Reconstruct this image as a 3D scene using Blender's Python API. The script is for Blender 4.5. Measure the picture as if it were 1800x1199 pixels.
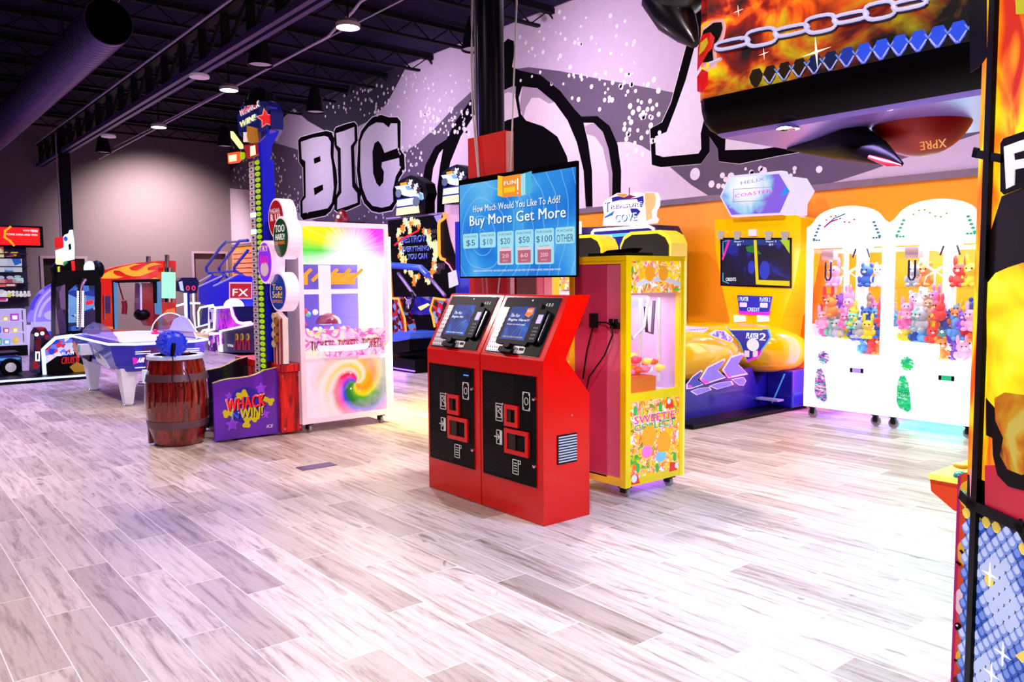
import bpy, math, random
from math import sin, cos, pi, radians, sqrt, atan2
from mathutils import Vector, Matrix
random.seed(7)
for _o in list(bpy.data.objects): bpy.data.objects.remove(_o)
C = bpy.context.scene.collection
SC = bpy.context.scene

# ---------------------------------------------------------------- camera
H = 1.5
YAW, PITCH, ROLL, F = radians(140.658), radians(-4.35), radians(-0.408), 1424.4
fw = Vector((cos(YAW)*cos(PITCH), sin(YAW)*cos(PITCH), sin(PITCH)))
rt = fw.cross(Vector((0, 0, 1))).normalized()
up = rt.cross(fw)
rt, up = cos(ROLL)*rt + sin(ROLL)*up, -sin(ROLL)*rt + cos(ROLL)*up
CAM = Vector((0, 0, H))
cd = bpy.data.cameras.new('camera')
cd.sensor_fit = 'HORIZONTAL'; cd.sensor_width = 36; cd.lens = F/1800*36
cd.clip_start = .05; cd.clip_end = 200
cam = bpy.data.objects.new('camera', cd); C.objects.link(cam)
cam.matrix_world = Matrix(((rt.x, up.x, -fw.x, 0), (rt.y, up.y, -fw.y, 0), (rt.z, up.z, -fw.z, H), (0, 0, 0, 1)))
SC.camera = cam

def at(x, y, ax, v):
    """the point of the plane (axis ax = v) seen at a pixel of the photograph"""
    d = rt*((x-900)/F) - up*((y-599.5)/F) + fw
    return CAM + d*((v-CAM[ax])/d[ax])

# ---------------------------------------------------------------- world, light, exposure
SC.view_settings.view_transform = 'Standard'
SC.view_settings.look = 'None'
SC.view_settings.gamma = 1
SC.view_settings.use_curve_mapping = False
SC.view_settings.exposure = 0.0
w = bpy.data.worlds.new('world'); SC.world = w; w.use_nodes = True
w.node_tree.nodes['Background'].inputs[0].default_value = (.20, .09, .34, 1)
w.node_tree.nodes['Background'].inputs[1].default_value = .06

def lamp(name, kind, loc, power, col, to=None, size=.3, size_y=None, spot=None, blend=.6):
    l = bpy.data.lights.new(name, kind); l.energy = power; l.color = col
    if kind == 'AREA':
        l.size = size
        if size_y: l.shape = 'RECTANGLE'; l.size_y = size_y
    elif kind == 'SPOT':
        l.spot_size = radians(spot); l.spot_blend = blend; l.shadow_soft_size = size
    else: l.shadow_soft_size = size
    o = bpy.data.objects.new(name, l); C.objects.link(o); o.location = loc
    if to is not None:
        o.rotation_euler = (Vector(to)-Vector(loc)).to_track_quat('-Z', 'Y').to_euler()
    return o

LAMPS = [(-9.18, 4.95), (-13.33, 5.0), (-17.34, 5.05), (-5.1, 4.95), (-1.0, 4.9), (-21.3, 5.1),
         (-9.2, 1.2), (-5.1, 1.0), (-1.2, .9), (-13.3, 1.1), (2.6, 2.8), (-17.3, 1.1)]
LP = {(-5.1, 4.95): 650, (-1.0, 4.9): 400, (-5.1, 1.0): 230, (-1.2, .9): 560, (-9.2, 1.2): 430, (-9.18, 4.95): 420, (-13.33, 5.0): 200, (-17.34, 5.05): 120, (-21.3, 5.1): 60, (-13.3, 1.1): 260, (-17.3, 1.1): 60, (2.6, 2.8): 160}
WARM = (1.0, .83, .81)
for lx, ly in LAMPS:
    lamp('downlight_beam', 'SPOT', (lx, ly, 4.5), LP.get((lx, ly), 260), WARM, (lx, ly, 0), .14, spot=150, blend=.5)
# unseen spots added to brighten the mural, and the wall washer on the end wall
for lx, ly, p in ((-8.9, 7.0, 270), (-13.3, 7.0, 230), (-18.3, 7.1, 140), (-4.6, 7.0, 180), (-1.2, 6.8, 150)):
    lamp('mural_wash', 'SPOT', (lx, ly, 4.35), p, (.95, .78, .98), (lx+.2, 9.1, 3.9), .15, spot=160, blend=.8)
lamp('end_wall_wash', 'SPOT', (-22.0, 6.6, 5.0), 2500, (1.0, .84, .74), (-24.4, 6.9, 2.2), .1, spot=110, blend=1)
for lx, ly, lz, p, c in ((-15.5, 3.9, 3.2, 170, (.25, .2, 1)), (-18.3, 2.2, 2.6, 110, (.45, .3, 1)), (-12.5, 4.6, 3.0, 150, (.3, .2, 1))):
    lamp('blue_fill', 'AREA', (lx, ly, lz+1.2), p, c, (lx, ly, 0), .9)  # unseen blue area lamps added to tint the back left

# ---------------------------------------------------------------- materials
def lin(h):
    if not isinstance(h, str): return tuple(h)+(1,)
    h = h.lstrip('#'); c = [int(h[i:i+2], 16)/255 for i in (0, 2, 4)]
    return tuple((x/12.92 if x <= .04045 else ((x+.055)/1.055)**2.4) for x in c)+(1,)
MATS = {}
def nn(nt, t, **k):
    n = nt.nodes.new(t)
    for a, b in k.items():
        if a.startswith('i'): n.inputs[int(a[1:])].default_value = b
        else: setattr(n, a, b)
    return n
def ramp(nt, fac, stops, interp='LINEAR'):
    r = nn(nt, 'ShaderNodeValToRGB'); r.color_ramp.interpolation = interp
    e = r.color_ramp.elements
    while len(e) < len(stops): e.new(.5)
    for el, (p, c) in zip(e, stops): el.position = p; el.color = lin(c)
    nt.links.new(fac, r.inputs[0]); return r.outputs[0]
def mth(nt, op, a, b=None, c=None):
    n = nn(nt, 'ShaderNodeMath', operation=op)
    for i, v in enumerate((a, b, c)):
        if v is None: continue
        if isinstance(v, (int, float)): n.inputs[i].default_value = v
        else: nt.links.new(v, n.inputs[i])
    return n.outputs[0]
def mat(name, col='808080', rough=.5, metal=0, emit=0, ecol=None, coat=0, var=.06, sample=False, fn=None, spec=None):
    """principled material; a soft procedural noise varies its tone; fn(nt) may give the colour socket"""
    if name in MATS: return MATS[name]
    m = bpy.data.materials.new(name); m.use_nodes = True; nt = m.node_tree
    b = nt.nodes['Principled BSDF']; MATS[name] = m
    b.inputs['Roughness'].default_value = rough; b.inputs['Metallic'].default_value = metal
    if coat: b.inputs['Coat Weight'].default_value = coat; b.inputs['Coat Roughness'].default_value = .06
    if spec is not None: b.inputs['Specular IOR Level'].default_value = spec
    if fn: s = fn(nt)
    elif var:
        tc = nn(nt, 'ShaderNodeTexCoord'); no = nn(nt, 'ShaderNodeTexNoise'); no.inputs['Scale'].default_value = 9
        nt.links.new(tc.outputs['Object'], no.inputs['Vector'])
        c = lin(col); lo = tuple(x*(1-var) for x in c[:3]); hi = tuple(min(1, x*(1+var)) for x in c[:3])
        s = ramp(nt, no.outputs[0], [(.3, lo), (.7, hi)])
    else: s = None
    lit = emit >= .5 and not col == 'f4f4fa'
    if lit:
        b.inputs['Base Color'].default_value = (.012, .012, .012, 1)
        if spec is None: b.inputs['Specular IOR Level'].default_value = .15; b.inputs['Roughness'].default_value = max(rough, .35)
    elif s is not None: nt.links.new(s, b.inputs['Base Color'])
    else: b.inputs['Base Color'].default_value = lin(col)
    if spec is None and not coat and not metal and isinstance(col, str) and max(lin(col)[:3]) < .012: b.inputs['Specular IOR Level'].default_value = .2
    if emit:
        b.inputs['Emission Strength'].default_value = emit*(1.2 if lit and emit < 1.2 else 1)
        if ecol or s is None: b.inputs['Emission Color'].default_value = lin(ecol or col)
        else: nt.links.new(s, b.inputs['Emission Color'])
        if not sample: m.cycles.emission_sampling = 'NONE'
    return m
def glass(name, tint='ffffff', refl=.08):
    if name in MATS: return MATS[name]
    m = bpy.data.materials.new(name); m.use_nodes = True; nt = m.node_tree; MATS[name] = m
    nt.nodes.clear(); o = nn(nt, 'ShaderNodeOutputMaterial')
    t = nn(nt, 'ShaderNodeBsdfTransparent', i0=lin(tint)); g = nn(nt, 'ShaderNodeBsdfGlossy'); g.inputs['Roughness'].default_value = .03
    fr = nn(nt, 'ShaderNodeLayerWeight'); fr.inputs[0].default_value = .5; mx = nn(nt, 'ShaderNodeMixShader')
    f2 = mth(nt, 'MULTIPLY_ADD', mth(nt, 'POWER', fr.outputs['Facing'], 4.0), .55, .02+refl*.1)
    nt.links.new(f2, mx.inputs[0]); nt.links.new(t.outputs[0], mx.inputs[1]); nt.links.new(g.outputs[0], mx.inputs[2])
    nt.links.new(mx.outputs[0], o.inputs[0]); return m
def obco(nt, scale=(1, 1, 1), loc=(0, 0, 0), rot=(0, 0, 0)):
    tc = nn(nt, 'ShaderNodeTexCoord'); mp = nn(nt, 'ShaderNodeMapping')
    mp.inputs['Scale'].default_value = scale; mp.inputs['Location'].default_value = loc; mp.inputs['Rotation'].default_value = rot
    nt.links.new(tc.outputs['Object'], mp.inputs[0]); return mp.outputs[0]
def noise(nt, vec, scale=5, detail=3, dist=0, rough=.5):
    n = nn(nt, 'ShaderNodeTexNoise'); n.inputs['Scale'].default_value = scale; n.inputs['Detail'].default_value = detail
    n.inputs['Distortion'].default_value = dist; n.inputs['Roughness'].default_value = rough
    nt.links.new(vec, n.inputs['Vector']); return n.outputs[0]
def flame_fn(stops, scale=3.0, st=(1, 1, .45), dist=1.6, detail=2):
    return lambda nt: ramp(nt, noise(nt, obco(nt, st), scale, detail, dist), stops)
FLAME = [(.30, '0a0202'), (.42, 'a01000'), (.50, 'ff5a00'), (.58, 'ffae00'), (.68, 'fff000')]
FLAME2 = [(.32, 'd82800'), (.42, 'ff6a00'), (.50, 'ff9a00'), (.58, 'ffd000'), (.66, 'fff200')]
def dots_fn(c0, c1, scale, size=.25):
    def f(nt):
        v = nn(nt, 'ShaderNodeTexVoronoi'); v.inputs['Scale'].default_value = scale; v.inputs['Randomness'].default_value = 0
        nt.links.new(obco(nt, (1, 1, .75), rot=(0, radians(45), 0)), v.inputs['Vector'])
        return ramp(nt, v.outputs['Distance'], [(size, c1), (size+.12, c0)])
    return f
def multi_fn(cols, scale=14, rnd=1.0, st=(1, 1, 1)):
    """patchwork of small printed colour shapes"""
    def f(nt):
        v = nn(nt, 'ShaderNodeTexVoronoi'); v.inputs['Scale'].default_value = scale; v.inputs['Randomness'].default_value = rnd
        nt.links.new(obco(nt, st), v.inputs['Vector'])
        s = nn(nt, 'ShaderNodeSeparateColor'); nt.links.new(v.outputs['Color'], s.inputs[0])
        n = len(cols); return ramp(nt, s.outputs[0], [(i/n, c) for i, c in enumerate(cols)], 'CONSTANT')
    return f
def radial(nt, center, axes=(1, 2)):
    """angle (0..1) and radius about a centre given in object space"""
    tc = nn(nt, 'ShaderNodeTexCoord'); s = nn(nt, 'ShaderNodeSeparateXYZ'); nt.links.new(tc.outputs['Object'], s.inputs[0])
    a = mth(nt, 'SUBTRACT', s.outputs[axes[0]], center[0]); b = mth(nt, 'SUBTRACT', s.outputs[axes[1]], center[1])
    ang = mth(nt, 'MULTIPLY_ADD', mth(nt, 'ARCTAN2', b, a), 1/(2*pi), .5)
    r = mth(nt, 'SQRT', mth(nt, 'ADD', mth(nt, 'MULTIPLY', a, a), mth(nt, 'MULTIPLY', b, b)))
    return ang, r
def mixc(nt, f, a, b):
    n = nn(nt, 'ShaderNodeMix', data_type='RGBA')
    for i, v in ((0, f), (6, a), (7, b)):
        if isinstance(v, (int, float)): n.inputs[i].default_value = v
        elif isinstance(v, str): n.inputs[i].default_value = lin(v)
        else: nt.links.new(v, n.inputs[i])
    return n.outputs[2]

# ---------------------------------------------------------------- mesh building
def frame(o, r, u):
    r = Vector(r).normalized(); u = Vector(u).normalized(); return (Vector(o), r, u, r.cross(u))
def FY(y): return frame((0, y, 0), (1, 0, 0), (0, 0, 1))       # faces -Y, u = x, v = z
def FX(x): return frame((x, 0, 0), (0, 1, 0), (0, 0, 1))       # faces +X, u = y, v = z
def FZ(z): return frame((0, 0, z), (1, 0, 0), (0, 1, 0))       # faces up
_tx = {}
def text_geo(s, bold=.0):
    k = (s, bold)
    if k not in _tx:
        cu = bpy.data.curves.new('t', 'FONT'); cu.body = s; cu.size = 1; cu.resolution_u = 2; cu.space_character = 1.0+bold*2
        ob = bpy.data.objects.new('t', cu); me = ob.to_mesh()
        vs = [(v.co.x, v.co.y) for v in me.vertices]; fs = [tuple(p.vertices) for p in me.polygons]
        x0 = min(v[0] for v in vs); x1 = max(v[0] for v in vs); y0 = min(v[1] for v in vs); y1 = max(v[1] for v in vs)
        _tx[k] = ([((x-x0)/(x1-x0), (y-y0)/(y1-y0)) for x, y in vs], fs)
        ob.to_mesh_clear(); bpy.data.objects.remove(ob); bpy.data.curves.remove(cu)
    return _tx[k]
class MB:
    def __init__(s): s.v = []; s.f = []; s.mi = []; s.sm = []; s.m = []
    def _m(s, m):
        if m not in s.m: s.m.append(m)
        return s.m.index(m)
    def add(s, vs, fs, m, smooth=False):
        b = len(s.v); s.v += [tuple(v) for v in vs]; i = s._m(m)
        for f in fs: s.f.append(tuple(b+k for k in f)); s.mi.append(i); s.sm.append(smooth)
        return s
    def box(s, x0, x1, y0, y1, z0, z1, m):
        vs = [(x, y, z) for z in (z0, z1) for y in (y0, y1) for x in (x0, x1)]
        return s.add(vs, [(0, 2, 3, 1), (4, 5, 7, 6), (0, 1, 5, 4), (2, 6, 7, 3), (0, 4, 6, 2), (1, 3, 7, 5)], m)
    def prism(s, ax, pts, a, b, m, cap=None):
        n = len(pts)
        def P(p, t):
            return {'x': (t, p[0], p[1]), 'y': (p[0], t, p[1]), 'z': (p[0], p[1], t)}[ax]
        vs = [P(p, a) for p in pts]+[P(p, b) for p in pts]
        s.add(vs, [(i, (i+1) % n, n+(i+1) % n, n+i) for i in range(n)], m)
        return s.add(vs, [tuple(range(n))[::-1], tuple(range(n, 2*n))], cap or m)
    def fpoly(s, F_, pts, d0, d1, m):
        o, r, u, n_ = F_; n = len(pts)
        vs = [o+r*p[0]+u*p[1]+n_*d for d in (d0, d1) for p in pts]
        s.add(vs, [tuple(range(n))[::-1], tuple(range(n, 2*n))], m)
        return s.add(vs, [(i, (i+1) % n, n+(i+1) % n, n+i) for i in range(n)], m)
    def frect(s, F_, u0, u1, v0, v1, d0, d1, m): return s.fpoly(F_, [(u0, v0), (u1, v0), (u1, v1), (u0, v1)], d0, d1, m)
    def frr(s, F_, u0, u1, v0, v1, r, d0, d1, m, n=4):
        p = []
        for cx, cy, a0 in ((u1-r, v0+r, -pi/2), (u1-r, v1-r, 0), (u0+r, v1-r, pi/2), (u0+r, v0+r, pi)):
            for i in range(n+1): a = a0+pi/2*i/n; p.append((cx+r*cos(a), cy+r*sin(a)))
        return s.fpoly(F_, p, d0, d1, m)
    def fcirc(s, F_, u, v, ru, rv, d0, d1, m, n=20): return s.fpoly(F_, [(u+ru*cos(2*pi*i/n), v+rv*sin(2*pi*i/n)) for i in range(n)], d0, d1, m)
    def fstar(s, F_, u, v, r, d0, d1, m, k=5, q=.45, a0=pi/2):
        return s.fpoly(F_, [(u+(r if i % 2 == 0 else r*q)*cos(a0+pi*i/k), v+(r if i % 2 == 0 else r*q)*sin(a0+pi*i/k)) for i in range(2*k)], d0, d1, m)
    def fline(s, F_, pts, wd, d0, d1, m, closed=False):
        if closed: pts = list(pts)+[pts[0]]
        for a, b in zip(pts[:-1], pts[1:]):
            dx, dy = b[0]-a[0], b[1]-a[1]; l = sqrt(dx*dx+dy*dy) or 1; ex, ey = dx/l*wd/2, dy/l*wd/2; nx, ny = -ey, ex
            s.fpoly(F_, [(a[0]-ex-nx, a[1]-ey-ny), (b[0]+ex-nx, b[1]+ey-ny), (b[0]+ex+nx, b[1]+ey+ny), (a[0]-ex+nx, a[1]-ey+ny)], d0, d1, m)
        return s
    def ftext(s, F_, t, u0, u1, v0, v1, d, m, bold=.01, skew=0, rise=0):
        vs, fs = text_geo(t, min(bold, .028)); o, r, u, n_ = F_
        for k in ((-1, 1) if bold > .005 else (0,)):      # two strikes a little apart make the bold stroke
            q = k*min(bold, .05)*.8*(v1-v0)
            s.add([o+r*(u0+q+(u1-u0)*x+skew*(v1-v0)*y)+u*(v0+(v1-v0)*y+rise*x)+n_*(d+k*.0001) for x, y in vs], fs, m)
        return s
    def tube(s, pts, r, m, n=8, closed=False, cap=True):
        pts = [Vector(p) for p in pts]; k = len(pts); vs = []; ref = None
        for i, p in enumerate(pts):
            if closed: d = pts[(i+1) % k]-pts[i-1]
            else: d = pts[min(i+1, k-1)]-pts[max(i-1, 0)]
            d.normalize()
            if ref is None: ref = d.orthogonal().normalized()
            ref = (ref-d*ref.dot(d)).normalized(); b = d.cross(ref); rr = r[i] if isinstance(r, (list, tuple)) else r
            vs += [p+(ref*cos(2*pi*j/n)+b*sin(2*pi*j/n))*rr for j in range(n)]
        fs = []; q = k if closed else k-1
        for i in range(q):
            for j in range(n): a = i*n; c = ((i+1) % k)*n; fs.append((a+j, a+(j+1) % n, c+(j+1) % n, c+j))
        s.add(vs, fs, m, True)
        if cap and not closed: s.add(vs[:n], [tuple(range(n))[::-1]], m); s.add(vs[-n:], [tuple(range(n))], m)
        return s
    def lathe(s, prof, c, m, n=24, ax='z', smooth=True, mats=None):
        vs = []
        for r, z in prof:
            for j in range(n):
                a = 2*pi*j/n; q = (r*cos(a), r*sin(a), z)
                if ax == 'x': q = (z, r*cos(a), r*sin(a))
                if ax == 'y': q = (r*sin(a), z, r*cos(a))
                vs.append((c[0]+q[0], c[1]+q[1], c[2]+q[2]))
        for i in range(len(prof)-1):
            mm = mats[i] if mats else m
            s.add(vs[i*n:(i+2)*n], [(j, (j+1) % n, n+(j+1) % n, n+j) for j in range(n)], mm, smooth)
        s.add(vs[:n], [tuple(range(n))[::-1]], m); s.add(vs[-n:], [tuple(range(n))], m)
        return s
    def ball(s, c, r, m, n=12, k=8, a0=-90, a1=90):
        if not isinstance(r, (tuple, list)): r = (r, r, r)
        vs = []
        for i in range(k+1):
            t = radians(a0+(a1-a0)*i/k)
            for j in range(n): a = 2*pi*j/n; vs.append((c[0]+r[0]*cos(t)*cos(a), c[1]+r[1]*cos(t)*sin(a), c[2]+r[2]*sin(t)))
        return s.add(vs, [(i*n+j, i*n+(j+1) % n, (i+1)*n+(j+1) % n, (i+1)*n+j) for i in range(k) for j in range(n)], m, True)
    def loft(s, rings, m, smooth=True, cap=True):
        n = len(rings[0]); vs = [p for r in rings for p in r]
        s.add(vs, [(i*n+j, i*n+(j+1) % n, (i+1)*n+(j+1) % n, (i+1)*n+j) for i in range(len(rings)-1) for j in range(n)], m, smooth)
        if cap: s.add(rings[0], [tuple(range(n))[::-1]], m); s.add(rings[-1], [tuple(range(n))], m)
        return s
    def build(s, name, parent=None, bevel=0, seg=2, kind=None, label=None, sub=0):
        me = bpy.data.meshes.new(name)
        off = Vector((0, 0, 0)); p = parent
        while p is not None: off += p.location; p = p.parent
        o = bpy.data.objects.new(name, me)
        if parent is None and kind is None:      # a thing that is one mesh: origin at its base
            xs = [v[0] for v in s.v]; ys = [v[1] for v in s.v]; zs = [v[2] for v in s.v]
            off = Vector(((min(xs)+max(xs))/2, (min(ys)+max(ys))/2, min(zs))); o.location = off
        me.from_pydata([(v[0]-off.x, v[1]-off.y, v[2]-off.z) for v in s.v], [], s.f)
        for m in s.m: me.materials.append(m)
        me.polygons.foreach_set('material_index', s.mi); me.polygons.foreach_set('use_smooth', s.sm); me.update()
        C.objects.link(o)
        if parent is not None: o.parent = parent
        if bevel:
            b = o.modifiers.new('bevel', 'BEVEL'); b.width = bevel; b.segments = seg; b.limit_method = 'ANGLE'; b.angle_limit = radians(35)
        if sub:
            b = o.modifiers.new('sub', 'SUBSURF'); b.levels = sub; b.render_levels = sub
        if kind: o['kind'] = kind
        if label: o['label'] = label
        return o
def uv(F_, px, py):
    o, r, u, n_ = F_; d = rt*((px-900)/F)-up*((py-599.5)/F)+fw
    p = CAM+d*((o-CAM).dot(n_)/d.dot(n_))-o
    return (p.dot(r), p.dot(u))
def uvs(F_, pts, sc=1, ox=0, oy=0): return [uv(F_, ox+x/sc, oy+y/sc) for x, y in pts]
def thing(name, label, cat, loc, group=None):
    o = bpy.data.objects.new(name, None); C.objects.link(o); o.location = loc; o.empty_display_size = .1
    o['label'] = label; o['category'] = cat
    if group: o['group'] = group
    return o
def tag(o, label, cat, group=None):
    o['label'] = label; o['category'] = cat
    if group: o['group'] = group
    return o
def dup(root, loc, label=None, group=None, rz=None, sc=None):
    r = root.copy(); C.objects.link(r); r.location = loc
    if rz is not None: r.rotation_euler = (0, 0, rz)
    if sc is not None: r.scale = (sc, sc, sc)
    if label: r['label'] = label
    if group: r['group'] = group
    for ch in list(root.children):
        c = ch.copy(); C.objects.link(c); c.parent = r
        for g in list(ch.children):
            d = g.copy(); C.objects.link(d); d.parent = c
    return r
def arc(cx, cy, r, a0, a1, n, ry=None):
    ry = ry or r
    return [(cx+r*cos(radians(a0+(a1-a0)*i/n)), cy+ry*sin(radians(a0+(a1-a0)*i/n))) for i in range(n+1)]
def casters(root, xs, ys, top, r=.035, group=None):
    bk = mat('caster black', '111111', .4); wh = mat('caster tread', '9a8f96', .6)
    for x in xs:
        for y in ys:
            c = MB(); c.box(x-.035, x+.035, y-.035, y+.035, top-.012, top, bk); c.box(x-.022, x+.022, y-.03, y+.008, r*.9, top-.01, bk)
            o = c.build('caster', root)
            c = MB(); c.lathe([(r*.5, -.014), (r, -.012), (r, .012), (r*.5, .014)], (x, y, r), wh, 14, 'y'); c.build('wheel', o)
# ================================================================ the setting
def floor_fn(nt):
    tc = nn(nt, 'ShaderNodeTexCoord'); s = nn(nt, 'ShaderNodeSeparateXYZ'); nt.links.new(tc.outputs['Object'], s.inputs[0])
    x, y = s.outputs[0], s.outputs[1]
    yr = mth(nt, 'MULTIPLY_ADD', y, 5.0, -.05+50); row = mth(nt, 'FLOOR', yr); fy = mth(nt, 'FRACT', yr)
    off = mth(nt, 'MULTIPLY', row, .3424)            # joints step back by a third from row to row
    xr = mth(nt, 'ADD', mth(nt, 'MULTIPLY_ADD', x, -1/.915, -3.475/.915-52*.3424+80), off)
    px = mth(nt, 'FLOOR', xr); fx = mth(nt, 'FRACT', xr)
    cb = nn(nt, 'ShaderNodeCombineXYZ'); nt.links.new(row, cb.inputs[0]); nt.links.new(px, cb.inputs[1])
    wn = nn(nt, 'ShaderNodeTexWhiteNoise'); nt.links.new(cb.outputs[0], wn.inputs['Vector'])
    # grain: noise drawn out along the plank, shifted plank by plank
    ad = nn(nt, 'ShaderNodeVectorMath', operation='MULTIPLY_ADD'); nt.links.new(wn.outputs['Color'], ad.inputs[0])
    ad.inputs[1].default_value = (37, 23, 11); nt.links.new(tc.outputs['Object'], ad.inputs[2])
    mp = nn(nt, 'ShaderNodeMapping'); mp.inputs['Scale'].default_value = (.7, 8, 1); nt.links.new(ad.outputs[0], mp.inputs[0])
    g = noise(nt, mp.outputs[0], 3.0, 7, .55, .7)
    mp2 = nn(nt, 'ShaderNodeMapping'); mp2.inputs['Scale'].default_value = (.5, 1.3, 1); nt.links.new(ad.outputs[0], mp2.inputs[0])
    k = noise(nt, mp2.outputs[0], 4.5, 2, 2.2)
    base = ramp(nt, wn.outputs['Value'], [(0, 'aa9892'), (.25, 'beaea8'), (.6, 'ccbeb9'), (1, 'd8cbc7')])
    gr = ramp(nt, g, [(.28, '6c544c'), (.38, 'b8a6a0'), (.50, 'f4eeea'), (.60, 'ffffff'), (.78, 'ece2de')])
    mul = nn(nt, 'ShaderNodeMix', data_type='RGBA', blend_type='MULTIPLY'); mul.inputs[0].default_value = .85
    nt.links.new(base, mul.inputs[6]); nt.links.new(gr, mul.inputs[7])
    kn = ramp(nt, k, [(.24, (1, 1, 1)), (.30, (0, 0, 0))])
    c = mixc(nt, mth(nt, 'MULTIPLY', kn, .6), mul.outputs[2], '3c2b26')
    ed = mth(nt, 'MINIMUM', mth(nt, 'MULTIPLY', mth(nt, 'MINIMUM', fy, mth(nt, 'SUBTRACT', 1, fy)), .2),
             mth(nt, 'MULTIPLY', mth(nt, 'MINIMUM', fx, mth(nt, 'SUBTRACT', 1, fx)), .915))
    gl = mth(nt, 'LESS_THAN', ed, .0022)
    return mixc(nt, gl, c, 'ecdcd4')
FLOOR = mat('wood look plank tile', rough=.42, fn=floor_fn, spec=.5)
MB().box(-25.5, 6, -7, 9.3, -.1, 0, FLOOR).build('floor', kind='structure')
DECK = mat('deck paint', '221a38', .9, spec=.1); BLK = mat('black steel', '060508', .7)
BLK2 = mat('black gloss', '08080a', .18); WPLUM = mat('plum wall paint', '6a5b66', .75, var=.03)
MURAL_D = mat('mural plum', '5e4c68', .7, var=.05); ORG = mat('orange wall paint', 'ff9a00', .45, var=.02)
XE, YW, ZC = -24.45, 9.1, 5.9
m = MB(); m.box(XE-.2, 6, YW, YW+.2, 2.60, ZC, MURAL_D); m.box(XE-.2, 6, YW, YW+.2, 0, 2.60, ORG)
wall = m.build('wall_back', kind='structure')
MB().box(-25.5, 6, -7, YW+.2, ZC, ZC+.2, DECK).build('ceiling', kind='structure')
DOORS = [(4.06, 5.05, 2.14), (7.96, 8.9, 2.33)]
m = MB(); m.box(XE-.2, XE, -7, 4.06, 0, ZC, WPLUM); m.box(XE-.2, XE, 5.05, 7.96, 0, ZC, WPLUM); m.box(XE-.2, XE, 8.9, YW+.2, 0, ZC, WPLUM)
m.box(XE-.2, XE, 4.06, 5.05, 2.14, ZC, WPLUM); m.box(XE-.2, XE, 7.96, 8.9, 2.33, ZC, WPLUM)
m.build('wall_left', kind='structure')
TRIM = mat('grey trim', '8a7488', .5); DRK = mat('dark opening', '1a1013', .6); PEACH = mat('lit passage wall', 'c09a78', .7)
for i, (a, b, zt) in enumerate(DOORS):
    m = MB(); f = .07
    m.box(XE-.02, XE+.03, a-f, a, 0, zt+f, TRIM); m.box(XE-.02, XE+.03, b, b+f, 0, zt+f, TRIM); m.box(XE-.02, XE+.03, a, b, zt, zt+f, TRIM)
    m.box(XE-1.5, XE-1.45, a-.6, b+.6, 0, 2.6, PEACH if i == 0 else WPLUM)
    m.box(XE-.16, XE-.12, a, a+(b-a)*(.45 if i == 0 else 1), 0, zt, DRK if i == 0 else mat('grey door leaf', '5a4856', .5))
    d = m.build('door_%d' % (i+1), kind='structure')
    MB().tube([(XE-.11, a+.35, 1.0), (XE-.06, a+.35, 1.0), (XE-.06, a+.25, 1.0)], .012, mat('nickel', 'c8c8d0', .3, 1)).build('door_handle', d)
# the grey band over the orange dado, the rails and the baseboard
MB().box(XE, 6, YW-.035, YW, 2.53, 2.61, mat('band grey', '7b6577', .5)).build('trim_1', kind='structure')
MB().box(XE, 6, YW-.03, YW, .0, .14, mat('baseboard blue', '5b4a90', .4)).build('baseboard_back', kind='structure')
MB().box(-25.0, 6, YW-.04, YW, .60, .66, mat('rail violet', '6c3c90', .4)).build('trim_2', kind='structure')
MB().box(-25.0, 6, YW-.04, YW, .30, .35, mat('rail violet', '6c3c90', .4)).build('trim_3', kind='structure')

# ---- mural: flat paint on the back wall
MW = mat('mural lavender', 'c9b4d0', .7, var=.03); MP = mat('mural pink', 'e6cfe2', .7, var=.03)
LETW = mat('mural letter white', 'e3d8ee', .7, var=.03); LETB = mat('mural black', '060308', .9, spec=.05); STAR = mat('mural star white', 'f4e8fa', .6)
MG = mat('mural shade grey', 'a890aa', .7, var=.03); OUTW = mat('mural outline white', 'f5effa', .6)
W = FY(YW); mu = MB()
def mp_(pts, lay, m, sc=1, ox=0, oy=0):
    mu.fpoly(W, uvs(W, pts, sc, ox, oy), 0, .0012*lay, m)
def clampz(pts): return [(p[0], min(max(p[1], 2.612), ZC-.01)) for p in pts]
def mclamp(pts, lay, m): mu.fpoly(W, clampz(uvs(W, pts)), 0, .0012*lay, m)
mclamp([(455, 262), (480, 235), (500, 205), (517, 190), (540, 212), (575, 232), (610, 232), (650, 212), (680, 182), (700, 145), (716, 108), (882, 46), (1010, -1),
        (1300, -110), (1700, -190), (1700, 215), (1560, 180), (1400, 190), (1230, 172), (1160, 158), (1050, 138), (985, 125), (930, 118), (880, 124), (845, 146), (800, 187), (765, 225), (735, 252), (715, 265), (600, 300), (520, 262), (480, 250)], 1, MW)
mclamp([(404, 230), (460, 150), (560, 100), (722, 90), (716, 108), (700, 145), (680, 182), (650, 212), (610, 232), (575, 232), (540, 212), (517, 190), (500, 205), (480, 235), (455, 262), (404, 300)], 1, mat('mural ceiling shade', '2c2038', .8))  # ceiling shade painted into the mural's dark upper left
mclamp([(404, 331), (437, 334), (470, 352), (510, 366), (560, 392), (640, 396), (660, 420), (404, 450)], 1, MW)
mclamp([(1085, 250), (1105, 249), (1127, 256), (1150, 270), (1185, 300), (1215, 325), (1245, 350), (1085, 364)], 1, MP)
mclamp([(1462, 322), (1530, 300), (1585, 280), (1720, 235), (1800, 215), (1800, 298), (1462, 325)], 1, MW)
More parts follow.
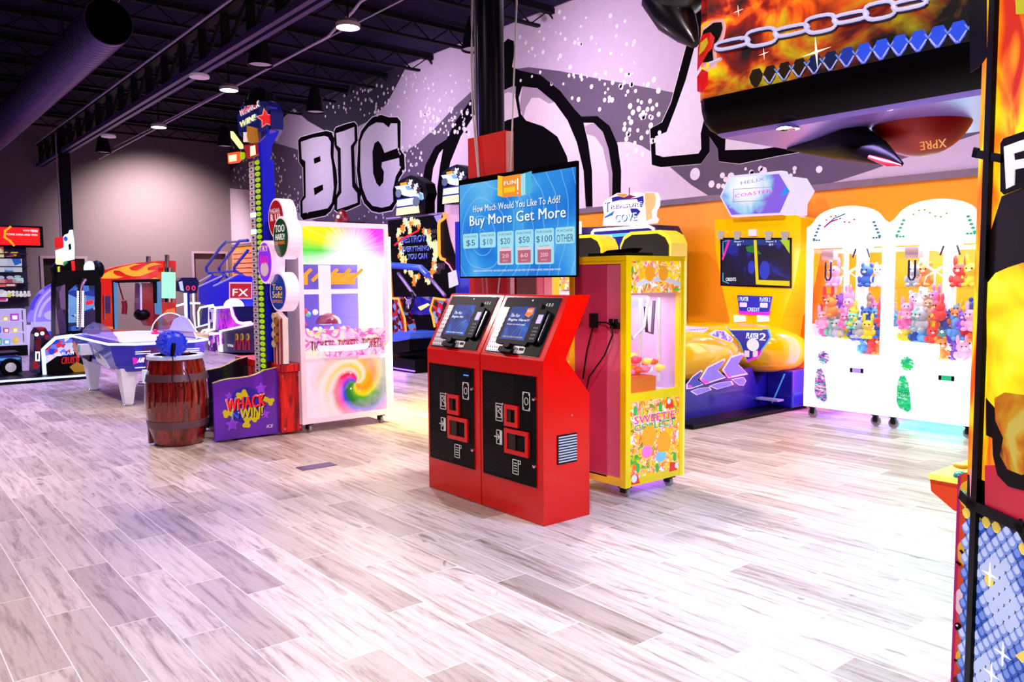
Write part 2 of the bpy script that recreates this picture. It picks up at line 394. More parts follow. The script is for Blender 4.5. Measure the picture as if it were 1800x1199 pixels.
# the cartoon dome with its stalk, seen behind the column
mclamp([(742, 378), (741, 330), (748, 290), (765, 258), (785, 245), (800, 215), (830, 172), (868, 140), (884, 128), (880, 100), (884, 76), (893, 68), (903, 72), (905, 90), (900, 118), (914, 124), (950, 132), (985, 160),
        (1010, 192), (1022, 205), (1050, 204), (1072, 222), (1086, 255), (1092, 300), (1091, 366)], 2, LETB)
mclamp([(757, 378), (757, 330), (762, 295), (772, 270), (779, 262), (774, 290), (769, 330), (768, 378)], 3, MP)
mclamp([(781, 378), (783, 330), (792, 285), (810, 240), (838, 196), (866, 168), (900, 152), (907, 152), (906, 170), (912, 205), (890, 212), (865, 226), (845, 250), (828, 290), (818, 340), (814, 378)], 3, MP)
mclamp([(918, 152), (945, 155), (975, 180), (998, 212), (1014, 250), (1026, 300), (1030, 368), (1004, 368), (1003, 310), (997, 275), (980, 240), (955, 222), (925, 212), (916, 200), (912, 172)], 3, MP)
mclamp([(918, 152), (945, 155), (975, 180), (965, 182), (948, 172), (935, 172), (925, 188), (920, 206), (914, 190)], 4, MG)
mclamp([(866, 168), (900, 152), (907, 152), (906, 165), (893, 162), (872, 172)], 4, MG)
mclamp([(1026, 216), (1044, 216), (1060, 232), (1070, 262), (1077, 305), (1076, 366), (1042, 366), (1041, 300), (1034, 250)], 3, MP)
mclamp([(1044, 216), (1060, 232), (1070, 262), (1077, 305), (1076, 366), (1072, 366), (1070, 305), (1060, 260), (1046, 240), (1032, 236), (1028, 222)], 4, MG)
# BIG
BO = [(372, 740), (385, 724), (450, 705), (520, 690), (550, 698), (562, 730), (560, 830), (575, 900), (580, 960), (570, 1060), (545, 1112), (515, 1137), (460, 1148), (400, 1160), (385, 1142), (383, 1060), (402, 1030), (398, 885), (378, 855)]
BI = [(387, 748), (450, 726), (512, 716), (530, 722), (545, 750), (543, 812), (553, 880), (561, 990), (550, 1068), (528, 1098), (460, 1112), (397, 1124), (396, 1060), (413, 1040), (411, 850), (392, 838)]
IO = [(562, 692), (572, 673), (620, 655), (668, 643), (683, 660), (686, 742), (668, 775), (674, 960), (702, 1008), (700, 1078), (640, 1105), (585, 1122), (563, 1105), (566, 1038), (586, 1005), (580, 800), (565, 772)]
II = [(573, 702), (620, 688), (669, 668), (671, 742), (650, 770), (658, 985), (684, 1018), (686, 1068), (630, 1088), (578, 1104), (580, 1046), (601, 1015), (597, 782), (577, 766)]
GO = [(690, 740), (705, 690), (735, 650), (765, 618), (810, 605), (850, 618), (895, 618), (913, 640), (912, 790), (932, 818), (936, 895), (905, 940), (887, 1000), (892, 1065), (868, 1108), (800, 1122), (760, 1112), (720, 1070), (695, 1000), (682, 900)]
GI = [(702, 745), (720, 700), (745, 668), (785, 645), (822, 648), (850, 672), (862, 650), (895, 650), (898, 780), (828, 806), (812, 765), (795, 742), (775, 755), (764, 800), (768, 915), (785, 965), (802, 985), (822, 960), (825, 905), (812, 880), (815, 855), (905, 832), (908, 895), (888, 928), (872, 1000), (874, 1062), (855, 1085), (815, 1095), (765, 1085), (735, 1050), (712, 990), (700, 900)]
def grow(pts, k):
    cx = sum(p[0] for p in pts)/len(pts); cy = sum(p[1] for p in pts)/len(pts)
    return [(cx+(x-cx)*(1+k), cy+(y-cy)*(1+k*.6)) for x, y in pts]
for o_, i_ in ((BO, BI), (IO, II), (GO, GI)):
    for pts, lay, m_ in ((grow(o_, .035), 2, OUTW), (o_, 3, LETB), (i_, 4, LETW)):
        mu.fpoly(W, clampz(uvs(W, pts, 2.998, 400, 0)), 0, .0012*lay, m_)
for h_ in ([(455, 836), (488, 822), (492, 850), (458, 864)], [(455, 992), (503, 972), (505, 1000), (460, 1030)]):
    mp_(h_, 5, LETB, 2.998, 400, 0)
# the A with its right foot
AO = [(1212, 60), (1196, 120), (1180, 180), (1164, 215), (1143, 226), (1146, 290), (1162, 294), (1232, 288), (1247, 268), (1247, 240), (1262, 262), (1264, 284), (1300, 288), (1368, 274), (1480, 255), (1480, -60), (1240, -40)]
mclamp(grow(AO, .012), 2, OUTW); mclamp(AO, 3, LETB)
mclamp([(1222, 80), (1206, 140), (1190, 185), (1172, 232), (1152, 240), (1153, 272), (1166, 276), (1228, 270), (1233, 262), (1232, 235), (1240, 200), (1300, 120), (1300, 40)], 4, LETW)
mclamp([(1275, 264), (1340, 262), (1420, 250), (1430, 120), (1330, 120), (1300, 200), (1276, 240)], 4, LETW)
rs = random.Random(3)
def stars(n, x0, x1, y0, y1, r0, r1, cond=None):
    for i in range(n):
        px, py = rs.uniform(x0, x1), rs.uniform(y0, y1)
        u_, v_ = uv(W, px, py)
        if 2.7 < v_ < 5.8: mu.fcirc(W, u_, v_, *(2*[rs.uniform(r0, r1)]), 0, .0052, STAR, 8)
stars(60, 410, 470, 255, 330, .02, .05); stars(55, 470, 530, 270, 370, .02, .045); stars(70, 550, 705, 150, 205, .02, .045)
stars(60, 700, 830, 130, 240, .015, .04); stars(40, 700, 742, 250, 345, .02, .04); stars(46, 740, 830, 190, 235, .02, .05)
stars(60, 910, 1120, 20, 150, .015, .04); stars(30, 1000, 1160, 130, 215, .02, .045); stars(34, 1095, 1160, 160, 280, .03, .045)
stars(26, 1250, 1460, 296, 335, .02, .055); stars(14, 540, 720, 372, 392, .02, .035)
mu.fcirc(W, *uv(W, 1222, 306), .085, .085, 0, .0056, STAR, 14)
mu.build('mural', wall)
# slatted orange shutter by the far corner
m = MB(); SH = mat('shutter orange', 'f08a70', .5)
for i in range(14): m.box(-24.3, -22.4, YW-.06, YW-.02, .5+i*.14, .5+i*.14+.11, SH)
m.build('roller_shutter', wall, label='salmon slatted shutter panel')

# ---- structure overhead
m = MB()
for i in range(17):
    x = -24+i*1.75
    m.box(x-.05, x+.05, -7, YW, 5.78, 5.86, BLK); m.box(x-.04, x+.04, -7, YW-.3, 5.52, 5.56, BLK)
    for j in range(22):
        y = -6.5+j*.72; m.tube([(x, y, 5.54), (x, y+.36, 5.80), (x, y+.72, 5.54)], .014, BLK, 4)
m.build('ceiling_joists', kind='structure')
GY = 4.1; BEAM = mat('beam purple sheen', '4d3f78', .42, .3)
m = MB()
for y0 in (GY-.10, GY+.03): m.box(-24.4, 6, y0, y0+.07, 4.50, 4.58, BEAM)
m.box(-24.4, 6, GY-.07, GY+.07, 5.06, 5.12, BLK); m.tube([(-24.4, GY-.10, 5.09), (6, GY-.10, 5.09)], .02, mat('pale painted pipe', 'b8a4cc', .4), 6)
for i in range(34):
    x = -24.2+i*.88
    m.box(x-.03, x+.03, GY-.05, GY+.05, 4.55, 5.1, BLK); m.tube([(x+.04, GY, 4.58), (x+.84, GY, 5.06)], .028, BLK, 6)
m.build('ceiling_girder', kind='structure')
m = MB(); rs = random.Random(5); DUCT = mat('spiral duct', '6a5590', .38, .8)
m.lathe([(.30, 0), (.30, -12.6)], (-11.75, 2.85, 4.9), DUCT, 28, 'x')
for i in range(1, 90): m.lathe([(.302, -.14*i-.012), (.307, -.14*i), (.302, -.14*i+.012)], (-11.75, 2.85, 4.9), DUCT, 28, 'x')
o = tag(m.build('spiral_air_duct'), 'fat round spiral metal duct hanging at upper left, open end towards the room', 'duct')
MB().lathe([(.285, -.03), (.285, .004)], (-11.75, 2.85, 4.9), mat('duct mouth', '010101', .95, spec=0), 28, 'x').build('duct_mouth', o)
for x in (-13, -16, -19, -22):
    MB().tube([(x, 2.55, 4.9), (x, 2.55, 5.4), (x, 2.85, 5.5)], .008, BLK, 5).build('hanger_strap', o)
m = MB(); PW = mat('pale painted pipe', 'b8a4cc', .4)
m.tube([(6, 5.15, 5.0), (-9.3, 5.2, 5.0), (-9.6, 5.25, 4.96), (-10.1, 5.25, 4.86), (-10.4, 5.3, 4.84), (-24.4, 5.5, 4.84)], .02, PW, 8)
tag(m.build('sprinkler_pipe'), 'thin pale pipe running under the dark ceiling with a kink near the brightest lamp', 'pipe')
m = MB(); m.tube([(6, 5.9, 5.2), (-24.4, 5.9, 5.2)], .012, PW, 6); m.tube([(6, 2.2, 5.25), (-24.4, 3.6, 5.25)], .011, PW, 6)
tag(m.build('conduit_run'), 'dim thin conduit runs under the ceiling deck', 'conduit')
# columns
m = MB(); m.lathe([(.105, 0), (.105, 5.8)], (-5.10, 3.985, 0), mat('column black', '120c18', .3), 24)
m.build('column_main', kind='structure')
m = MB(); m.box(-21.56, -21.30, 4.0, 4.2, 0, 5.1, BLK); m.tube([(-21.62, 3.98, .2), (-21.62, 3.98, 4.95)], .015, PW, 6)
m.build('column_far', kind='structure')

# ---- ceiling lamps
LIT = mat('lamp face', 'fff0f4', .5, emit=14, sample=False); REF = mat('lamp housing', '18141c', .35); RIM = mat('lamp rim grey', 'b8a8b8', .4)
DIM = mat('lamp face dim', 'd8c0d8', .5, emit=.15)
def pendant(x, y, z, lab, lit=True, r=.17, group=None):
    o = thing('pendant_lamp', lab, 'ceiling lamp', (x, y, z), group)
    MB().lathe([(.05, .42), (.075, .40), (r*.75, .2), (r, .0), (r+.008, 0), (r*.8, .22), (.08, .43)], (x, y, z), REF, 20).build('reflector', o)
    MB().lathe([(.001, .03), (r*.96, .03)], (x, y, z), LIT if lit else DIM, 20).build('lamp_face', o)
    MB().tube([(x, y, z+.42), (x, y, 5.9)], .007, BLK, 5).build('cable', o)
    return o
def disc_lamp(x, y, z, lab, group=None):
    o = thing('round_ceiling_lamp', lab, 'ceiling lamp', (x, y, z), group)
    MB().lathe([(.12, .09), (.15, .05), (.15, .0), (.14, 0), (.14, .03)], (x, y, z), RIM, 24).build('housing', o)
    MB().lathe([(.001, .006), (.14, .006)], (x, y, z), LIT, 24).build('lamp_face', o)
    MB().tube([(x, y, z+.09), (x, y, 5.9)], .012, BLK, 5).build('stem', o)
    return o
disc_lamp(-9.18, 4.95, 4.6, 'glowing round ceiling lamp, the nearest and brightest of the row')
disc_lamp(-13.33, 5.0, 4.6, 'glowing round ceiling lamp above and left of the tall whacking tower')
disc_lamp(-17.34, 5.05, 4.6, 'glowing round ceiling lamp, farthest of the row, by the grey end wall')
for p, l in (((-11.23, 4.67, 4.52), 'dark bell pendant lamp beside the double beam, left of the tower'),
             ((-21.13, 4.88, 4.55), 'dark bell pendant lamp in front of the grey end wall'),
             ((-18.26, 6.72, 4.5), 'dark bell pendant lamp just left of the tower top'),
             ((-13.72, 6.71, 4.52), 'dark bell pendant lamp in front of the starry mural above BIG'),
             ((-8.72, 6.55, 4.5), 'dark bell pendant lamp just left of the black column')):
    pendant(*p, l, False)
for x, y, l in ((-12.15, 4.13, 'small round lamp set under the double beam, nearer one'), (-18.19, 4.31, 'small round lamp set under the double beam, farther one')):
    m = MB(); m.lathe([(.12, .05), (.14, .03), (.14, 0), (.001, 0)], (x, y, 4.45), DIM, 20); tag(m.build('beam_lamp'), l, 'ceiling lamp')
for lx, ly in LAMPS[3:]:
    if lx > -13 and (lx, ly) != (-9.18, 4.95): disc_lamp(lx, ly, 4.56, 'round ceiling lamp over the room outside the photograph', 'ceiling lamps outside the frame')
m = MB(); m.box(-6.08, -5.94, 2.72, 3.02, 0, .004, mat('floor box plate', '5a3c78', .35)); 
F1 = m; o = tag(m.build('floor_box_plate'), 'small dark purple metal cover plate set in the plank floor', 'floor plate')
# ================================================================ foreground machines
RED = mat('kiosk red gloss', 'e00200', .2, coat=.35, spec=.3, var=.03); BLKP = mat('kiosk black', '040405', .4, spec=.12)
WHT = mat('icon white', 'f2f2f4', .5, var=0); GREYT = mat('label grey', 'b8b8c4', .5, var=0)
PERF = mat('perforated black', rough=.4, spec=.12, fn=dots_fn('050506', '2c2a30', 62, .2)); SILV = mat('perforated silver', rough=.25, metal=.3, fn=dots_fn('d0ccd8', '38343e', 62, .3))
SCB = mat('screen blue', '0a2a7a', .4, emit=.8, spec=.1, fn=lambda nt: ramp(nt, noise(nt, obco(nt), 7, 2, 1), [(.3, '061a5a'), (.5, '0c3c9c'), (.7, '2a74d8')]))
SCW = mat('screen white', 'f4f8ff', .4, emit=1.1, var=0); SCO = mat('screen orange', 'ff7a20', .4, emit=.9, var=0); SCY = mat('screen yellow', 'ffe070', .4, emit=.8, var=0)
CHR = mat('chrome', 'd8d8e0', .15, 1, var=0)
def kiosk(cx, lab, second):
    y0 = 3.2; x0, x1 = cx-.31, cx+.31
    K = thing('card_kiosk', lab, 'kiosk', (cx, y0+.2, 0), 'red card kiosks')
    m = MB(); m.prism('x', [(y0, 0), (y0+.39, 0), (y0+.39, .78), (y0+.185, 1.01), (y0+.40, 1.40), (y0+.22, 1.40), (y0, 1.01)], x0, x1, RED)
    m.build('body', K, .008)
    # front door
    D = FY(y0); dx0, dx1, dz0, dz1 = x0+.025, x1-.055, .225, .915
    m = MB(); m.frect(D, dx0, dx1, dz0, dz1, 0, .004, RED); m.frect(D, dx0+.004, dx1-.004, dz0+.004, dz1-.004, .002, .008, BLKP)
    m.frect(D, dx0+.03, dx0+.33, dz1-.27, dz1-.02, .006, .009, PERF); m.frect(D, dx0+.02, dx0+.30, dz0+.02, dz0+.2, .006, .009, PERF)
    door = m.build('front_door', K)
    wd, hd = dx1-dx0, dz1-dz0
    def U(a): return dx0+a*wd
    def V(b): return dz1-b*hd
    ic = MB(); t = .0045; d0, d1 = .008, .0105
    def outl(a0, a1, b0, b1): ic.fline(D, [(U(a0), V(b0)), (U(a1), V(b0)), (U(a1), V(b1)), (U(a0), V(b1))], t, d0, d1, WHT, True)
    outl(.77, .89, .155, .315); ic.fline(D, [(U(.83)+.017*cos(a*pi/6), V(.235)+.022*sin(a*pi/6)) for a in range(12)], t, d0, d1, WHT, True)
    for a, b in ((.78, .17), (.88, .17), (.78, .30), (.88, .30)): ic.fcirc(D, U(a), V(b), .006, .006, d0, d1, WHT, 8)
    outl(.27, .39, .30, .46); outl(.29, .37, .325, .43); ic.fline(D, [(U(.36), V(.395)), (U(.31), V(.37)), (U(.36), V(.35)), (U(.31), V(.33))], t, d0, d1, WHT)
    ic.fcirc(D, U(.40), V(.295), .005, .005, d0, d1, WHT, 8)
    outl(.28, .38, .55, .68); ic.frect(D, U(.34), U(.37), V(.68), V(.55), d0, d1, WHT); ic.fline(D, [(U(.24), V(.615)), (U(.33), V(.615))], t*1.3, d0, d1, WHT); ic.fline(D, [(U(.30), V(.59)), (U(.335), V(.615)), (U(.30), V(.64))], t, d0, d1, WHT)
    outl(.58, .68, .79, .92); ic.fline(D, [(U(.68), V(.79)), (U(.72), V(.79)), (U(.72), V(.82)), (U(.68), V(.82))], t, d0, d1, WHT)
    for k in range(4): ic.fline(D, [(U(.605), V(.82+k*.024)), (U(.655), V(.82+k*.024))], t, d0, d1, WHT)
    ic.build('icons', door)
    for nm, a0, a1, b0, b1 in (('coin_slot_frame', .45, .70, .29, .49), ('card_slot_frame', .45, .88, .51, .74)):
        m = MB(); u0, u1, v1, v0 = U(a0), U(a1), V(b0), V(b1); f = .028
        for r_ in ((u0, u1, v1-f, v1), (u0, u1, v0, v0+f), (u0, u0+f, v0+f, v1-f), (u1-f, u1, v0+f, v1-f)): m.frect(D, *r_, .006, .022, RED)
        m.frect(D, u0+f, u1-f, v0+f, v1-f, .006, .0095, BLK)
        m.frect(D, u0+f, u0+f+(u1-u0-2*f)*.45, v0+f, v1-f, .0095, .018, mat('slot hood', '220806', .4)); m.build(nm, door, .003)
    for b in (.2, .8): m = MB(); m.lathe([(.012, 0), (.012, -.014), (.004, -.016)], (U(.975), y0-.006, V(b)), CHR, 12, 'y'); m.build('lock', door)
    # sloping control panel
    L = sqrt(.22**2+.39**2); S = frame((cx, y0, 1.01), (1, 0, 0), (0, .22, .39))
    m = MB(); m.frect(S, -.275, .265, .02, L-.02, -.002, .004, CHR); m.frect(S, -.27, .26, .024, L-.024, .002, .008, BLKP)
    m.frect(S, -.265, -.19, .03, L-.10, .006, .0095, SILV); m.frect(S, -.19, .10, .03, .085, .006, .0095, SILV)
    m.fcirc(S, .0, L-.045, .007, .007, .008, .010, WHT, 8); m.ftext(S, '4.8.0', .14, .21, L-.085, L-.062, .0095, WHT)
    m.frect(S, .055, .115, .035, .075, .008, .0105, WHT); m.frect(S, .063, .107, .05, .068, .01, .0115, BLKP)
    pan = m.build('control_panel', K)
    m = MB(); m.frr(S, -.185, .125, .085, L-.07, .02, .004, .022, BLKP); mon = m.build('monitor', pan, .004)
    m = MB(); sx0, sx1, sy0, sy1 = -.155, .085, .115, L-.10
    m.frect(S, sx0, sx1, sy0, sy1, .021, .0232, SCB)
    for a in range(3): m.fline(S, [(sx0+.10+.04*a, sy0+.02), (sx0+.14+.02*a, sy0+.09), (sx0+.2, sy0+.12)], .002, .023, .0236, mat('screen streak', '5aa0e8', .4, emit=.7, var=0))
    m.ftext(S, 'The Fun', sx0+.015, sx0+.105, sy1-.075, sy1-.052, .0242, SCW, .015, .3)
    m.ftext(S, 'Begins Here!!!' if second else 'Begins Her', sx0+.01, sx0+(.215 if second else .145), sy1-.108, sy1-.085, .0242, SCW, .015, .3)
    if second:
        m.ftext(S, "It's just one touch away...", sx0+.015, sx0+.20, sy1-.135, sy1-.12, .0242, SCW, 0, .3)
        m.fpoly(S, [(sx0+.16, sy1-.06), (sx0+.165, sy1-.012), (sx0+.222, sy1-.008), (sx0+.228, sy1-.05), (sx0+.20, sy1-.075)], .0238, .027, SCO); m.ftext(S, 'FUN', sx0+.172, sx0+.212, sy1-.04, sy1-.022, .0275, SCW)
    m.ftext(S, 'TOUCH THE SCREEN TO LEARN MORE', sx0+.02, sx1-.02, sy0+.012, sy0+.022, .0242, SCY if second else SCW, 0)
    m.build('screen', mon)
    m = MB(); m.frr(S, .135, .205, .10, .33, .015, .006, .035, BLKP); m.frect(S, .148, .192, .23, .29, .034, .037, mat('reader display', '6a70a0', .3, emit=.5 if second else 1.6, ecol='404860' if second else 'b0a0ff'))
    for r_ in range(4):
        for c_ in range(3): m.frect(S, .15+c_*.015, .159+c_*.015, .12+r_*.024, .132+r_*.024, .034, .038, mat('key', '7a7a88', .5, var=0))
    m.frect(S, .215, .235, .11, .31, .006, .024, BLKP); m.frect(S, .222, .226, .12, .30, .024, .027, CHR)
    m.build('card_reader', pan, .003)
    m = MB(); m.frr(S, -.11, .02, .025, .06, .012, .006, .035, BLKP); m.frr(S, -.06, .0, .05, .085, .012, .006, .05, BLKP); m.build('scanner', pan, .003)
    if not second:
        m = MB(); m.frect(D, U(.66), U(.93), V(.115), V(.04), .006, .012, BLKP); m.frect(D, U(.80), U(.9), V(.085), V(.075), .012, .014, mat('bill light', '3060ff', .4, emit=4)); m.build('bill_acceptor', door)
    S2 = FX(x1)
    if second:
        m = MB(); m.frect(S2, 3.31, 3.475, .365, .545, 0, .006, BLKP)
        for k in range(10): m.frect(S2, 3.316, 3.469, .376+k*.017, .384+k*.017, .004, .012, GREYT)
        m.build('side_vent', K); m = MB(); m.lathe([(.006, 0), (.006, .008)], (x1, 3.43, .66), CHR, 8, 'x'); m.build('side_lock', K)
    return K
kiosk(-4.552, 'red card kiosk with sloping black screen, left one of the pair', False)
kiosk(-3.922, 'right hand red card kiosk with side vent and wallet picture on its screen', True)

# ---- menu screen and its red column board
TY = 3.69
tv = thing('menu_screen', 'large blue flat menu screen reading Buy More Get More hung above the kiosks', 'screen', (-4.48, TY+.02, 1.515))
TVc = FY(TY)
m = MB(); m.frect(TVc, -5.135, -3.83, 1.512, 2.262, -.022, 0, BLK2); m.build('bezel', tv, .004)
def tvbg(nt):
    ang, r = radial(nt, (-.36, .33), (0, 2))
    rings = mth(nt, 'FRACT', mth(nt, 'ADD', mth(nt, 'MULTIPLY', r, 9), mth(nt, 'MULTIPLY', noise(nt, obco(nt), 3, 1), 1.3)))
    base = ramp(nt, noise(nt, obco(nt), 2.2, 1, .6), [(.3, '0a70dc'), (.5, '2c98f0'), (.7, '64c0fa')])
    return mixc(nt, mth(nt, 'MULTIPLY', mth(nt, 'GREATER_THAN', rings, .93), .45), base, '9adcff')
TVB = mat('menu blue', rough=.25, emit=.75, fn=tvbg); TVW = mat('menu white', 'f8fcff', .4, emit=.85, var=0); TVS = mat('menu letter shade', '16508e', .4, emit=.35, var=0)
TL = mat('menu tile', 'a8e4f4', .4, emit=.8, var=0); TLd = mat('menu tile ink', '1c6aa4', .4, emit=.35, var=0); TP = mat('menu pink', 'c46a84', .4, emit=.75, var=0); TPl = mat('menu pink light', 'f4c8d0', .4, emit=.85, var=0)
TO = mat('menu orange', 'f09030', .4, emit=.85, var=0); TYl = mat('menu yellow', 'f8c820', .4, emit=.85, var=0); TC = mat('menu cyan', '48b8e0', .4, emit=.8, var=0)
m = MB(); m.frect(TVc, -5.122, -3.838, 1.524, 2.222, 0, .002, TVB); scr = m.build('display', tv)
m = MB()
def tp(x, y): return uv(TVc, 790+x/4.284, 230+y/4.284)
def tbox(x0, x1, yb, yt): a = tp(x0, yb); b = tp(x1, yt); return a[0], b[0]
def tz(x, y): return tp(x, y)[1]
def tline(s, x0, y0, x1, cap, mt, bold=.01, sh=True):
    u0 = tp(x0, y0)[0]; v0 = tz(x0, y0); v1 = tz(x0, y0-cap); u1 = tp(x1, y0)[0]
    if sh: m.ftext(TVc, s, u0+.006, u1+.006, v0-.006, v1-.006, .0025, TVS, bold)
    m.ftext(TVc, s, u0, u1, v0, v1, .003, mt, bold)
tline('How Much Would You Like To Add?', 182, 616, 838, 50, TVW, .01)
tline('Buy More Get More', 157, 742, 878, 100, TVW, .02)
tiles = [(105, 218, 775, 893, 'PURCHASE', '5', 0), (230, 350, 765, 887, 'PURCHASE', '10', 0), (362, 483, 757, 1015, 'PURCHASE', '20', '20'), (497, 633, 746, 1012, 'PURCHASE', '50', '60'), (645, 788, 737, 1010, 'PURCHASE', '100', '200'), (800, 945, 726, 857, 'PURCHASE', 'OTHER', 0)]
for x0, x1, yt, yb, a, b, c in tiles:
    u0 = tp(x0, yt)[0]; u1 = tp(x1, yt)[0]; vt = tz(x0, yt+4); vb = tz(x0, yb-4); wd = u1-u0
    m.frr(TVc, u0, u1, vb, vt, .014, 0, .0025, TL); 
    m.ftext(TVc, a, u0+.1*wd, u1-.1*wd, vt-.030, vt-.014, .003, TLd, .0)
    n = .30 if len(b) < 3 else .42
    m.ftext(TVc, b if b == 'OTHER' else '$'+b, u0+wd*(.5-n-(.0 if b != 'OTHER' else .02)), u0+wd*(.5+n+(.0 if b != 'OTHER' else .02)), vt-.098, vt-.048, .003, TLd, .01)
    if b != 'OTHER': m.ftext(TVc, 'card value', u0+.25*wd, u1-.25*wd, vt-.122, vt-.112, .003, TLd, 0)
    if c:
        m.frr(TVc, u0+.14*wd, u1-.14*wd, vb+.012, vb+.118, .008, .002, .003, TP); m.frect(TVc, u0+.14*wd, u1-.14*wd, vb+.100, vb+.118, .0028, .0034, TPl)
        m.ftext(TVc, c, u0+.3*wd, u1-.3*wd, vb+.05, vb+.078, .0036, TPl, .03); m.ftext(TVc, 'BONUS', u0+.35*wd, u1-.35*wd, vb+.025, vb+.035, .0036, TPl, 0)
tline('*USED FOR REDEMPTION, ARCADE GAMES, BONUS CAN BE USED ON VIDEO GAMES, RIDES AND MORE!', 182, 1064, 840, 15, TVW, .01, False)
a = tp(372, 460); b = tp(622, 460)
m.fpoly(TVc, [tp(545, 330), tp(620, 305), tp(622, 465), tp(545, 488)], 0, .010, TC); m.fpoly(TVc, [tp(545, 330), tp(580, 318), tp(580, 480), tp(545, 488)], 0, .012, TL)
m.fpoly(TVc, [tp(374, 338), tp(415, 345), tp(415, 500), tp(372, 488)], 0, .012, TYl); m.fpoly(TVc, [tp(408, 348), tp(548, 325), tp(550, 488), tp(412, 502)], 0, .016, TO)
q0 = tp(425, 412); q1 = tp(515, 372); m.ftext(TVc, 'FUN', q0[0], q1[0], q0[1], q1[1]+.002, .018, TVW, .05); q2 = tp(425, 470); q3 = tp(508, 420); m.fpoly(TVc, [q2, (q3[0], q2[1]), q3, (q2[0], q3[1])], .016, .018, TYl)
q4 = tp(525, 470); m.frect(TVc, q4[0], q4[0]+.01, q4[1]+.02, q1[1]+.01, .016, .018, TVW); m.fcirc(TVc, q4[0]+.005, q4[1], .006, .006, .016, .018, TVW, 8)
m.build('menu_picture', scr)
m = MB(); m.box(-4.98, -4.6, TY+.05, TY+.08, 1.7, 2.1, BLK); m.box(-4.95, -4.75, TY+.07, 3.80, 1.8, 2.0, BLK); m.build('wall_bracket', tv)
REDM = mat('column wrap red', 'f01c10', .45, var=.04)
cw = thing('column_wrap', 'bright red board wrapped round the lower part of the black column', 'column wrap', (-4.96, 3.96, 0))
m = MB(); m.box(-5.20, -4.74, 3.83, 3.87, 1.2, 2.60, REDM); m.build('board', cw)
m = MB(); m.box(-4.74, -4.70, 3.84, 3.88, 1.3, 2.59, mat('board edge pink', 'f0a0a0', .5)); m.build('edge_strip', cw)
m = MB(); m.box(-5.20, -4.72, 3.87, 4.13, 0, 1.62, REDM); m.box(-4.715, -4.70, 3.9, 4.1, 0, 1.6, mat('wrap seam', '6a0806', .5)); m.build('lower_casing', cw, .006)
CW = mat('white cable', 'e8dce0', .5)
m = MB(); m.tube([(-5.16, 3.86, 5.5), (-5.17, 3.87, 4.2), (-5.13, 3.84, 3.6), (-5.16, 3.84, 3.2), (-5.12, 3.82, 2.8), (-5.02, 3.80, 2.2), (-4.98, 3.80, 1.4)], .006, CW, 6)
m.tube([(-5.15, 3.85, 5.5), (-5.12, 3.85, 4.3), (-5.15, 3.84, 3.5), (-5.10, 3.82, 2.9), (-5.0, 3.80, 2.1), (-4.93, 3.80, 1.4)], .005, CW, 6)
tag(m.build('white_cables'), 'pair of loose white cables hanging down the left of the black column', 'cable')
m = MB(); m.tube([(-4.66, 3.87, 5.5), (-4.63, 3.9, 4.3), (-4.66, 3.88, 3.4), (-4.67, 3.86, 2.9), (-4.66, 3.82, 2.3), (-4.80, 3.80, 1.4)], .006, CW, 6)
tag(m.build('white_cable'), 'single white cable hanging down the right of the black column', 'cable')
m = MB(); m.tube([(-5.215, 3.93, 0), (-5.215, 3.93, 5.5)], .016, mat('conduit grey', '8a7a94', .35, .6), 8); m.tube([(-5.24, 3.99, 0), (-5.24, 3.99, 5.5)], .013, mat('conduit grey', '8a7a94', .35, .6), 8)
tag(m.build('column_conduit'), 'grey conduit strapped to the left side of the black column', 'conduit')

# ---- yellow candy crane
YEL = mat('crane yellow', 'ffdc00', .3, coat=.3, var=.03); YLE = mat('crane yellow lit edge', 'fff070', .3, emit=.9, ecol='ffe890')
PNK = mat('crane side pink', 'd86c88', .10, coat=.5, var=.04); CLR = glass('clear pane'); CREAM = mat('cream interior', 'f4e6ff', .5, emit=.8, ecol='e8dcff')  # cream lining glows to stand in for light inside the cabinet
CANDY = mat('candy print', rough=.35, emit=.85, fn=lambda nt: mixc(nt, ramp(nt, noise(nt, obco(nt), 22, 2, 1.5), [(.46, (0, 0, 0)), (.53, (1, 1, 1))]), ramp(nt, noise(nt, obco(nt, (1, 1, 1), (3, 1, 2)), 6, 1, 1.5), [(.40, 'ffd400'), (.46, 'ffb000'), (.54, 'ffd800'), (.60, 'ff7a10')]),
            ramp(nt, noise(nt, obco(nt, (1, 1, 1), (7, 4, 2)), 8, 1, 2), [(.36, 'ffffff'), (.42, 'f05aa0'), (.48, 'ffd820'), (.53, 'fff4f8'), (.58, 'e83020'), (.62, '28b840')])))
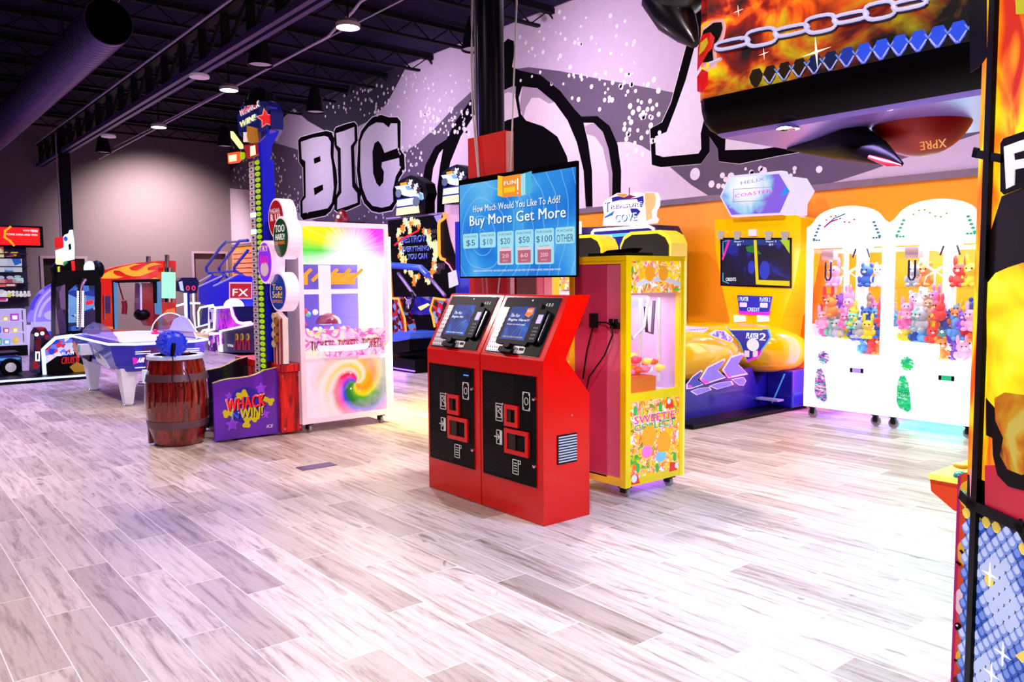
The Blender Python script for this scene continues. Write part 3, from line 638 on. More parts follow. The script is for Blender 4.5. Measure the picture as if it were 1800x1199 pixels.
def crane(rx, y0, x_front, lab, label_grp, detail=True):
    """yellow crane machine whose front faces +X"""
    w_, dp, zb, zt = .62, .55, .075, 1.65
    y1 = y0+w_; xb = x_front-dp
    K = thing('candy_crane_machine', lab, 'crane machine', ((x_front+xb)/2, (y0+y1)/2, 0), label_grp)
    m = MB(); p = .05
    for y in (y0, y1-p):
        for x in (xb, x_front-p): m.box(x, x+p, y, y+p, zb, zt, YEL)
    e = .004
    m.box(xb-e, x_front+e, y0-e, y1+e, zt-.03, zt+e, YEL); m.box(xb+e, x_front-e, y0+e, y1-e, zb+e, zb+.06, YEL); m.box(x_front-.05, x_front-e, y0+e, y1-e, .66, .72, YEL); m.box(xb+e, x_front-e, y0+.001, y0+.012, zt-.05, zt-.02, YEL)
    m.build('frame', K)
    m = MB(); m.box(xb+p, x_front-p, y0+.01, y0+.02, zb+.05, zt-.03, PNK); m.box(xb+.02, x_front-p-.13, y0+.004, y0+.0105, zb+.05, zt-.05, mat('crane side kiosk reflection', 'c03a60', .12, coat=.5)); m.build('side_panel', K)  # magenta sheet paints the red kiosks' reflection onto the pink side
    m = MB(); m.box(xb+p, x_front-p, y1-.02, y1-.01, zb+.05, zt-.03, mat('crane side lilac', 'd8b0e0', .3)); m.box(xb+.01, xb+.02, y0+p, y1-p, zb+.05, zt-.03, CREAM)
    m.box(xb+.02, x_front-.06, y0+.03, y1-.03, .66, .70, CREAM); m.build('inner_lining', K)
    X = FX(x_front-.012)
    m = MB(); m.frect(X, y0+p, y1-.012, zb+.055, .66, 0, .006, CANDY)
    if detail:
        for i, (s_, u0, u1, v0, v1, mt) in enumerate((('SWEETIE', .09, .52, .505, .56, 'ff2a9a'), ('COLLECT', .09, .52, .455, .50, '20a060'))):
            m.ftext(X, s_, y0+u0-.004, y0+u1+.004, v0-.006, v1+.006, .0075, WHT, .06); m.ftext(X, s_, y0+u0, y0+u1, v0, v1, .0085, mat('print '+mt, mt, .4, emit=.3), .02)
        OB = mat('print amber', 'e89a20', .4, emit=.4); PK = mat('print rose', 'f070c8', .4, emit=.4); GN = mat('print green', '20b048', .4, emit=.3); RD = mat('print red', 'e03018', .4, emit=.3)
        m.fcirc(X, y0+.24, .405, .075, .075, .007, .009, OB); m.fcirc(X, y0+.40, .345, .075, .075, .007, .0095, OB)
        m.fcirc(X, y0+.22, .30, .055, .045, .007, .0095, PK); m.fcirc(X, y0+.37, .245, .055, .04, .007, .009, mat('print sky', '70b8f0', .4, emit=.4))
        for a, b in ((.13, .2), (.33, .17), (.52, .22), (.36, .60), (.10, .60)): m.fcirc(X, y0+a, b, .018, .035, .007, .009, GN, 10)
        for a, b in ((.1, .12), (.5, .15), (.46, .61)): m.fpoly(X, [(y0+a-.04, b-.03), (y0+a+.05, b-.03), (y0+a+.03, b+.03), (y0+a-.03, b+.04)], .007, .0085, RD)
        for a, b, r_ in ((.09, .13, .028), (.54, .155, .02), (.14, .14, .01), (.45, .63, .02)): m.fcirc(X, y0+a, b, r_, r_, .009, .0105, WHT, 12)
    m.build('door_art', K)
    m = MB(); m.frect(X, y0+p, y1-.012, 1.40, zt-.03, 0, .006, CANDY)
    if detail:
        for a in (.24, .38): m.fcirc(X, y0+a, 1.535, .05, .055, .007, .009, mat('print amber', 'e89a20', .4), 14)
        m.fpoly(X, [(y0+.1+i*.047, 1.47+.04*sin(i/10*pi)) for i in range(11)]+[(y0+.57-i*.047, 1.435+.045*sin(i/10*pi)) for i in range(11)], .007, .008, WHT)
    m.build('header_art', K)
    m = MB(); m.frect(X, y0+p, y1-p, .72, 1.40, 0, .004, CLR); m.build('window_pane', K)
    m = MB(); m.frect(FX(x_front), y1-.012, y1, zb, zt, 0, .004, YLE); m.build('light_strip', K)
    m = MB(); m.box(x_front-.30, x_front-.16, y0+.15, y0+.42, 1.30, 1.38, CREAM); m.build('claw_carriage', K)
    lamp('crane_led', 'AREA', ((x_front+xb)/2, (y0+y1)/2, 1.37), 7, (1, .92, .95), ((x_front+xb)/2, (y0+y1)/2, 0), .35)
    m = MB(); c_ = CW; x_ = x_front-.12
    m.tube([(x_, y0+.08, 1.36), (x_, y0+.10, 1.2), (x_, y0+.2, 1.08), (x_, y0+.32, 1.16), (x_, y0+.36, 1.38)], .009, c_, 6); m.tube([(x_-.05, y0+.38, 1.34), (x_-.05, y0+.40, 1.12), (x_-.05, y0+.46, 1.10), (x_-.05, y0+.48, 1.34)], .012, mat('dark hose', '3a2c50', .4), 6)
    m.tube([(x_-.02, y0+.30, .76), (x_-.02, y0+.30, 1.36)], .012, c_, 8); m.tube([(x_-.02, y0+.50, .76), (x_-.02, y0+.50, 1.36)], .012, c_, 8); m.build('claw_hose', K)
    m = MB(); m.box(x_front-.25, x_front-.03, y0+.05, y0+.34, .70, .82, mat('orange tray', 'f07820', .4)); m.box(x_front-.24, x_front-.04, y0+.07, y0+.32, .80, .825, mat('tray shadow red', 'd85a20', .5)); m.build('prize_tray', K)
    if detail:
        cc = ['ff80b0', 'ffd030', 'ffffff', 'f06030', '80d0f0', 'f4b0e0', 'ffe060', 'e84860']
        rr = random.Random(11)
        first = {}
        for i in range(26):
            px_, py_, pz_ = x_front-.10-rr.random()*.30, y0+.10+rr.random()*.40, .835+rr.random()*.10
            c = cc[i % 8]; r_ = .028+.012*rr.random()
            q = MB(); q.ball((px_, py_, pz_), (r_, r_*1.3, r_*.8), mat('candy '+c, c, .4, emit=.15), 10, 6)
            q.fpoly(frame((px_, py_+r_*1.2, pz_), (0, 1, 0), (0, 0, 1)), [(0, 0), (.02, .015), (.02, -.015)], -.003, .003, mat('candy '+c, c, .4, emit=.15))
            tag(q.build('wrapped_candy'), 'small wrapped sweet in the heap inside the yellow crane machine', 'candy', 'wrapped sweets in the yellow crane machine')
    casters(K, (xb+.07, x_front-.06), (y0+.06, y1-.10), zb)
    if detail: lamp('crane_under_fill', 'AREA', ((x_front+xb)/2, y1-.15, zb-.005), 1.2, (.25, .1, 1), ((x_front+xb)/2, y1-.15, 0), .35)  # violet fill added for the blue spill below, the crane has no strip
    return K
crane(0, 4.02, -3.70, 'tall yellow crane machine full of sweets with pink side panel behind the kiosks', None)
crane(0, 5.12, -5.60, 'second yellow crane machine half hidden behind the red column and kiosks', None, False)
m = MB(); BC = mat('black cable', '0a0a0c', .4)
m.tube([(-3.98, 4.015, 1.22-.02), (-3.86, 4.0, 1.20), (-3.80, 3.99, 1.18), (-3.785, 3.98, 1.12), (-3.85, 3.97, .98), (-3.98, 3.95, .82), (-4.02, 3.93, .6)], .006, BC, 6)
m.tube([(-3.98, 4.0, 1.20), (-4.03, 3.98, 1.0), (-4.05, 3.96, .8)], .006, BC, 6); m.box(-4.02, -3.96, 3.99, 4.02, 1.16, 1.26, BC)
tag(m.build('power_cable'), 'black looping power cable hanging off the pink side of the yellow machine', 'cable')
m = MB(); m.box(-3.83, -3.76, 4.0, 4.025, 1.16, 1.20, BC); m.box(-3.83, -3.76, 3.985, 4.02, 1.20, 1.206, BC); m.box(-3.825, -3.81, 3.985, 4.01, 1.20, 1.23, BC); m.box(-3.78, -3.765, 3.985, 4.01, 1.20, 1.23, BC)
tag(m.build('cable_hook'), 'small black cable hook on the pink side of the yellow machine', 'hook')
m = MB(); m.box(-4.16, -3.80, 4.12, 4.40, 1.652, 1.68, BLKP); m.prism('y', [(-4.1, 1.68), (-3.85, 1.68), (-3.80, 1.71), (-4.05, 1.70)], 4.2, 4.3, BLKP)
tag(m.build('folded_black_case'), 'flat black plastic case lying on top of the yellow crane machine', 'case')

# ---- white ticket machine (front faces +X)
TX, T0, T1 = -7.38, 3.39, 4.39
K = thing('ticket_machine', 'tall white ticket machine with rainbow swirl door and TICKETS banner', 'ticket machine', (TX-.3, (T0+T1)/2, 0))
WHM = mat('machine white gloss', 'f6dcf0', .3, coat=.2, emit=.12, ecol='ffd8f4', var=.02)
m = MB(); X = FX(TX); fr = .05
for a in ((T0, T0+fr, .09, 2.08), (T1-fr, T1, .09, 2.08)): m.frr(X, *a, .008, -.05, 0, WHM, 2)
for a in ((T0+fr-.01, T1-fr+.01, 2.03, 2.078), (T0+fr-.01, T1-fr+.01, .092, .15), (T0+fr-.01, T1-fr+.01, .70, .735)): m.frect(X, *a, -.05, -.001, WHM)
m.box(TX-.62, TX-.05, T0, T0+.03, .09, 2.08, WHM); m.box(TX-.62, TX-.05, T0, T1, 2.05, 2.08, WHM); m.box(TX-.62, TX-.58, T0, T1, .09, 2.08, WHM); m.box(TX-.62, TX-.05, T0, T1, .09, .13, WHM)
m.box(TX-.6, TX-.05, T1-.03, T1, .09, .75, WHM)
m.build('cabinet', K)
def swirl(c, white='f4d4ea'):
    def f(nt):
        ang, r = radial(nt, c)
        t = mth(nt, 'FRACT', mth(nt, 'ADD', mth(nt, 'MULTIPLY_ADD', r, -1.5, ang), mth(nt, 'MULTIPLY', noise(nt, obco(nt), 5, 2), .08)))
        col = ramp(nt, t, [(0, '208020'), (.08, '60a820'), (.15, 'ffd800'), (.26, 'ff9000'), (.40, 'ffb000'), (.47, 'ffe8d0'), (.56, 'ffc810'), (.64, 'ffd8d0'), (.72, 'ff1030'), (.80, 'ff20b0'), (.87, '3040e0'), (.93, '106838'), (1, '208020')])
        fd = mth(nt, 'ADD', ramp(nt, r, [(.16, (0, 0, 0)), (.52, (1, 1, 1))]), mth(nt, 'MULTIPLY_ADD', noise(nt, obco(nt), 6, 3, 1), .8, -.38)); nt.nodes[-1].use_clamp = True if hasattr(nt.nodes[-1], 'use_clamp') else False
        return mixc(nt, fd, col, white)
    return f
m = MB(); m.frect(X, T0+fr, T1-fr, .15, .70, -.03, -.012, mat('rainbow swirl print', rough=.3, emit=.9, fn=swirl((.10, .46)))); 
for a, b in ((3.72, .60), (3.86, .575), (3.93, .56), (3.93, .40), (4.03, .37), (3.6, .5), (3.64, .31)): m.fstar(X, a, b, .016, -.012, -.010, WHT, 5)
m.build('lower_door', K)
def burst(nt):
    ang, r = radial(nt, (.08, 1.80))
    ray = noise(nt, obco(nt), 1, 0)
    cb = nn(nt, 'ShaderNodeCombineXYZ'); nt.links.new(mth(nt, 'MULTIPLY', ang, 30), cb.inputs[0])
    ry = noise(nt, cb.outputs[0], 2.2, 2)
    col = ramp(nt, ang, [(0, '60e020'), (.08, 'ffe400'), (.30, 'ff9a00'), (.34, 'ff30d0'), (.40, 'e030f0'), (.5, 'ff40f0'), (.62, 'f060f0'), (.9, 'b0f060'), (1, '60e020')])
    ang2 = mth(nt, 'FRACT', mth(nt, 'ADD', ang, .5)); col = ramp(nt, ang2, [(0, 'f0a0ff'), (.06, 'ff40f0'), (.17, 'f020ff'), (.24, 'ff60d0'), (.29, 'ff8040'), (.36, 'ffe000'), (.45, 'fff000'), (.5, '50e040'), (.56, 'ffffff'), (.95, 'ffffff'), (1, 'f0a0ff')])
    k = mth(nt, 'ADD', ramp(nt, r, [(.10, (1, 1, 1)), (.34, (0, 0, 0))]), mth(nt, 'MULTIPLY_ADD', ry, 1.2, -.62)); nt.nodes[-1].use_clamp = True
    return mixc(nt, k, col, 'ffffff')
m = MB(); m.frect(X, T0+fr, T1-fr, 1.66, 2.03, -.03, -.012, mat('starburst header print', rough=.3, emit=.95, fn=burst)); m.build('header_art', K)
m = MB(); BN = mat('banner print', rough=.3, emit=.9, fn=lambda nt: ramp(nt, noise(nt, obco(nt), 5, 2, 1.5), [(.3, 'fff0c0'), (.42, 'f4d8e8'), (.5, 'f0b0e8'), (.56, 'f040b0'), (.6, 'f4e0e8'), (.68, 'd8d820')]))
m.frect(X, T0+fr, T1-fr, .735, 1.01, -.03, -.012, BN); TR = mat('ticket red', 'ff1838', .4, emit=.6, var=0); TM = mat('ticket magenta', 'e820b0', .4, emit=.6, var=0); TKD = mat('ticket shadow', '5a0838', .4, var=0)
for i, (a, b) in enumerate(((3.49, 3.75), (3.79, 4.02), (4.06, 4.29))):
    m.ftext(X, 'TICKETS', a+.010, b+.010, .808, .900, -.011, TKD, .012); m.ftext(X, 'TICKETS', a-.004, b+.004, .817, .914, -.0102, TPl, .012); m.ftext(X, 'TICKETS', a, b, .822, .909, -.0095, TR if i else TM, .0)
m.build('tickets_banner', K)
m = MB(); m.frect(X, T0+fr, T1-fr, 1.01, 1.66, -.022, -.018, CLR); m.box(TX-.5, TX-.05, T1-.012, T1-.008, .75, 2.05, CLR); m.build('window_pane', K)
m = MB(); m.box(TX-.58, TX-.57, T0+.03, T1-.05, .74, 2.03, mat('machine back wall', '5a48c0', .4, emit=.35)); m.box(TX-.57, TX-.05, T0+.03, T1-.05, .74, .78, mat('machine deck pink', 'f0c0e0', .4, emit=.3)); m.build('inner_back', K)
INW = mat('machine inner white', 'ffffff', .4, emit=.95, ecol='fbe8ff'); INO = mat('machine inner orange', 'ffa020', .4, emit=1.0)
m = MB(); m.box(TX-.34, TX-.26, 3.76, 3.86, 1.05, 1.66, INW); m.box(TX-.5, TX-.46, T0+.06, T1-.08, 1.36, 1.41, INW)
for i in range(6): m.tube([(TX-.50, T0+.08+i*.15, 1.50), (TX-.50, T0+.22+i*.15, 1.62)], .018, INO, 6)
m.box(TX-.53, TX-.5, T0+.06, 3.72, 1.46, 1.58, INO); m.box(TX-.53, TX-.5, 3.95, T1-.12, 1.46, 1.58, INO); m.build('light_bars', K)
m = MB(); m.ball((TX-.28, 3.83, 1.06), (.13, .13, .11), mat('ruby dome', '90305a', .1, coat=1), 20, 10, 0, 90); m.build('centre_dome', K)
m = MB()
for i in range(7):
    a = radians(-60+i*20); m.tube([(TX-.28, 3.83, .92), (TX-.2, 3.83+.2*sin(a), 1.02), (TX-.12, 3.83+.4*sin(a), .82)], .02, INW if i % 2 else mat('arm rose', 'e060a0', .3, emit=.4), 8)
m.lathe([(.38, .80), (.40, .84), (.38, .86), (.33, .82)], (TX-.28, 3.86, 0), INW, 32)
for i in range(16): m.ball((TX-.1-random.random()*.3, 3.47+random.random()*.26, .9+random.random()*.3), .03, mat('bauble %d' % (i % 4), ['8060e0', 'e0f0ff', 'd04060', '60c0b0'][i % 4], .2, emit=.3), 8, 6)
m.build('ticket_wheel', K)
m = MB(); LS = mat('white edge light', 'fffff0', .4, emit=6, ecol='fffde0'); YS = mat('yellow edge light', 'ffe830', .4, emit=5, ecol='ffe020')
m.box(TX-.06, TX-.01, T1, T1+.035, .20, 1.95, LS); m.box(TX-.60, TX-.07, T1+.0, T1+.012, .16, 1.98, LS); m.build('edge_light', K)
casters(K, (TX-.55, TX-.05), (T0+.09, T1-.1), .09, .04)
lamp('ticket_edge_glow', 'AREA', (TX-.3, T1+.06, .9), 85, (1, .82, .05), (TX-.1, T1+1.4, 0), 1.4, .5)
lamp('ticket_glow', 'AREA', (TX+.02, 3.9, 1.8), 12, (1, .8, 1), (TX+2, 3.9, .6), .8, .3)
# ================================================================ whack game: barrel, side panels, tower
WOODR = mat('barrel stave gloss', rough=.15, coat=.8, fn=lambda nt: ramp(nt, noise(nt, obco(nt, (6, 6, .8)), 4, 3, 1), [(.3, '3c0804'), (.5, '78140a'), (.7, '9c2212')]))
HOOP = mat('barrel hoop', '6a4a58', .35, .3); PURP = mat('side panel purple', '5a18a8', .3, coat=.3, emit=.18)
RWOOD = mat('red painted wood', rough=.35, fn=lambda nt: ramp(nt, noise(nt, obco(nt, (9, 9, 1.2)), 3, 3, 1), [(.38, '8a0808'), (.5, 'd81010'), (.65, 'f02018')]))
WK = thing('whacking_tower_game', 'tall whacking game with wooden barrel stand, purple side panel and tower of score lights', 'arcade game', (-7.9, 2.9, 0))
bc = (-7.76, 2.33, 0); m = MB()
prof = [(.20, 0), (.225, .03), (.262, .2), (.282, .42), (.272, .6), (.235, .78), (.235, .80)]
m.lathe(prof, bc, WOODR, 40)
bar = m.build('barrel', WK)
for z0, z1, ra, rb in ((.17, .235, .258, .268), (.60, .665, .275, .262)):
    MB().lathe([(ra, z0), (ra+.006, z0), (rb+.006, z1), (rb, z1)], bc, HOOP, 40).build('hoop', bar)
m = MB(); m.lathe([(.20, .795), (.25, .795), (.252, .825), (.24, .835), (.20, .83), (.001, .828)], bc, mat('rim pale blue', 'b8c0e8', .3, emit=.25), 40); m.build('rim', bar)
m = MB(); m.lathe([(.001, .831), (.19, .831)], bc, mat('target pad', '2a3a4a', .3), 32); m.fpoly(FZ(.833), [(-7.85, 2.38), (-7.72, 2.34), (-7.70, 2.42), (-7.82, 2.48)], 0, .01, mat('pad red', 'c02020', .4)); m.build('target', bar)
m = MB(); CARV = mat('carved relief', 'd8402a', .2, coat=.6)
for i in range(9):
    a = radians(-75+i*14); m.tube([(bc[0]+.285*cos(a), bc[1]+.285*sin(a), .36+.02*(i % 3)), (bc[0]+.289*cos(a+.05), bc[1]+.289*sin(a+.05), .50), (bc[0]+.28*cos(a+.02), bc[1]+.28*sin(a+.02), .58+.03*(i % 2))], .008, WOODR, 5)
m.build('carving', bar)
m = MB(); m.box(-7.84, -7.76, 2.05, 2.13, .58, .70, mat('card reader white', 'd8e4ff', .3, emit=.4)); m.box(-7.76, -7.755, 2.07, 2.11, .62, .68, mat('reader window', '2040c0', .3, emit=.5)); m.box(-7.84, -7.79, 2.08, 2.13, .02, .58, mat('lit side post', '60241a', .3)); m.build('card_reader', WK, .006)
SP = FX(-7.5)
m = MB(); yb0, yb1 = 2.575, 3.20
top = [(2.575, .555), (2.65, .575), (2.74, .585), (2.83, .585), (2.92, .59), (3.0, .61), (3.08, .64), (3.20, .655)]
m.prism('x', [(yb0, .02), (yb1, .02)]+top[::-1], -7.53, -7.5, PURP); side = m.build('side_panel', WK)
MB().tube([(-7.515, a, b+.006) for a, b in top], .007, mat('yellow edge trim', 'ffe88a', .3), 6).build('edge_trim', side)
m = MB(); PS = mat('star violet', '8a30d8', .35, emit=.25); PSL = mat('star outline', 'a860f0', .35, emit=.4); BLU = mat('logo blue', '1a50e8', .35, emit=.4)
for a, b, r_ in ((3.03, .475, .055), (2.72, .43, .035), (2.74, .16, .06), (3.06, .22, .045)): m.fstar(SP, a, b, r_*1.1, 0, .001, PSL); m.fstar(SP, a, b, r_, 0, .002, PS)
m.fcirc(SP, 2.87, .33, .17, .17, 0, .0015, mat('panel deep blue', '2810a0', .35, emit=.25), 24)
YB = mat('logo yellow', 'ffd010', .35, emit=.5, var=0); RB = mat('logo red', 'f01818', .35, emit=.4, var=0)
def bone(cx, cy, a, L=.07):
    ca, sa = cos(a), sin(a)
    for t in (-1, 1):
        for q in (-.35, .35): m.fcirc(SP, cx+t*L*.45*ca-q*.05*sa, cy+t*L*.45*sa+q*.05*ca, .022, .022, .002, .006, YB, 10)
    m.fline(SP, [(cx-L*.4*ca, cy-L*.4*sa), (cx+L*.4*ca, cy+L*.4*sa)], .045, .002, .0062, YB)
bone(2.84, .43, .4); bone(3.08, .36, -.5, .12); bone(2.705, .27, .2, .06); bone(2.88, .165, 1.4, .07); bone(2.96, .2, .7, .04)
for t_, a, b, c_, d_, mt, sh in (('WHACK', 2.69, 3.06, .285, .40, RB, .02), ('N', 2.745, 2.80, .215, .265, BLU, 0), ('WIN!', 2.82, 3.035, .21, .30, YB, .0)):
    m.ftext(SP, t_, a-.006, b+.006, c_-.007, d_+.006, .0075, WHT, .07, 0, sh); m.ftext(SP, t_, a+.006, b+.01, c_-.008, d_-.008, .0085, BLK, .05, 0, sh); m.ftext(SP, t_, a, b, c_, d_, .0095, mt, .045, 0, sh)
m.ftext(SP, 'ICE', 3.07, 3.13, .085, .115, .004, WHT, .05, .3); m.build('logo', side)
m = MB(); m.prism('x', [(yb0, .02), (yb1, .02)]+[(a, b+.09*max(0, (a-2.6))) for a, b in top[::-1]], -8.28, -8.25, mat('far panel inside', '0a0818', .25, coat=.5)); m.tube([(-8.265, a, b+.09*max(0, a-2.6)+.006) for a, b in top], .007, mat('yellow edge trim', 'ffe88a', .3), 6); m.box(-8.25, -7.53, 2.75, 3.2, .02, .30, mat('game deck', '10102c', .3)); m.build('far_side_panel', WK)
for i, x in enumerate((-7.62, -8.55)):
    m = MB(); m.box(x, x+.17, 3.20, 3.42, .02, .62, RWOOD); pst = m.build('post', WK, .012)
    if i == 0:
        for a, b in ((3.225, .58), (3.39, .58), (3.235, .06), (3.395, .06)): m = MB(); m.fstar(FX(-7.452), a, b, .016, 0, .008, mat('pink stud', 'ff70a0', .3)); m.build('stud', pst)
MB().box(-8.6, -7.41, 3.195, 3.44, .62, .70, RWOOD).build('cross_beam', WK, .01)
TY0 = 3.155; TF = FY(TY0)
tx0 = at(438, 290, 1, TY0)[0]; tx1 = at(458, 290, 1, TY0)[0]; ztop = at(438, 285, 1, TY0)[2]
NAVY = mat('tower blue', '1418c8', .25, coat=.5, emit=.08); NAVD = mat('tower navy', '0a0a40', .3, coat=.4)
m = MB(); m.box(tx0, tx1, TY0, TY0+.03, .34, ztop, NAVD); m.box(tx0, tx1-.002, TY0+.03, TY0+.12, .71, ztop, NAVD); m.box(tx1-.01, tx1+.008, TY0+.005, TY0+.135, .71, ztop, NAVY); tow = m.build('tower', WK, .004)
NB = mat('number cell', 'c8b8c4', .4, emit=.15); NK = mat('number ink', '3a1420', .5, var=0); GB = mat('green bulb', 'c8e010', .2, emit=.65, ecol='b8e000'); CY = mat('cell lit', 'c0fff4', .3, emit=2.5)
nw = (tx1-tx0)
m = MB(); n_ = 42; dz = (ztop-.36)/n_
for i in range(n_):
    z = .36+i*dz; lit = i in (29, 32)
    m.frect(TF, tx0+.02*nw, tx0+.44*nw, z+.004, z+dz-.003, 0, .006, CY if lit else NB)
    if not lit: m.frect(TF, tx0+.15*nw, tx0+.30*nw, z+dz*.3, z+dz*.7, .006, .008, NK if i % 3 else mat('number red', 'b02030', .5))
m.build('number_strip', tow)
m = MB()
for i in range(n_): m.ball((tx0+.74*nw, TY0, .36+(i+.5)*dz), (.20*nw, .02, dz*.42), GB, 10, 6)
m.build('green_bulbs', tow)
m = MB(); MQ = frame((0, TY0-.06, 0), (1, 0, 0), (0, 0, 1)); MK = mat('marquee navy', '141a70', .25, coat=.5)
q = uvs(MQ, [(420, 236), (417, 205), (424, 186), (436, 178), (468, 178), (476, 196), (476, 226), (466, 246), (452, 252), (436, 252)]); m.fpoly(MQ, q, -.12, 0, MK)
sx = q[5][0]; SXF = FX(sx-.03)
m.fpoly(SXF, uvs(SXF, [(472, 186), (487, 190), (491, 206), (495, 216), (489, 236), (479, 254), (473, 291), (461, 291), (458, 250), (470, 236)]), -.06, 0, NAVY)
m.fpoly(SXF, uvs(SXF, [(455, 190), (476, 188), (478, 226), (457, 232)]), -.03, .004, MK)
sc_ = uv(SXF, 467, 209); m.fstar(SXF, sc_[0], sc_[1], .095, 0, .008, mat('star edge', 'ff9080', .3, emit=.8), 5, .5, 1.75); m.fstar(SXF, sc_[0], sc_[1], .078, 0, .012, mat('star red', 'f01020', .3, emit=.8), 5, .5, 1.75)
m.fpoly(SXF, uvs(SXF, [(476, 218), (486, 217), (485, 232), (473, 236)]), 0, .004, mat('marquee violet', '7a40e0', .3, emit=.6))
mq = m.build('marquee', tow)
m = MB()
def mtext(t_, x0, x1, y0, y1, mt, d):
    a = uv(MQ, x0, y1); b = uv(MQ, x1, y0); m.ftext(MQ, t_, a[0], b[0], a[1], b[1], d, mt, .05, 0, .02)
for t_, bb, mt in (('WHACK', (424, 455, 181, 204), RB), ('WIN!', (424, 448, 205, 224), YB)):
    mtext(t_, bb[0]-1.5, bb[1]+1.5, bb[2]-1.5, bb[3]+1.5, mat('lit letter edge', 'e0f0ff', .4, emit=1.6), .006); mtext(t_, *bb, mat('lit '+t_, 'ff3040' if mt is RB else 'fff020', .4, emit=1.4), .01)
m.build('lit_letters', mq)
m = MB(); c_ = at(460, 178, 1, TY0+.02); m.lathe([(.15, 0), (.155, .05), (.13, .13), (.07, .18), (.001, .195)], (c_[0]-.03, c_[1], c_[2]-.06), mat('black glass dome', '06060c', .06, coat=1), 24); m.build('beacon_dome', tow)
m = MB(); a = uvs(MQ, [(410, 231), (414, 236), (430, 258), (426, 262), (411, 243)]); m.fpoly(MQ, a, 0, .03, mat('lit bone', 'fff0a0', .3, emit=1.2))
a = uvs(MQ, [(405, 270), (424, 267), (427, 280), (421, 286), (406, 288)]); m.fpoly(MQ, a, 0, .03, mat('lit arrow edge', 'ff5010', .3, emit=1)); a = uvs(MQ, [(408, 274), (421, 272), (421, 283), (409, 285)]); m.fpoly(MQ, a, .03, .036, mat('lit arrow', 'fff0b0', .3, emit=1.6))
a = uvs(MQ, [(439, 222), (452, 226), (455, 250), (444, 252), (439, 240)]); m.fpoly(MQ, a, -.01, .03, mat('amber horn', 'd88018', .4, emit=.5)); a = uvs(MQ, [(433, 233), (440, 233), (440, 250), (433, 250)]); m.fpoly(MQ, a, -.01, .03, mat('pale glove', 'e8d8d0', .4, emit=.3))
a = uvs(MQ, [(432, 256), (453, 254), (456, 272), (438, 279), (436, 266)]); m.fpoly(MQ, a, -.01, .03, mat('red mouth', 'c81820', .3, emit=.5)); a = uvs(MQ, [(446, 258), (454, 256), (455, 272), (446, 275)]); m.fpoly(MQ, a, .03, .034, mat('lit arrow', 'fff0b0', .3, emit=1.6))
m.fcirc(MQ, *uv(MQ, 429, 274), .03, .035, 0, .03, GB, 10); m.build('lit_figures', mq)
BY = 3.08; BF = FY(BY)
BWH = mat('bubble side', 'f8d8f0', .35, emit=.45, ecol='ffd0f0')
for nm, cx, cy, rx, ry, tail, col, lines in (
        ('red', 480, 384, 13, 34, (482, 424), 'b01418', [('HOW', 372, 366, 'c8c0d0'), ('STRONG', 370, 375, 'f0d0d0'), ('R U?', 376, 388, 'ffffff')]),
        ('green', 492, 418, 13, 36, (490, 462), '104a1c', [('TOO', 395, 408, 'ffffff'), ('HARD!', 411, 422, 'ffffff'), ('500 POINTS', 424, 430, 'ff9020')]),
        ('violet', 473, 461, 12, 36, (474, 500), '8a28e8', [('TRY', 432, 442, 'ffe840'), ('500', 450, 464, 'ff2080')]),
        ('blue', 489, 513, 14, 33, (483, 548), '1040b0', [('Too', 500, 510, 'f0c020'), ('Soft!', 512, 524, 'f0c020'), ('100 POINTS', 527, 533, 'f08020')])):
    c_ = uv(BF, cx, cy); ru = abs(uv(BF, cx+rx, cy)[0]-c_[0]); rv = abs(uv(BF, cx, cy-ry)[1]-c_[1])
    dy = {'red': .03, 'green': .01, 'violet': -.04, 'blue': 0}[nm]; Ff = frame((0, BY+dy, 0), (1, 0, 0), (0, 0, 1))
    m = MB(); m.fcirc(Ff, c_[0], c_[1], ru*1.08, rv*1.06, -.125, 0, BWH, 28)
    m.fcirc(Ff, c_[0], c_[1], ru*.95, rv*.95, 0, .006, mat('bubble '+nm, col, .25, coat=.5, emit=.9 if nm == 'violet' else .15), 28)
    if nm == 'violet': m.fcirc(Ff, c_[0], c_[1]-rv*.35, ru*.6, rv*.35, .006, .008, WHM, 16)
    for t_, y0_, y1_, cc in lines:
        a = c_[1]+(cy-y1_)*rv/ry; b = c_[1]+(cy-y0_)*rv/ry; w2 = ru*.62
        m.ftext(Ff, t_, c_[0]-w2, c_[0]+w2, a, b, .010, mat('bubble ink '+cc, cc, .4, emit=.4), .03)
    m.build('speech_bubble', WK)
m = MB(); m.box(-7.62, -7.30, BY+.125, BY+.15, .70, 2.1, NAVD)
a = uvs(BF, [(479, 560), (486, 548), (497, 560), (499, 640), (482, 640)]); m.fpoly(BF, a, -.05, 0, mat('stripe white', 'f0e0e0', .4))
for k in range(3): a = uvs(BF, [(481+k*6, 560), (484+k*6, 560), (486+k*5.5, 640), (483+k*5.5, 640)]); m.fpoly(BF, a, 0, .004, mat('stripe red', 'b01420', .4))
for k in range(7): c_ = uv(BF, 484+(k % 2)*4, 556+k*8); m.fcirc(BF, c_[0], c_[1], .045, .035, .004, .02, mat('snack brown' if k % 2 else 'snack cream', 'b06a20' if k % 2 else 'e8c890', .4), 10)
m.build('bubble_stand', WK)
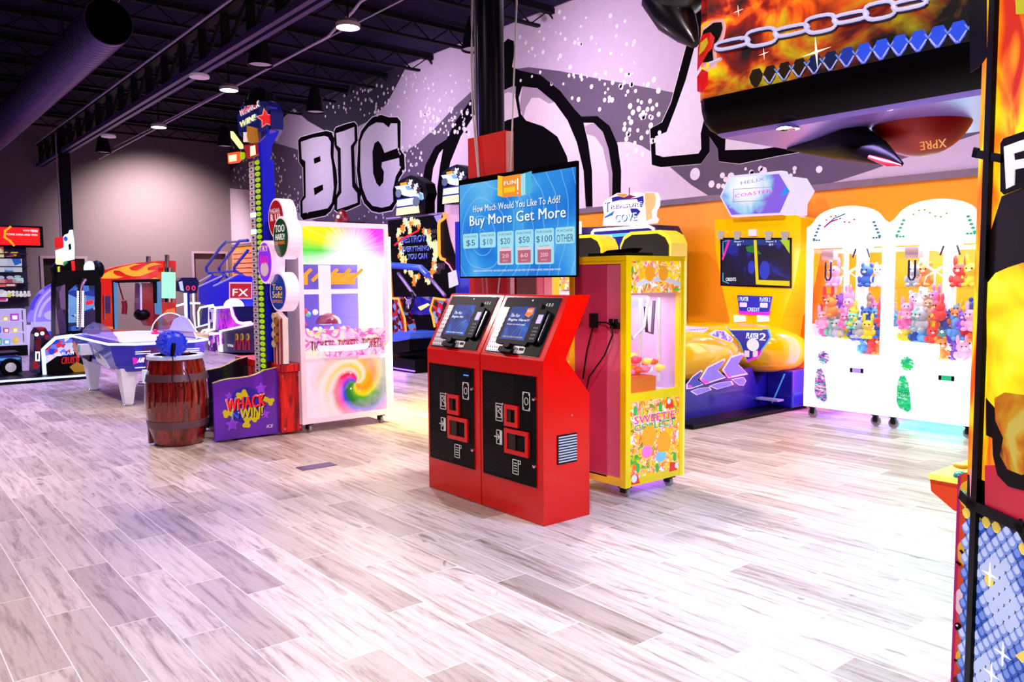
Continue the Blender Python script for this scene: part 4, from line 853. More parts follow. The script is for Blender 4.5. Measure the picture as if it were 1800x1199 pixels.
# the mallet lies on the barrel
m = MB(); MBL = mat('mallet blue', '1838e8', .35, coat=.3, emit=.1)
mc = Vector((-7.60, 2.25, .945)); ml = thing('mallet', 'blue studded mallet head resting on the barrel rim', 'mallet', (mc.x, mc.y, .83))
m.lathe([(.001, -.10), (.07, -.098), (.098, -.08), (.108, -.04), (.108, .04), (.098, .08), (.07, .098), (.001, .10)], mc, MBL, 26, 'x')
for r_ in range(7):
    for k in range(18):
        a = 2*pi*k/18+r_*.17; m.ball((mc.x-.075+r_*.025, mc.y+.106*sin(a), mc.z+.106*cos(a)), .015, MBL, 6, 4)
m.build('head', ml); m = MB(); m.tube([(-7.5, 2.24, .95), (-7.485, 2.23, .90), (-7.49, 2.22, .84)], .018, BLKP, 8); m.build('handle', ml)
m = MB(); m.tube([(-7.49, 2.22, .84), (-7.475, 2.22, .80), (-7.46, 2.20, .62), (-7.455, 2.28, .55), (-7.46, 2.36, .60), (-7.47, 2.33, .72)], .005, BC, 6); m.build('cord', ml)

# ================================================================ the two white claw machines
CX0 = [(-4.70, -3.83), (-3.83, -2.955)]
PCOL = ['f080c0', '60a8f0', 'f8f0f8', 'f8d840', '9060e0', '80e0c0', 'f05050', 'c8a890', '4068c0', 'f8b0d8', 'b0b8c8', 'ff9850']
def plush_proto(k):
    c = PCOL[k]; pm = mat('plush '+c, c, .8, emit=.18); o = thing('plush_toy', '', 'plush toy', (0, 0, -50-k)); 
    m = MB(); z0 = -50-k
    m.ball((0, 0, z0+.05), (.055, .045, .05), pm, 10, 7); m.build('body', o)
    m = MB(); m.ball((0, -.01, z0+.125), (.05, .045, .045), pm, 10, 7)
    for s_ in (-1, 1): m.ball((s_*.035, -.005, z0+(.17 if k % 3 else .19)), (.016, .012, .02 if k % 3 else .045), pm, 8, 5)
    hd = m.build('head', o)
    m = MB()
    for s_ in (-1, 1): m.ball((s_*.018, -.052, z0+.135), .006, BLK2, 6, 4)
    m.ball((0, -.052, z0+.118), (.015, .008, .010), mat('muzzle pale', 'fff0e8', .7), 8, 4); m.build('face', hd)
    m = MB()
    for s_ in (-1, 1): m.ball((s_*.055, -.02, z0+.06), (.018, .018, .028), pm, 8, 5); m.ball((s_*.03, -.05, z0+.018), (.02, .028, .016), pm, 8, 5)
    m.build('limbs', o)
    return o
CN = {'f080c0': 'pink', '60a8f0': 'light blue', 'f8f0f8': 'white', 'f8d840': 'yellow', '9060e0': 'purple', '80e0c0': 'mint', 'f05050': 'red', 'c8a890': 'tan', '4068c0': 'navy blue', 'f8b0d8': 'pale pink', 'b0b8c8': 'grey', 'ff9850': 'orange'}
protos = [plush_proto(k) for k in range(len(PCOL))]; pused = [False]*len(PCOL)
def put_plush(k, loc, rz, sc, lab, grp):
    r = protos[k]
    if pused[k]: r = dup(r, loc, rz=rz, sc=sc)
    else: pused[k] = True; r.location = loc; r.rotation_euler = (0, 0, rz); r.scale = (sc, sc, sc)
    r['label'] = lab; r['group'] = grp; return r
CY0, CY1 = 7.90, 8.72
for ci, (a, b) in enumerate(CX0):
    side_n = ('left', 'right')[ci]
    tint = ('ecd8ff', 'd4fff0')[ci]
    CWH = mat('claw cabinet white '+side_n, 'f4f4fa', .3, coat=.3, emit=.55, ecol=('f6ecff', 'e4fff6')[ci], var=.01)  # white body glows to stand in for strong LED light on it
    K = thing('claw_machine', ('glowing white claw machine full of plush toys, nearer the orange wall gap', 'glowing white claw machine with green floor glow, next to the flame cabinet')[ci], 'claw machine', ((a+b)/2, (CY0+CY1)/2, 0), 'white claw machines')
    Fc = FY(CY0); m = MB(); f = .055
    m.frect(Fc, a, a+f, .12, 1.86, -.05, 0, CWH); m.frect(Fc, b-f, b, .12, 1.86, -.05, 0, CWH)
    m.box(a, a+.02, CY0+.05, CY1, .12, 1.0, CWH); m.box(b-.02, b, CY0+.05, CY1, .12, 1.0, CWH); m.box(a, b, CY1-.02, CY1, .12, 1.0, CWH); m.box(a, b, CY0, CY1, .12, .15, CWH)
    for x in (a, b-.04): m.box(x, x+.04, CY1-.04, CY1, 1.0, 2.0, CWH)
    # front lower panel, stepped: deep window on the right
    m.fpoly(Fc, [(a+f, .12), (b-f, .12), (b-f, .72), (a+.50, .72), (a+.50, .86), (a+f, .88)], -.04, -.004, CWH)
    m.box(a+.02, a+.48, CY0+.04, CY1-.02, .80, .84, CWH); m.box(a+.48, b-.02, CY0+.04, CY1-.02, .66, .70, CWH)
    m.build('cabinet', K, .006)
    m = MB(); arc_ = [(a, 1.80), (b, 1.80), (b, 2.02), (b-.06, 2.06)]+[((a+b)/2+.36*cos(radians(t)), 2.05+.17*sin(radians(t))) for t in range(15, 170, 10)]+[(a+.06, 2.06), (a, 2.02)]
    m.fpoly(Fc, arc_, -.06, 0, CWH); m.box(a, b, CY0+.06, CY1, 1.98, 2.02, CWH); hd = m.build('header', K, .004)
    m = MB(); gr_ = (mat('print holly', '60a8c0', .4, emit=.5), mat('print fern', '50d8a0', .4, emit=.6))[ci]
    for sx_ in (-1, 1):
        for t in range(5): m.fcirc(Fc, (a+b)/2+sx_*(.35-.015*t), 1.90+.035*t, .018, .012, 0, .002, gr_, 8)
        for t in range(3): m.fcirc(Fc, (a+b)/2+sx_*(.35-.03*t), 1.885, .014, .010, 0, .002, gr_, 8)
    for t in range(7):
        m.fcirc(Fc, a+.22+.05*t+ci*.02, 2.09+.04*sin(t), .012, .008, 0, .002, mat('print magenta' if not ci else 'print lime', 'e040a0' if not ci else 'c8e060', .4, emit=.5), 8)
    if not ci: m.fline(Fc, [(a+.22, 2.04), (a+.30, 2.10), (a+.42, 2.14)], .012, 0, .002, mat('print teal', '208090', .4)); m.fline(Fc, [(a+.20, 2.02), (a+.27, 2.07), (a+.34, 2.09)], .014, 0, .0022, mat('print magenta', 'e040a0', .4, emit=.5))
    m.build('header_print', hd)
    m = MB(); m.fpoly(Fc, [(a+f, .88), (a+.50, .86), (a+.50, .72), (b-f, .72), (b-f, 1.80), (a+f, 1.80)], -.025, -.021, CLR); m.box(a+.004, a+.008, CY0+.05, CY1-.04, 1.0, 1.98, CLR); m.build('window_pane', K)
    m = MB(); BP = mat('panel print '+side_n, rough=.3, emit=.7, fn=multi_fn(['e060d0', 'f8a0e0', '8050c0', 'ffffff', '40c0d0'] if not ci else ['20e090', '40f0a0', '10c8a0', 'c0ffe0', '20f060'], 30, 1, (1, 1, 2.5)))
    m.fcirc(Fc, a+.22, .66, .055, .058, -.004, .004, BP, 20)
    for t in range(12): m.fstar(Fc, a+.22+.056*cos(t*pi/6), .66+.058*sin(t*pi/6), .014, -.004, .003, BP)
    m.fpoly(Fc, [(a+.13, .28), (a+.16, .22), (a+.24, .19), (a+.27, .22), (a+.255, .36), (a+.235, .47), (a+.20, .54), (a+.16, .54), (a+.135, .47)], -.004, .004, BP)
    if ci: m.ftext(Fc, 'TOYS', a+.15, a+.24, .345, .385, .006, mat('print deep green', '087040', .4), .03)
    m.build('printed_badges', K)
    m = MB(); m.frr(Fc, a+.47, a+.70, .38, .62, .02, -.004, .006, CWH); m.frect(Fc, a+.52, a+.66, .53, .575, .006, .010, (mat('flap violet', 'a890e0', .3, emit=.4), mat('flap green', '20e0a0', .3, emit=.6))[ci]); m.frect(Fc, a+.52, a+.545, .53, .575, .010, .012, BLKP); m.frect(Fc, a+.635, a+.66, .53, .575, .010, .012, BLKP); m.build('prize_flap', K)
    m = MB()
    m.ball(((a+b)/2-.05, CY0+.35, 1.86), (.17, .17, .13), CWH, 20, 8, -90, 0); m.box((a+b)/2-.04, (a+b)/2+.05, CY0+.3, CY0+.4, 1.0, 1.8, CWH); m.box(a+.08, b-.08, CY0+.5, CY0+.53, 1.76, 1.80, CWH); m.box(a+.12, a+.25, CY0+.10, CY0+.2, 1.68, 1.79, mat('carriage rust', 'c09aa0', .4)); m.build('claw_carriage', K)
    m = MB(); x_ = a+.185; m.tube([(x_-.03, CY0+.12, 1.66), (x_-.03, CY0+.12, 1.50), (x_-.015, CY0+.12, 1.47), (x_+.015, CY0+.12, 1.47), (x_+.03, CY0+.12, 1.50), (x_+.03, CY0+.12, 1.66)], .011, NAVD, 6)
    for s_ in (-1, 1): m.tube([(a+.50+s_*.06, CY0+.2, 1.79), (a+.50+s_*.09, CY0+.2, 1.70)], .009, NAVD, 6)
    m.tube([(x_+.08, CY0+.25, 1.60), (x_+.16, CY0+.25, 1.55), (x_+.25, CY0+.25, 1.60), (x_+.33, CY0+.3, 1.72)], .014, CWH, 6)
    for s_ in (-.08, 0, .08): m.tube([(x_+.16, CY0+.25, 1.55), (x_+.16+s_, CY0+.25, 1.50), (x_+.16+s_*1.2, CY0+.25, 1.42)], .008, CWH, 6)
    m.build('claw', K)
    m = MB(); m.box(a+.03, b-.03, CY0+.10, CY0+.5, 1.385, 1.39, glass('shelf glass', 'e8f4ff', .3)); m.build('glass_shelf', K)
    casters(K, (a+.08, b-.10), (CY0+.06, CY1-.08), .12, .05)
    # LED lights inside the head, under the body and at its front
    lc = ((.86, .78, 1), (.80, 1, .92))[ci]
    lamp('claw_top_led', 'AREA', ((a+b)/2, CY0+.4, 1.95), 22, lc, ((a+b)/2, CY0+.4, 0), .6, .5)
    lamp('claw_front_glow', 'AREA', ((a+b)/2, CY0-.03, 1.1), (11, 14)[ci], ((.62, .50, 1), (.35, 1, .80))[ci], ((a+b)/2, CY0-3, .3), .7, 1.4)
    lamp('claw_under_led', 'AREA', ((a+b)/2, CY0+.5, .11), (16, 14)[ci], ((.12, .06, 1), (.0, .9, .5))[ci], ((a+b)/2, CY0+.5, 0), .6, .4)
    if not ci: lamp('claw_side_led', 'AREA', (a-.02, CY0+.4, .9), 16, (1, .1, .75), (a-2, CY0+.7, .9), .5, 1.4)
    rr = random.Random(20+ci)
    for i in range(48):
        k = (i*5+ci*3+i//12) % 12; lay = i//16; fx = ((i % 8)+.5+rr.uniform(-.25, .25))/8; fy_ = ((i//8) % 2)*.55+rr.random()*.35
        x = a+.08+fx*(b-a-.16); y = CY0+.11+fy_*.42; base = .84 if x < a+.47 else .70
        z = base+.003+lay*.115+(.05 if base < .8 and lay else 0)+.10*fy_*(lay > 0)
        grp = 'plush toys in the %s claw machine' % side_n
        put_plush(k, (x, y, z), rr.uniform(-.8, .8), rr.uniform(.95, 1.3), '%s plush toy in the pile inside the %s white claw machine' % (CN[PCOL[k]], side_n), grp)
    for i, (dx, k) in enumerate(((.16, 9), (.52, 8), (.66, 2)) if not ci else ((.14, 10), (.24, 11), (.56, 6), (.66, 3))):
        put_plush(k, (a+dx, CY0+.3, 1.392), 0, 1.35, '%s plush toy on the glass shelf of the %s white claw machine' % (CN[PCOL[k]], side_n), 'plush toys on the glass shelf of the %s claw machine' % side_n)
# ================================================================ yellow coaster ride by the orange wall
YG = mat('ride yellow gloss', 'ffc800', .15, coat=.8, var=.02); NVB = mat('ride navy base', '1410a0', .3, coat=.3); PBL = mat('decal blue', '1a28b8', .3, coat=.3, emit=.15); PVI = mat('decal violet', '8a70e0', .3, emit=.25); PMG = mat('decal magenta', 'f020d0', .3, emit=.3); PLB = mat('decal sky', '50b0f0', .3, emit=.3); LIL = mat('decal outline', 'f0d0f8', .3, emit=.3)
RC = thing('coaster_ride_machine', 'big yellow two seat ride machine with hexagonal lit sign against the orange wall', 'arcade game', (-5.9, 7.6, 0))
RF = FY(8.5)
def rp(pts): return uvs(RF, pts)
m = MB(); m.fpoly(RF, rp([(1256, 386), (1400, 378), (1408, 384), (1407, 440), (1396, 500), (1375, 560), (1366, 625), (1286, 620), (1282, 560), (1268, 500), (1258, 440)]), -.45, 0, YG)
cab = m.build('screen_cabinet', RC, .02)
m = MB(); a = rp([(1267, 418), (1392, 418), (1392, 507), (1267, 502)]); m.fpoly(RF, a, 0, .01, BLK2)
SCR = mat('ride screen', rough=.2, emit=.5, fn=lambda nt: ramp(nt, noise(nt, obco(nt), 3, 2, 1), [(.3, '05082a'), (.55, '0a1060'), (.62, '2030c0'), (.72, '102080')]))
m.fpoly(RF, rp([(1270, 421), (1389, 421), (1389, 504), (1270, 500)]), .01, .012, SCR); mon = m.build('monitor', cab)
m = MB(); YE2 = mat('screen gold', 'e8d000', .4, emit=.9, var=0); m.fpoly(RF, rp([(1326, 422), (1331, 422), (1335, 500), (1330, 500)]), .012, .014, YE2)
m.fpoly(RF, rp([(1330, 492), (1389, 494), (1389, 503), (1330, 500)]), .012, .0135, YE2); m.fpoly(RF, rp([(1372, 422), (1389, 422), (1389, 446), (1380, 432)]), .012, .0135, mat('screen lime', 'b8d820', .4, emit=.8, var=0))
m.fpoly(RF, rp([(1312, 434), (1324, 431), (1340, 447), (1330, 446), (1314, 442)]), .012, .0138, mat('screen green', '2a8a30', .4, emit=.6)); m.fpoly(RF, rp([(1281, 422), (1285, 422), (1272, 458), (1270, 455)]), .012, .014, mat('screen pink', 'f020a0', .4, emit=1))
for cx, cy, ra in ((1345, 475, .07), (1322, 470, .05)): q = uv(RF, cx, cy); m.fcirc(RF, q[0], q[1], ra, ra*1.6, .012, .0136, mat('screen orb', '2838c8', .4, emit=.8), 16)
m.fline(RF, rp([(1272, 448), (1272, 425), (1280, 423)]), .008, .012, .0142, PLB); m.fline(RF, rp([(1272, 480), (1272, 494), (1282, 498)]), .008, .012, .0142, PLB); m.fpoly(RF, rp([(1276, 421), (1386, 421), (1386, 431), (1276, 431)]), .012, .0130, mat('screen bar', '1a40a0', .4, emit=.6))
for t_, x0, x1, y0, y1 in (('Player 1', 1292, 1308, 423, 427), ('0/1', 1297, 1303, 428, 432), ('Player 2', 1348, 1366, 423, 427), ('0/1', 1353, 1360, 428, 432), ('CREDITS', 1277, 1295, 488, 494)):
    p = uv(RF, x0, y1); q = uv(RF, x1, y0); m.ftext(RF, t_, p[0], q[0], p[1], q[1], .0145, SCW, .02)
m.build('screen_picture', mon)
for i, x in enumerate((1270, 1299, 1354, 1383)):
    m = MB(); q = uv(RF, x, 398); m.lathe([(.03, -.10), (.045, -.0), (.03, .0)], (q[0], 8.46, q[1]-.06), mat('spot can', 'f0d8d0', .2, emit=.5), 12, 'z'); m.build('spotlight', cab)
m = MB(); m.fpoly(RF, rp([(1317, 403), (1331, 403), (1331, 415), (1317, 415)]), 0, .02, mat('camera box white', 'e8e0e8', .4)); m.build('camera', cab)
HX = frame((0, 8.40, 0), (1, 0, 0), (0, 0, 1))
def hp(pts): return uvs(HX, pts, 10.588, 1250, 290)
m = MB(); HW = mat('hex sign white', 'ecd8ff', .35, emit=.85, ecol='ecdcff')
m.fpoly(HX, hp([(330, 205), (1310, 105), (1480, 490), (1290, 915), (370, 965), (165, 590)]), -.12, 0, HW)
m.fpoly(HX, hp([(1380, 200), (1520, 215), (1665, 460), (1530, 700), (1520, 920), (1250, 930)]), -.30, -.10, HW); m.fpoly(HX, hp([(250, 320), (200, 330), (130, 560), (160, 650), (300, 960), (380, 900)]), -.30, -.10, mat('hex sign magenta', 'f030e0', .35, emit=.9)); sg = m.build('hexagonal_sign', RC)
def hexf(nt):
    ang, r = radial(nt, (.10, 2.62-0.0), (0, 2))
    return ramp(nt, mth(nt, 'ADD', r, mth(nt, 'MULTIPLY', noise(nt, obco(nt), 5, 2, 1), .25)), [(.22, 'ffffff'), (.34, 'e8f0ff'), (.44, '9ad0f8'), (.52, '8a60e8')])
m = MB(); m.fpoly(HX, hp([(360, 240), (1265, 165), (1460, 490), (1280, 890), (385, 930), (195, 590)]), 0, .006, mat('hex sign face', rough=.4, emit=.8, fn=hexf))
PI_ = mat('sign magenta', 'f020d8', .4, emit=1, var=0); LN = mat('sign line', '80609a', .4, emit=.4, var=0); SB = mat('sign pale', 'fff4ff', .4, emit=1.2, var=0)
q0 = hp([(420, 400), (1160, 400), (1150, 640), (420, 640)])
p = hp([(560, 370)])[0]; q = hp([(1000, 260)])[0]; m.ftext(HX, 'HELIX', p[0], q[0], p[1], q[1], .009, mat('sign lilac text', 'a8a0e0', .4, emit=.8, var=0), .03, 0, .02)
p = hp([(450, 610)])[0]; q = hp([(1130, 480)])[0]; m.ftext(HX, 'COASTER', p[0], q[0], p[1], q[1], .009, PI_, .02, 0, .02)
m.fline(HX, hp([(420, 690), (425, 455), (1155, 410), (1130, 655)]), .005, .006, .009, LN, True); m.fpoly(HX, hp([(1400, 380), (1470, 500), (1300, 600), (1330, 520)]), .006, .009, mat('sign cyan', '2090e8', .4, emit=.9)); m.build('sign_face', sg)
# small control panel with coin flaps
m = MB(); m.fpoly(RF, rp([(1297, 519), (1358, 521), (1352, 552), (1301, 548)]), 0, .015, PBL)
for t_, x0, x1, y0, y1 in (('1 PLAYER', 1300, 1317, 522, 529), ('PLAYER 2', 1337, 1355, 523, 530), ('CREDIT', 1315, 1337, 541, 547)):
    p = uv(RF, x0, y1); q = uv(RF, x1, y0); m.ftext(RF, t_, p[0], q[0], p[1], q[1], .017, SCW, .02)
for x, y in ((1308, 536), (1344, 537)): q = uv(RF, x, y); m.frr(RF, q[0]-.05, q[0]+.05, q[1]-.025, q[1]+.03, .01, .015, .02, LIL)
m.fpoly(RF, rp([(1298, 545), (1301, 552), (1352, 555), (1356, 546), (1350, 549), (1303, 547)]), .012, .018, PMG); m.build('control_panel', cab)
for x in (1300, 1341): m = MB(); m.fpoly(RF, rp([(x-10+1, 554), (x+10, 555), (x+11, 565), (x-8, 566)]), 0, .02, mat('coin flap lit', 'fff4ec', .4, emit=1.1)); m.build('coin_flap', cab)
# body shell
def blob(rings_px, m_, name, parent, **k):
    m = MB(); m.loft(rings_px, m_, True); return m.build(name, parent, **k)
def ring(y, x0, x1, z0, z1, n=16, e=.55):
    out = []
    for i in range(n):
        a = 2*pi*i/n; ca, sa = cos(a), sin(a)
        out.append(((x0+x1)/2+(x1-x0)/2*math.copysign(abs(ca)**e, ca), y, (z0+z1)/2+(z1-z0)/2*math.copysign(abs(sa)**e, sa)))
    return out
R = [ring(5.9, -6.9, -5.9, .40, .80), ring(6.05, -6.95, -5.5, .36, .95), ring(6.4, -7.02, -5.32, .34, 1.04), ring(6.8, -7.04, -5.22, .34, 1.05), ring(7.2, -7.0, -5.15, .38, .98), ring(7.55, -6.95, -5.20, .44, .86), ring(7.75, -7.0, -5.4, .48, .78)]
blob(R, YG, 'body_shell', RC, sub=1)
R = [ring(7.7, -6.9, -5.5, .50, .92), ring(7.9, -6.9, -5.05, .44, .98), ring(8.15, -6.9, -4.88, .36, .98), ring(8.4, -6.9, -4.92, .42, .92), ring(8.6, -6.8, -5.1, .50, .84)]
blob(R, YG, 'nose_shell', RC, sub=1)
m = MB(); m.prism('x', [(6.0, .12), (6.3, .04), (8.5, .04), (8.5, .50), (8.15, .50), (7.9, .30), (7.8, .50), (7.0, .42), (6.2, .40)], -7.1, -5.28, NVB); m.box(-5.28, -4.95, 8.1, 8.5, .04, .46, NVB); m.box(-7.06, -5.0, 6.4, 8.5, .0, .045, BLKP); m.build('base', RC, .02)
m = MB(); m.box(-5.28, -5.0, 7.88, 8.0, .13, .15, mat('foot plate', 'b0b8f0', .3, .4)); m.tube([(-5.2, 8.09, .08), (-5.05, 8.09, .42)], .008, PLB, 6); m.build('footrest', RC)
SXD = FX(-5.128)
m = MB()
def chev(pts, inner, d=.004):
    a = uvs(SXD, pts); m.fpoly(SXD, a, 0, d, LIL); c0 = (sum(p[0] for p in a)/len(a), sum(p[1] for p in a)/len(a)); m.fpoly(SXD, [(c0[0]+(p[0]-c0[0])*.86, c0[1]+(p[1]-c0[1])*.86) for p in a], d, d+.002, inner)
def cpx(pts): return [(1200+x/7.495, 560+y/7.495) for x, y in pts]
chev(cpx([(45, 930), (45, 870), (130, 760), (240, 680), (260, 690), (190, 810), (270, 870), (110, 925)]), PBL)
chev(cpx([(280, 860), (220, 800), (320, 640), (550, 525), (560, 545), (460, 680), (565, 780), (300, 865)]), PVI)
chev(cpx([(590, 770), (515, 680), (630, 500), (790, 450), (805, 470), (730, 600), (860, 735), (600, 785)]), PVI)
chev(cpx([(100, 960), (200, 920), (350, 900), (380, 940), (180, 1010)]), PVI); chev(cpx([(345, 890), (450, 850), (640, 820), (670, 870), (450, 935)]), PVI); chev(cpx([(640, 800), (800, 770), (835, 820), (800, 885), (740, 880)]), PVI)
for pts in ([(60, 900), (120, 910), (110, 880), (60, 870)], [(230, 790), (350, 840), (270, 860)], [(530, 680), (640, 770), (600, 770)]): m.fpoly(SXD, uvs(SXD, cpx(pts)), .006, .008, PMG)
m.build('chevron_decals', RC)
m = MB(); a = uvs(SXD, cpx([(345, 210), (450, 150), (560, 165), (670, 270), (640, 315), (450, 250)])); m.fpoly(SXD, a, -.02, .0, LIL); c0 = (sum(p[0] for p in a)/6, sum(p[1] for p in a)/6); m.fpoly(SXD, [(c0[0]+(p[0]-c0[0])*.85, c0[1]+(p[1]-c0[1])*.85) for p in a], 0, .003, mat('decal print', rough=.3, emit=.3, fn=multi_fn(['4048d0', 'e060d0', 'c0d0ff', '8060d0'], 40)))
a = uvs(SXD, cpx([(0, 90), (335, 120), (330, 150), (270, 185), (0, 165)])); m.fpoly(SXD, a, -.04, .0, LIL); p = uv(SXD, *cpx([(30, 165)])[0]); q = uv(SXD, *cpx([(320, 128)])[0]); m.ftext(SXD, 'COASTER', p[0], q[0], p[1], q[1], .003, PBL, .03)
m.build('side_decals', RC)
DF = FY(7.66); m = MB(); dp = [(570, 110), (610, 150), (1050, 150), (1070, 135), (1130, 140), (1160, 240), (1100, 340), (1050, 400), (990, 520), (850, 575), (800, 450), (750, 320)]
a = uvs(DF, cpx(dp)); m.fpoly(DF, a, -.02, 0, PLB); c0 = (sum(p[0] for p in a)/len(a), sum(p[1] for p in a)/len(a)); m.fpoly(DF, [(c0[0]+(p[0]-c0[0])*.93, c0[1]+(p[1]-c0[1])*.93) for p in a], 0, .003, PBL)
for t_, x0, x1, y0, y1 in (('PLAYER', 840, 1000, 195, 260), ('2', 1010, 1095, 195, 285)): p = uv(DF, *cpx([(x0, y1)])[0]); q = uv(DF, *cpx([(x1, y0)])[0]); m.ftext(DF, t_, p[0], q[0], p[1], q[1], .006, SCW, .04, .15)
q = uv(DF, *cpx([(930, 345)])[0]); m.fcirc(DF, q[0], q[1], .075, .07, .003, .012, mat('start button', 'fff0ff', .3, emit=.8), 18)
for x in (850, 960): q = uv(DF, *cpx([(x, 470)])[0]); m.frect(DF, q[0]-.03, q[0]+.03, q[1]-.03, q[1]+.04, .003, .006, LIL)
m.fpoly(DF, uvs(DF, cpx([(850, 575), (990, 520), (1050, 400), (1020, 480), (980, 500), (850, 545)])), .003, .006, PMG); m.build('player_panel', RC)
for i, (x0, x1) in enumerate(((-7.05, -6.40), (-6.13, -5.42))):
    m = MB(); YS_ = mat('seat yellow', 'f8e010', .3, coat=.3, var=.02)
    m.prism('y', [(x0, .8), (x1, .8), (x1, 1.86), (x1-.05, 1.95), (x1-.15, 2.0), (x0+.15, 2.0), (x0+.05, 1.95), (x0, 1.86)], 6.56, 6.82, YS_); st = m.build('seat_shell', RC, .03)
    m = MB(); m.prism('y', [(x0+.03, .8), (x1-.03, .8), (x1-.03, 1.84), (x1-.08, 1.92), (x1-.18, 1.965), (x0+.18, 1.965), (x0+.08, 1.92), (x0+.03, 1.84)], 6.545, 6.58, mat('seat back black', '0a0612', .5)); m.build('seat_back', st)
m = MB()
for k in range(3): m.tube([(-4.95+.05*k, 8.7, .012), (-4.75, 8.75-.1*k, .012), (-4.80, 8.95, .012)], .01, BC, 5)
tag(m.build('floor_cable'), 'black cable coiled on the floor between yellow ride and claw machine', 'cable')

# ================================================================ treasure shooter behind
TCm = thing('treasure_shooter_machine', 'shooting game with lit treasure sign and blue screen behind the yellow crane', 'arcade game', (-7.6, 8.6, 0))
T_ = FY(8.3); m = MB(); m.fpoly(T_, uvs(T_, [(1018, 400), (1150, 395), (1158, 410), (1158, 560), (1018, 560)]), -.5, 0, mat('cabinet plum', '2a1450', .4)); m.box(-8.4, -7.3, 8.32, 8.8, 0, 1.2, mat('cabinet plum', '2a1450', .4)); m.build('cabinet', TCm)
NEO = mat('neon white pink', 'ffe8ff', .3, emit=2.2); m = MB(); m.tube([Vector((p[0], 8.28, p[1])) for p in uvs(T_, [(1043, 455), (1043, 408), (1046, 405), (1142, 398), (1150, 402), (1151, 412), (1151, 470)])], .02, NEO, 8); m.build('neon_edge', TCm)
m = MB(); m.fpoly(T_, uvs(T_, [(1046, 460), (1046, 408), (1143, 402), (1147, 460)]), 0, .012, mat('shooter screen', '1810a0', .3, emit=.8)); m.fpoly(T_, uvs(T_, [(1050, 413), (1140, 407), (1140, 411), (1050, 420)]), .012, .014, PLB)
p = uv(T_, 1050, 416+3); q = uv(T_, 1078, 413); m.ftext(T_, 'PLAYER', p[0], q[0], p[1], q[1], .016, SCW, .02); m.build('screen', TCm)
SG = FY(8.22); m = MB(); SGW = mat('sign halo', 'ffe8fc', .3, emit=1.0)
def sp12(pts): return uvs(SG, pts, 12, 1020, 330)
m.fpoly(SG, sp12([(470, 800), (500, 560), (470, 350), (520, 260), (660, 180), (780, 110), (980, 110), (1050, 150), (1150, 90), (1340, 130), (1400, 80), (1560, 100), (1610, 210), (1600, 380), (1540, 480), (1530, 600), (1580, 660), (1550, 740), (1400, 760), (1200, 800)]), -.08, 0, SGW)
sg2 = m.build('sign', TCm); m = MB(); IND = mat('sign indigo', '2018b0', .3, emit=.7); CYN = mat('sign teal', '1878c0', .3, emit=.8); SOR = mat('sign amber', 'ff9a30', .3, emit=.9)
m.fpoly(SG, sp12([(670, 210), (800, 180), (900, 200), (1050, 230), (1200, 210), (1330, 170), (1340, 300), (1290, 420), (1200, 240), (1000, 250), (830, 260), (680, 300)]), 0, .006, IND)
m.fpoly(SG, sp12([(500, 560), (520, 400), (540, 290), (620, 290), (650, 400), (640, 480), (560, 540)]), 0, .004, SGW); m.fpoly(SG, sp12([(515, 620), (720, 490), (680, 580), (520, 640)]), 0, .006, CYN); m.fpoly(SG, sp12([(1060, 440), (1200, 440), (1270, 500), (1180, 620), (1110, 640)]), 0, .006, IND)
m.fpoly(SG, sp12([(1370, 110), (1560, 110), (1600, 210), (1580, 380), (1500, 500), (1520, 640), (1400, 700), (1380, 400)]), 0, .006, mat('parchment lit', 'ffc080', .4, emit=.9)); m.fpoly(SG, sp12([(770, 130), (970, 125), (1000, 160), (920, 200), (820, 180)]), 0, .008, SOR); m.fpoly(SG, sp12([(900, 220), (1050, 150), (1190, 190), (1050, 230)]), .006, .009, mat('sign maroon', 'a01870', .3, emit=.6)); m.tube([Vector((a, 8.2, b)) for a, b in sp12([(1055, 180), (1058, 0)])], .008, mat('sign maroon', 'a01870', .3), 5)
for k, t_ in enumerate(('T', 'REASURE')):
    p = sp12([(525, 500), (650, 440)][k:k+1])[0]; q = sp12([(620, 285), (1320, 290)][k:k+1])[0]; m.ftext(SG, t_, p[0]+.012, q[0]+.012, p[1]-.012, q[1]-.012, .010, IND, .08); m.ftext(SG, t_, p[0], q[0], p[1], q[1], .013, SB, .03)
p = sp12([(740, 720)])[0]; q = sp12([(1200, 520)])[0]; m.ftext(SG, 'COVE', p[0]+.012, q[0]+.012, p[1]-.01, q[1]-.01, .010, CYN, .08); m.ftext(SG, 'COVE', p[0], q[0], p[1], q[1], .013, SB, .04); m.build('sign_face', sg2)
m = MB(); q = uvs(T_, [(1020, 395), (1040, 390), (1040, 412), (1020, 414)]); m.fpoly(T_, q, .2, .4, mat('lit topper white', 'fff0ff', .3, emit=1.6)); m.box(-8.75, -8.35, 7.95, 8.15, 0, 2.15, mat('cabinet plum', '2a1450', .4)); m.tube([(-8.6, 7.9, 2.6), (-8.45, 7.9, 2.2)], .015, PBL, 6)
tag(m.build('lit_side_topper'), 'white lit game topper peeping out right of the menu screen', 'arcade game')

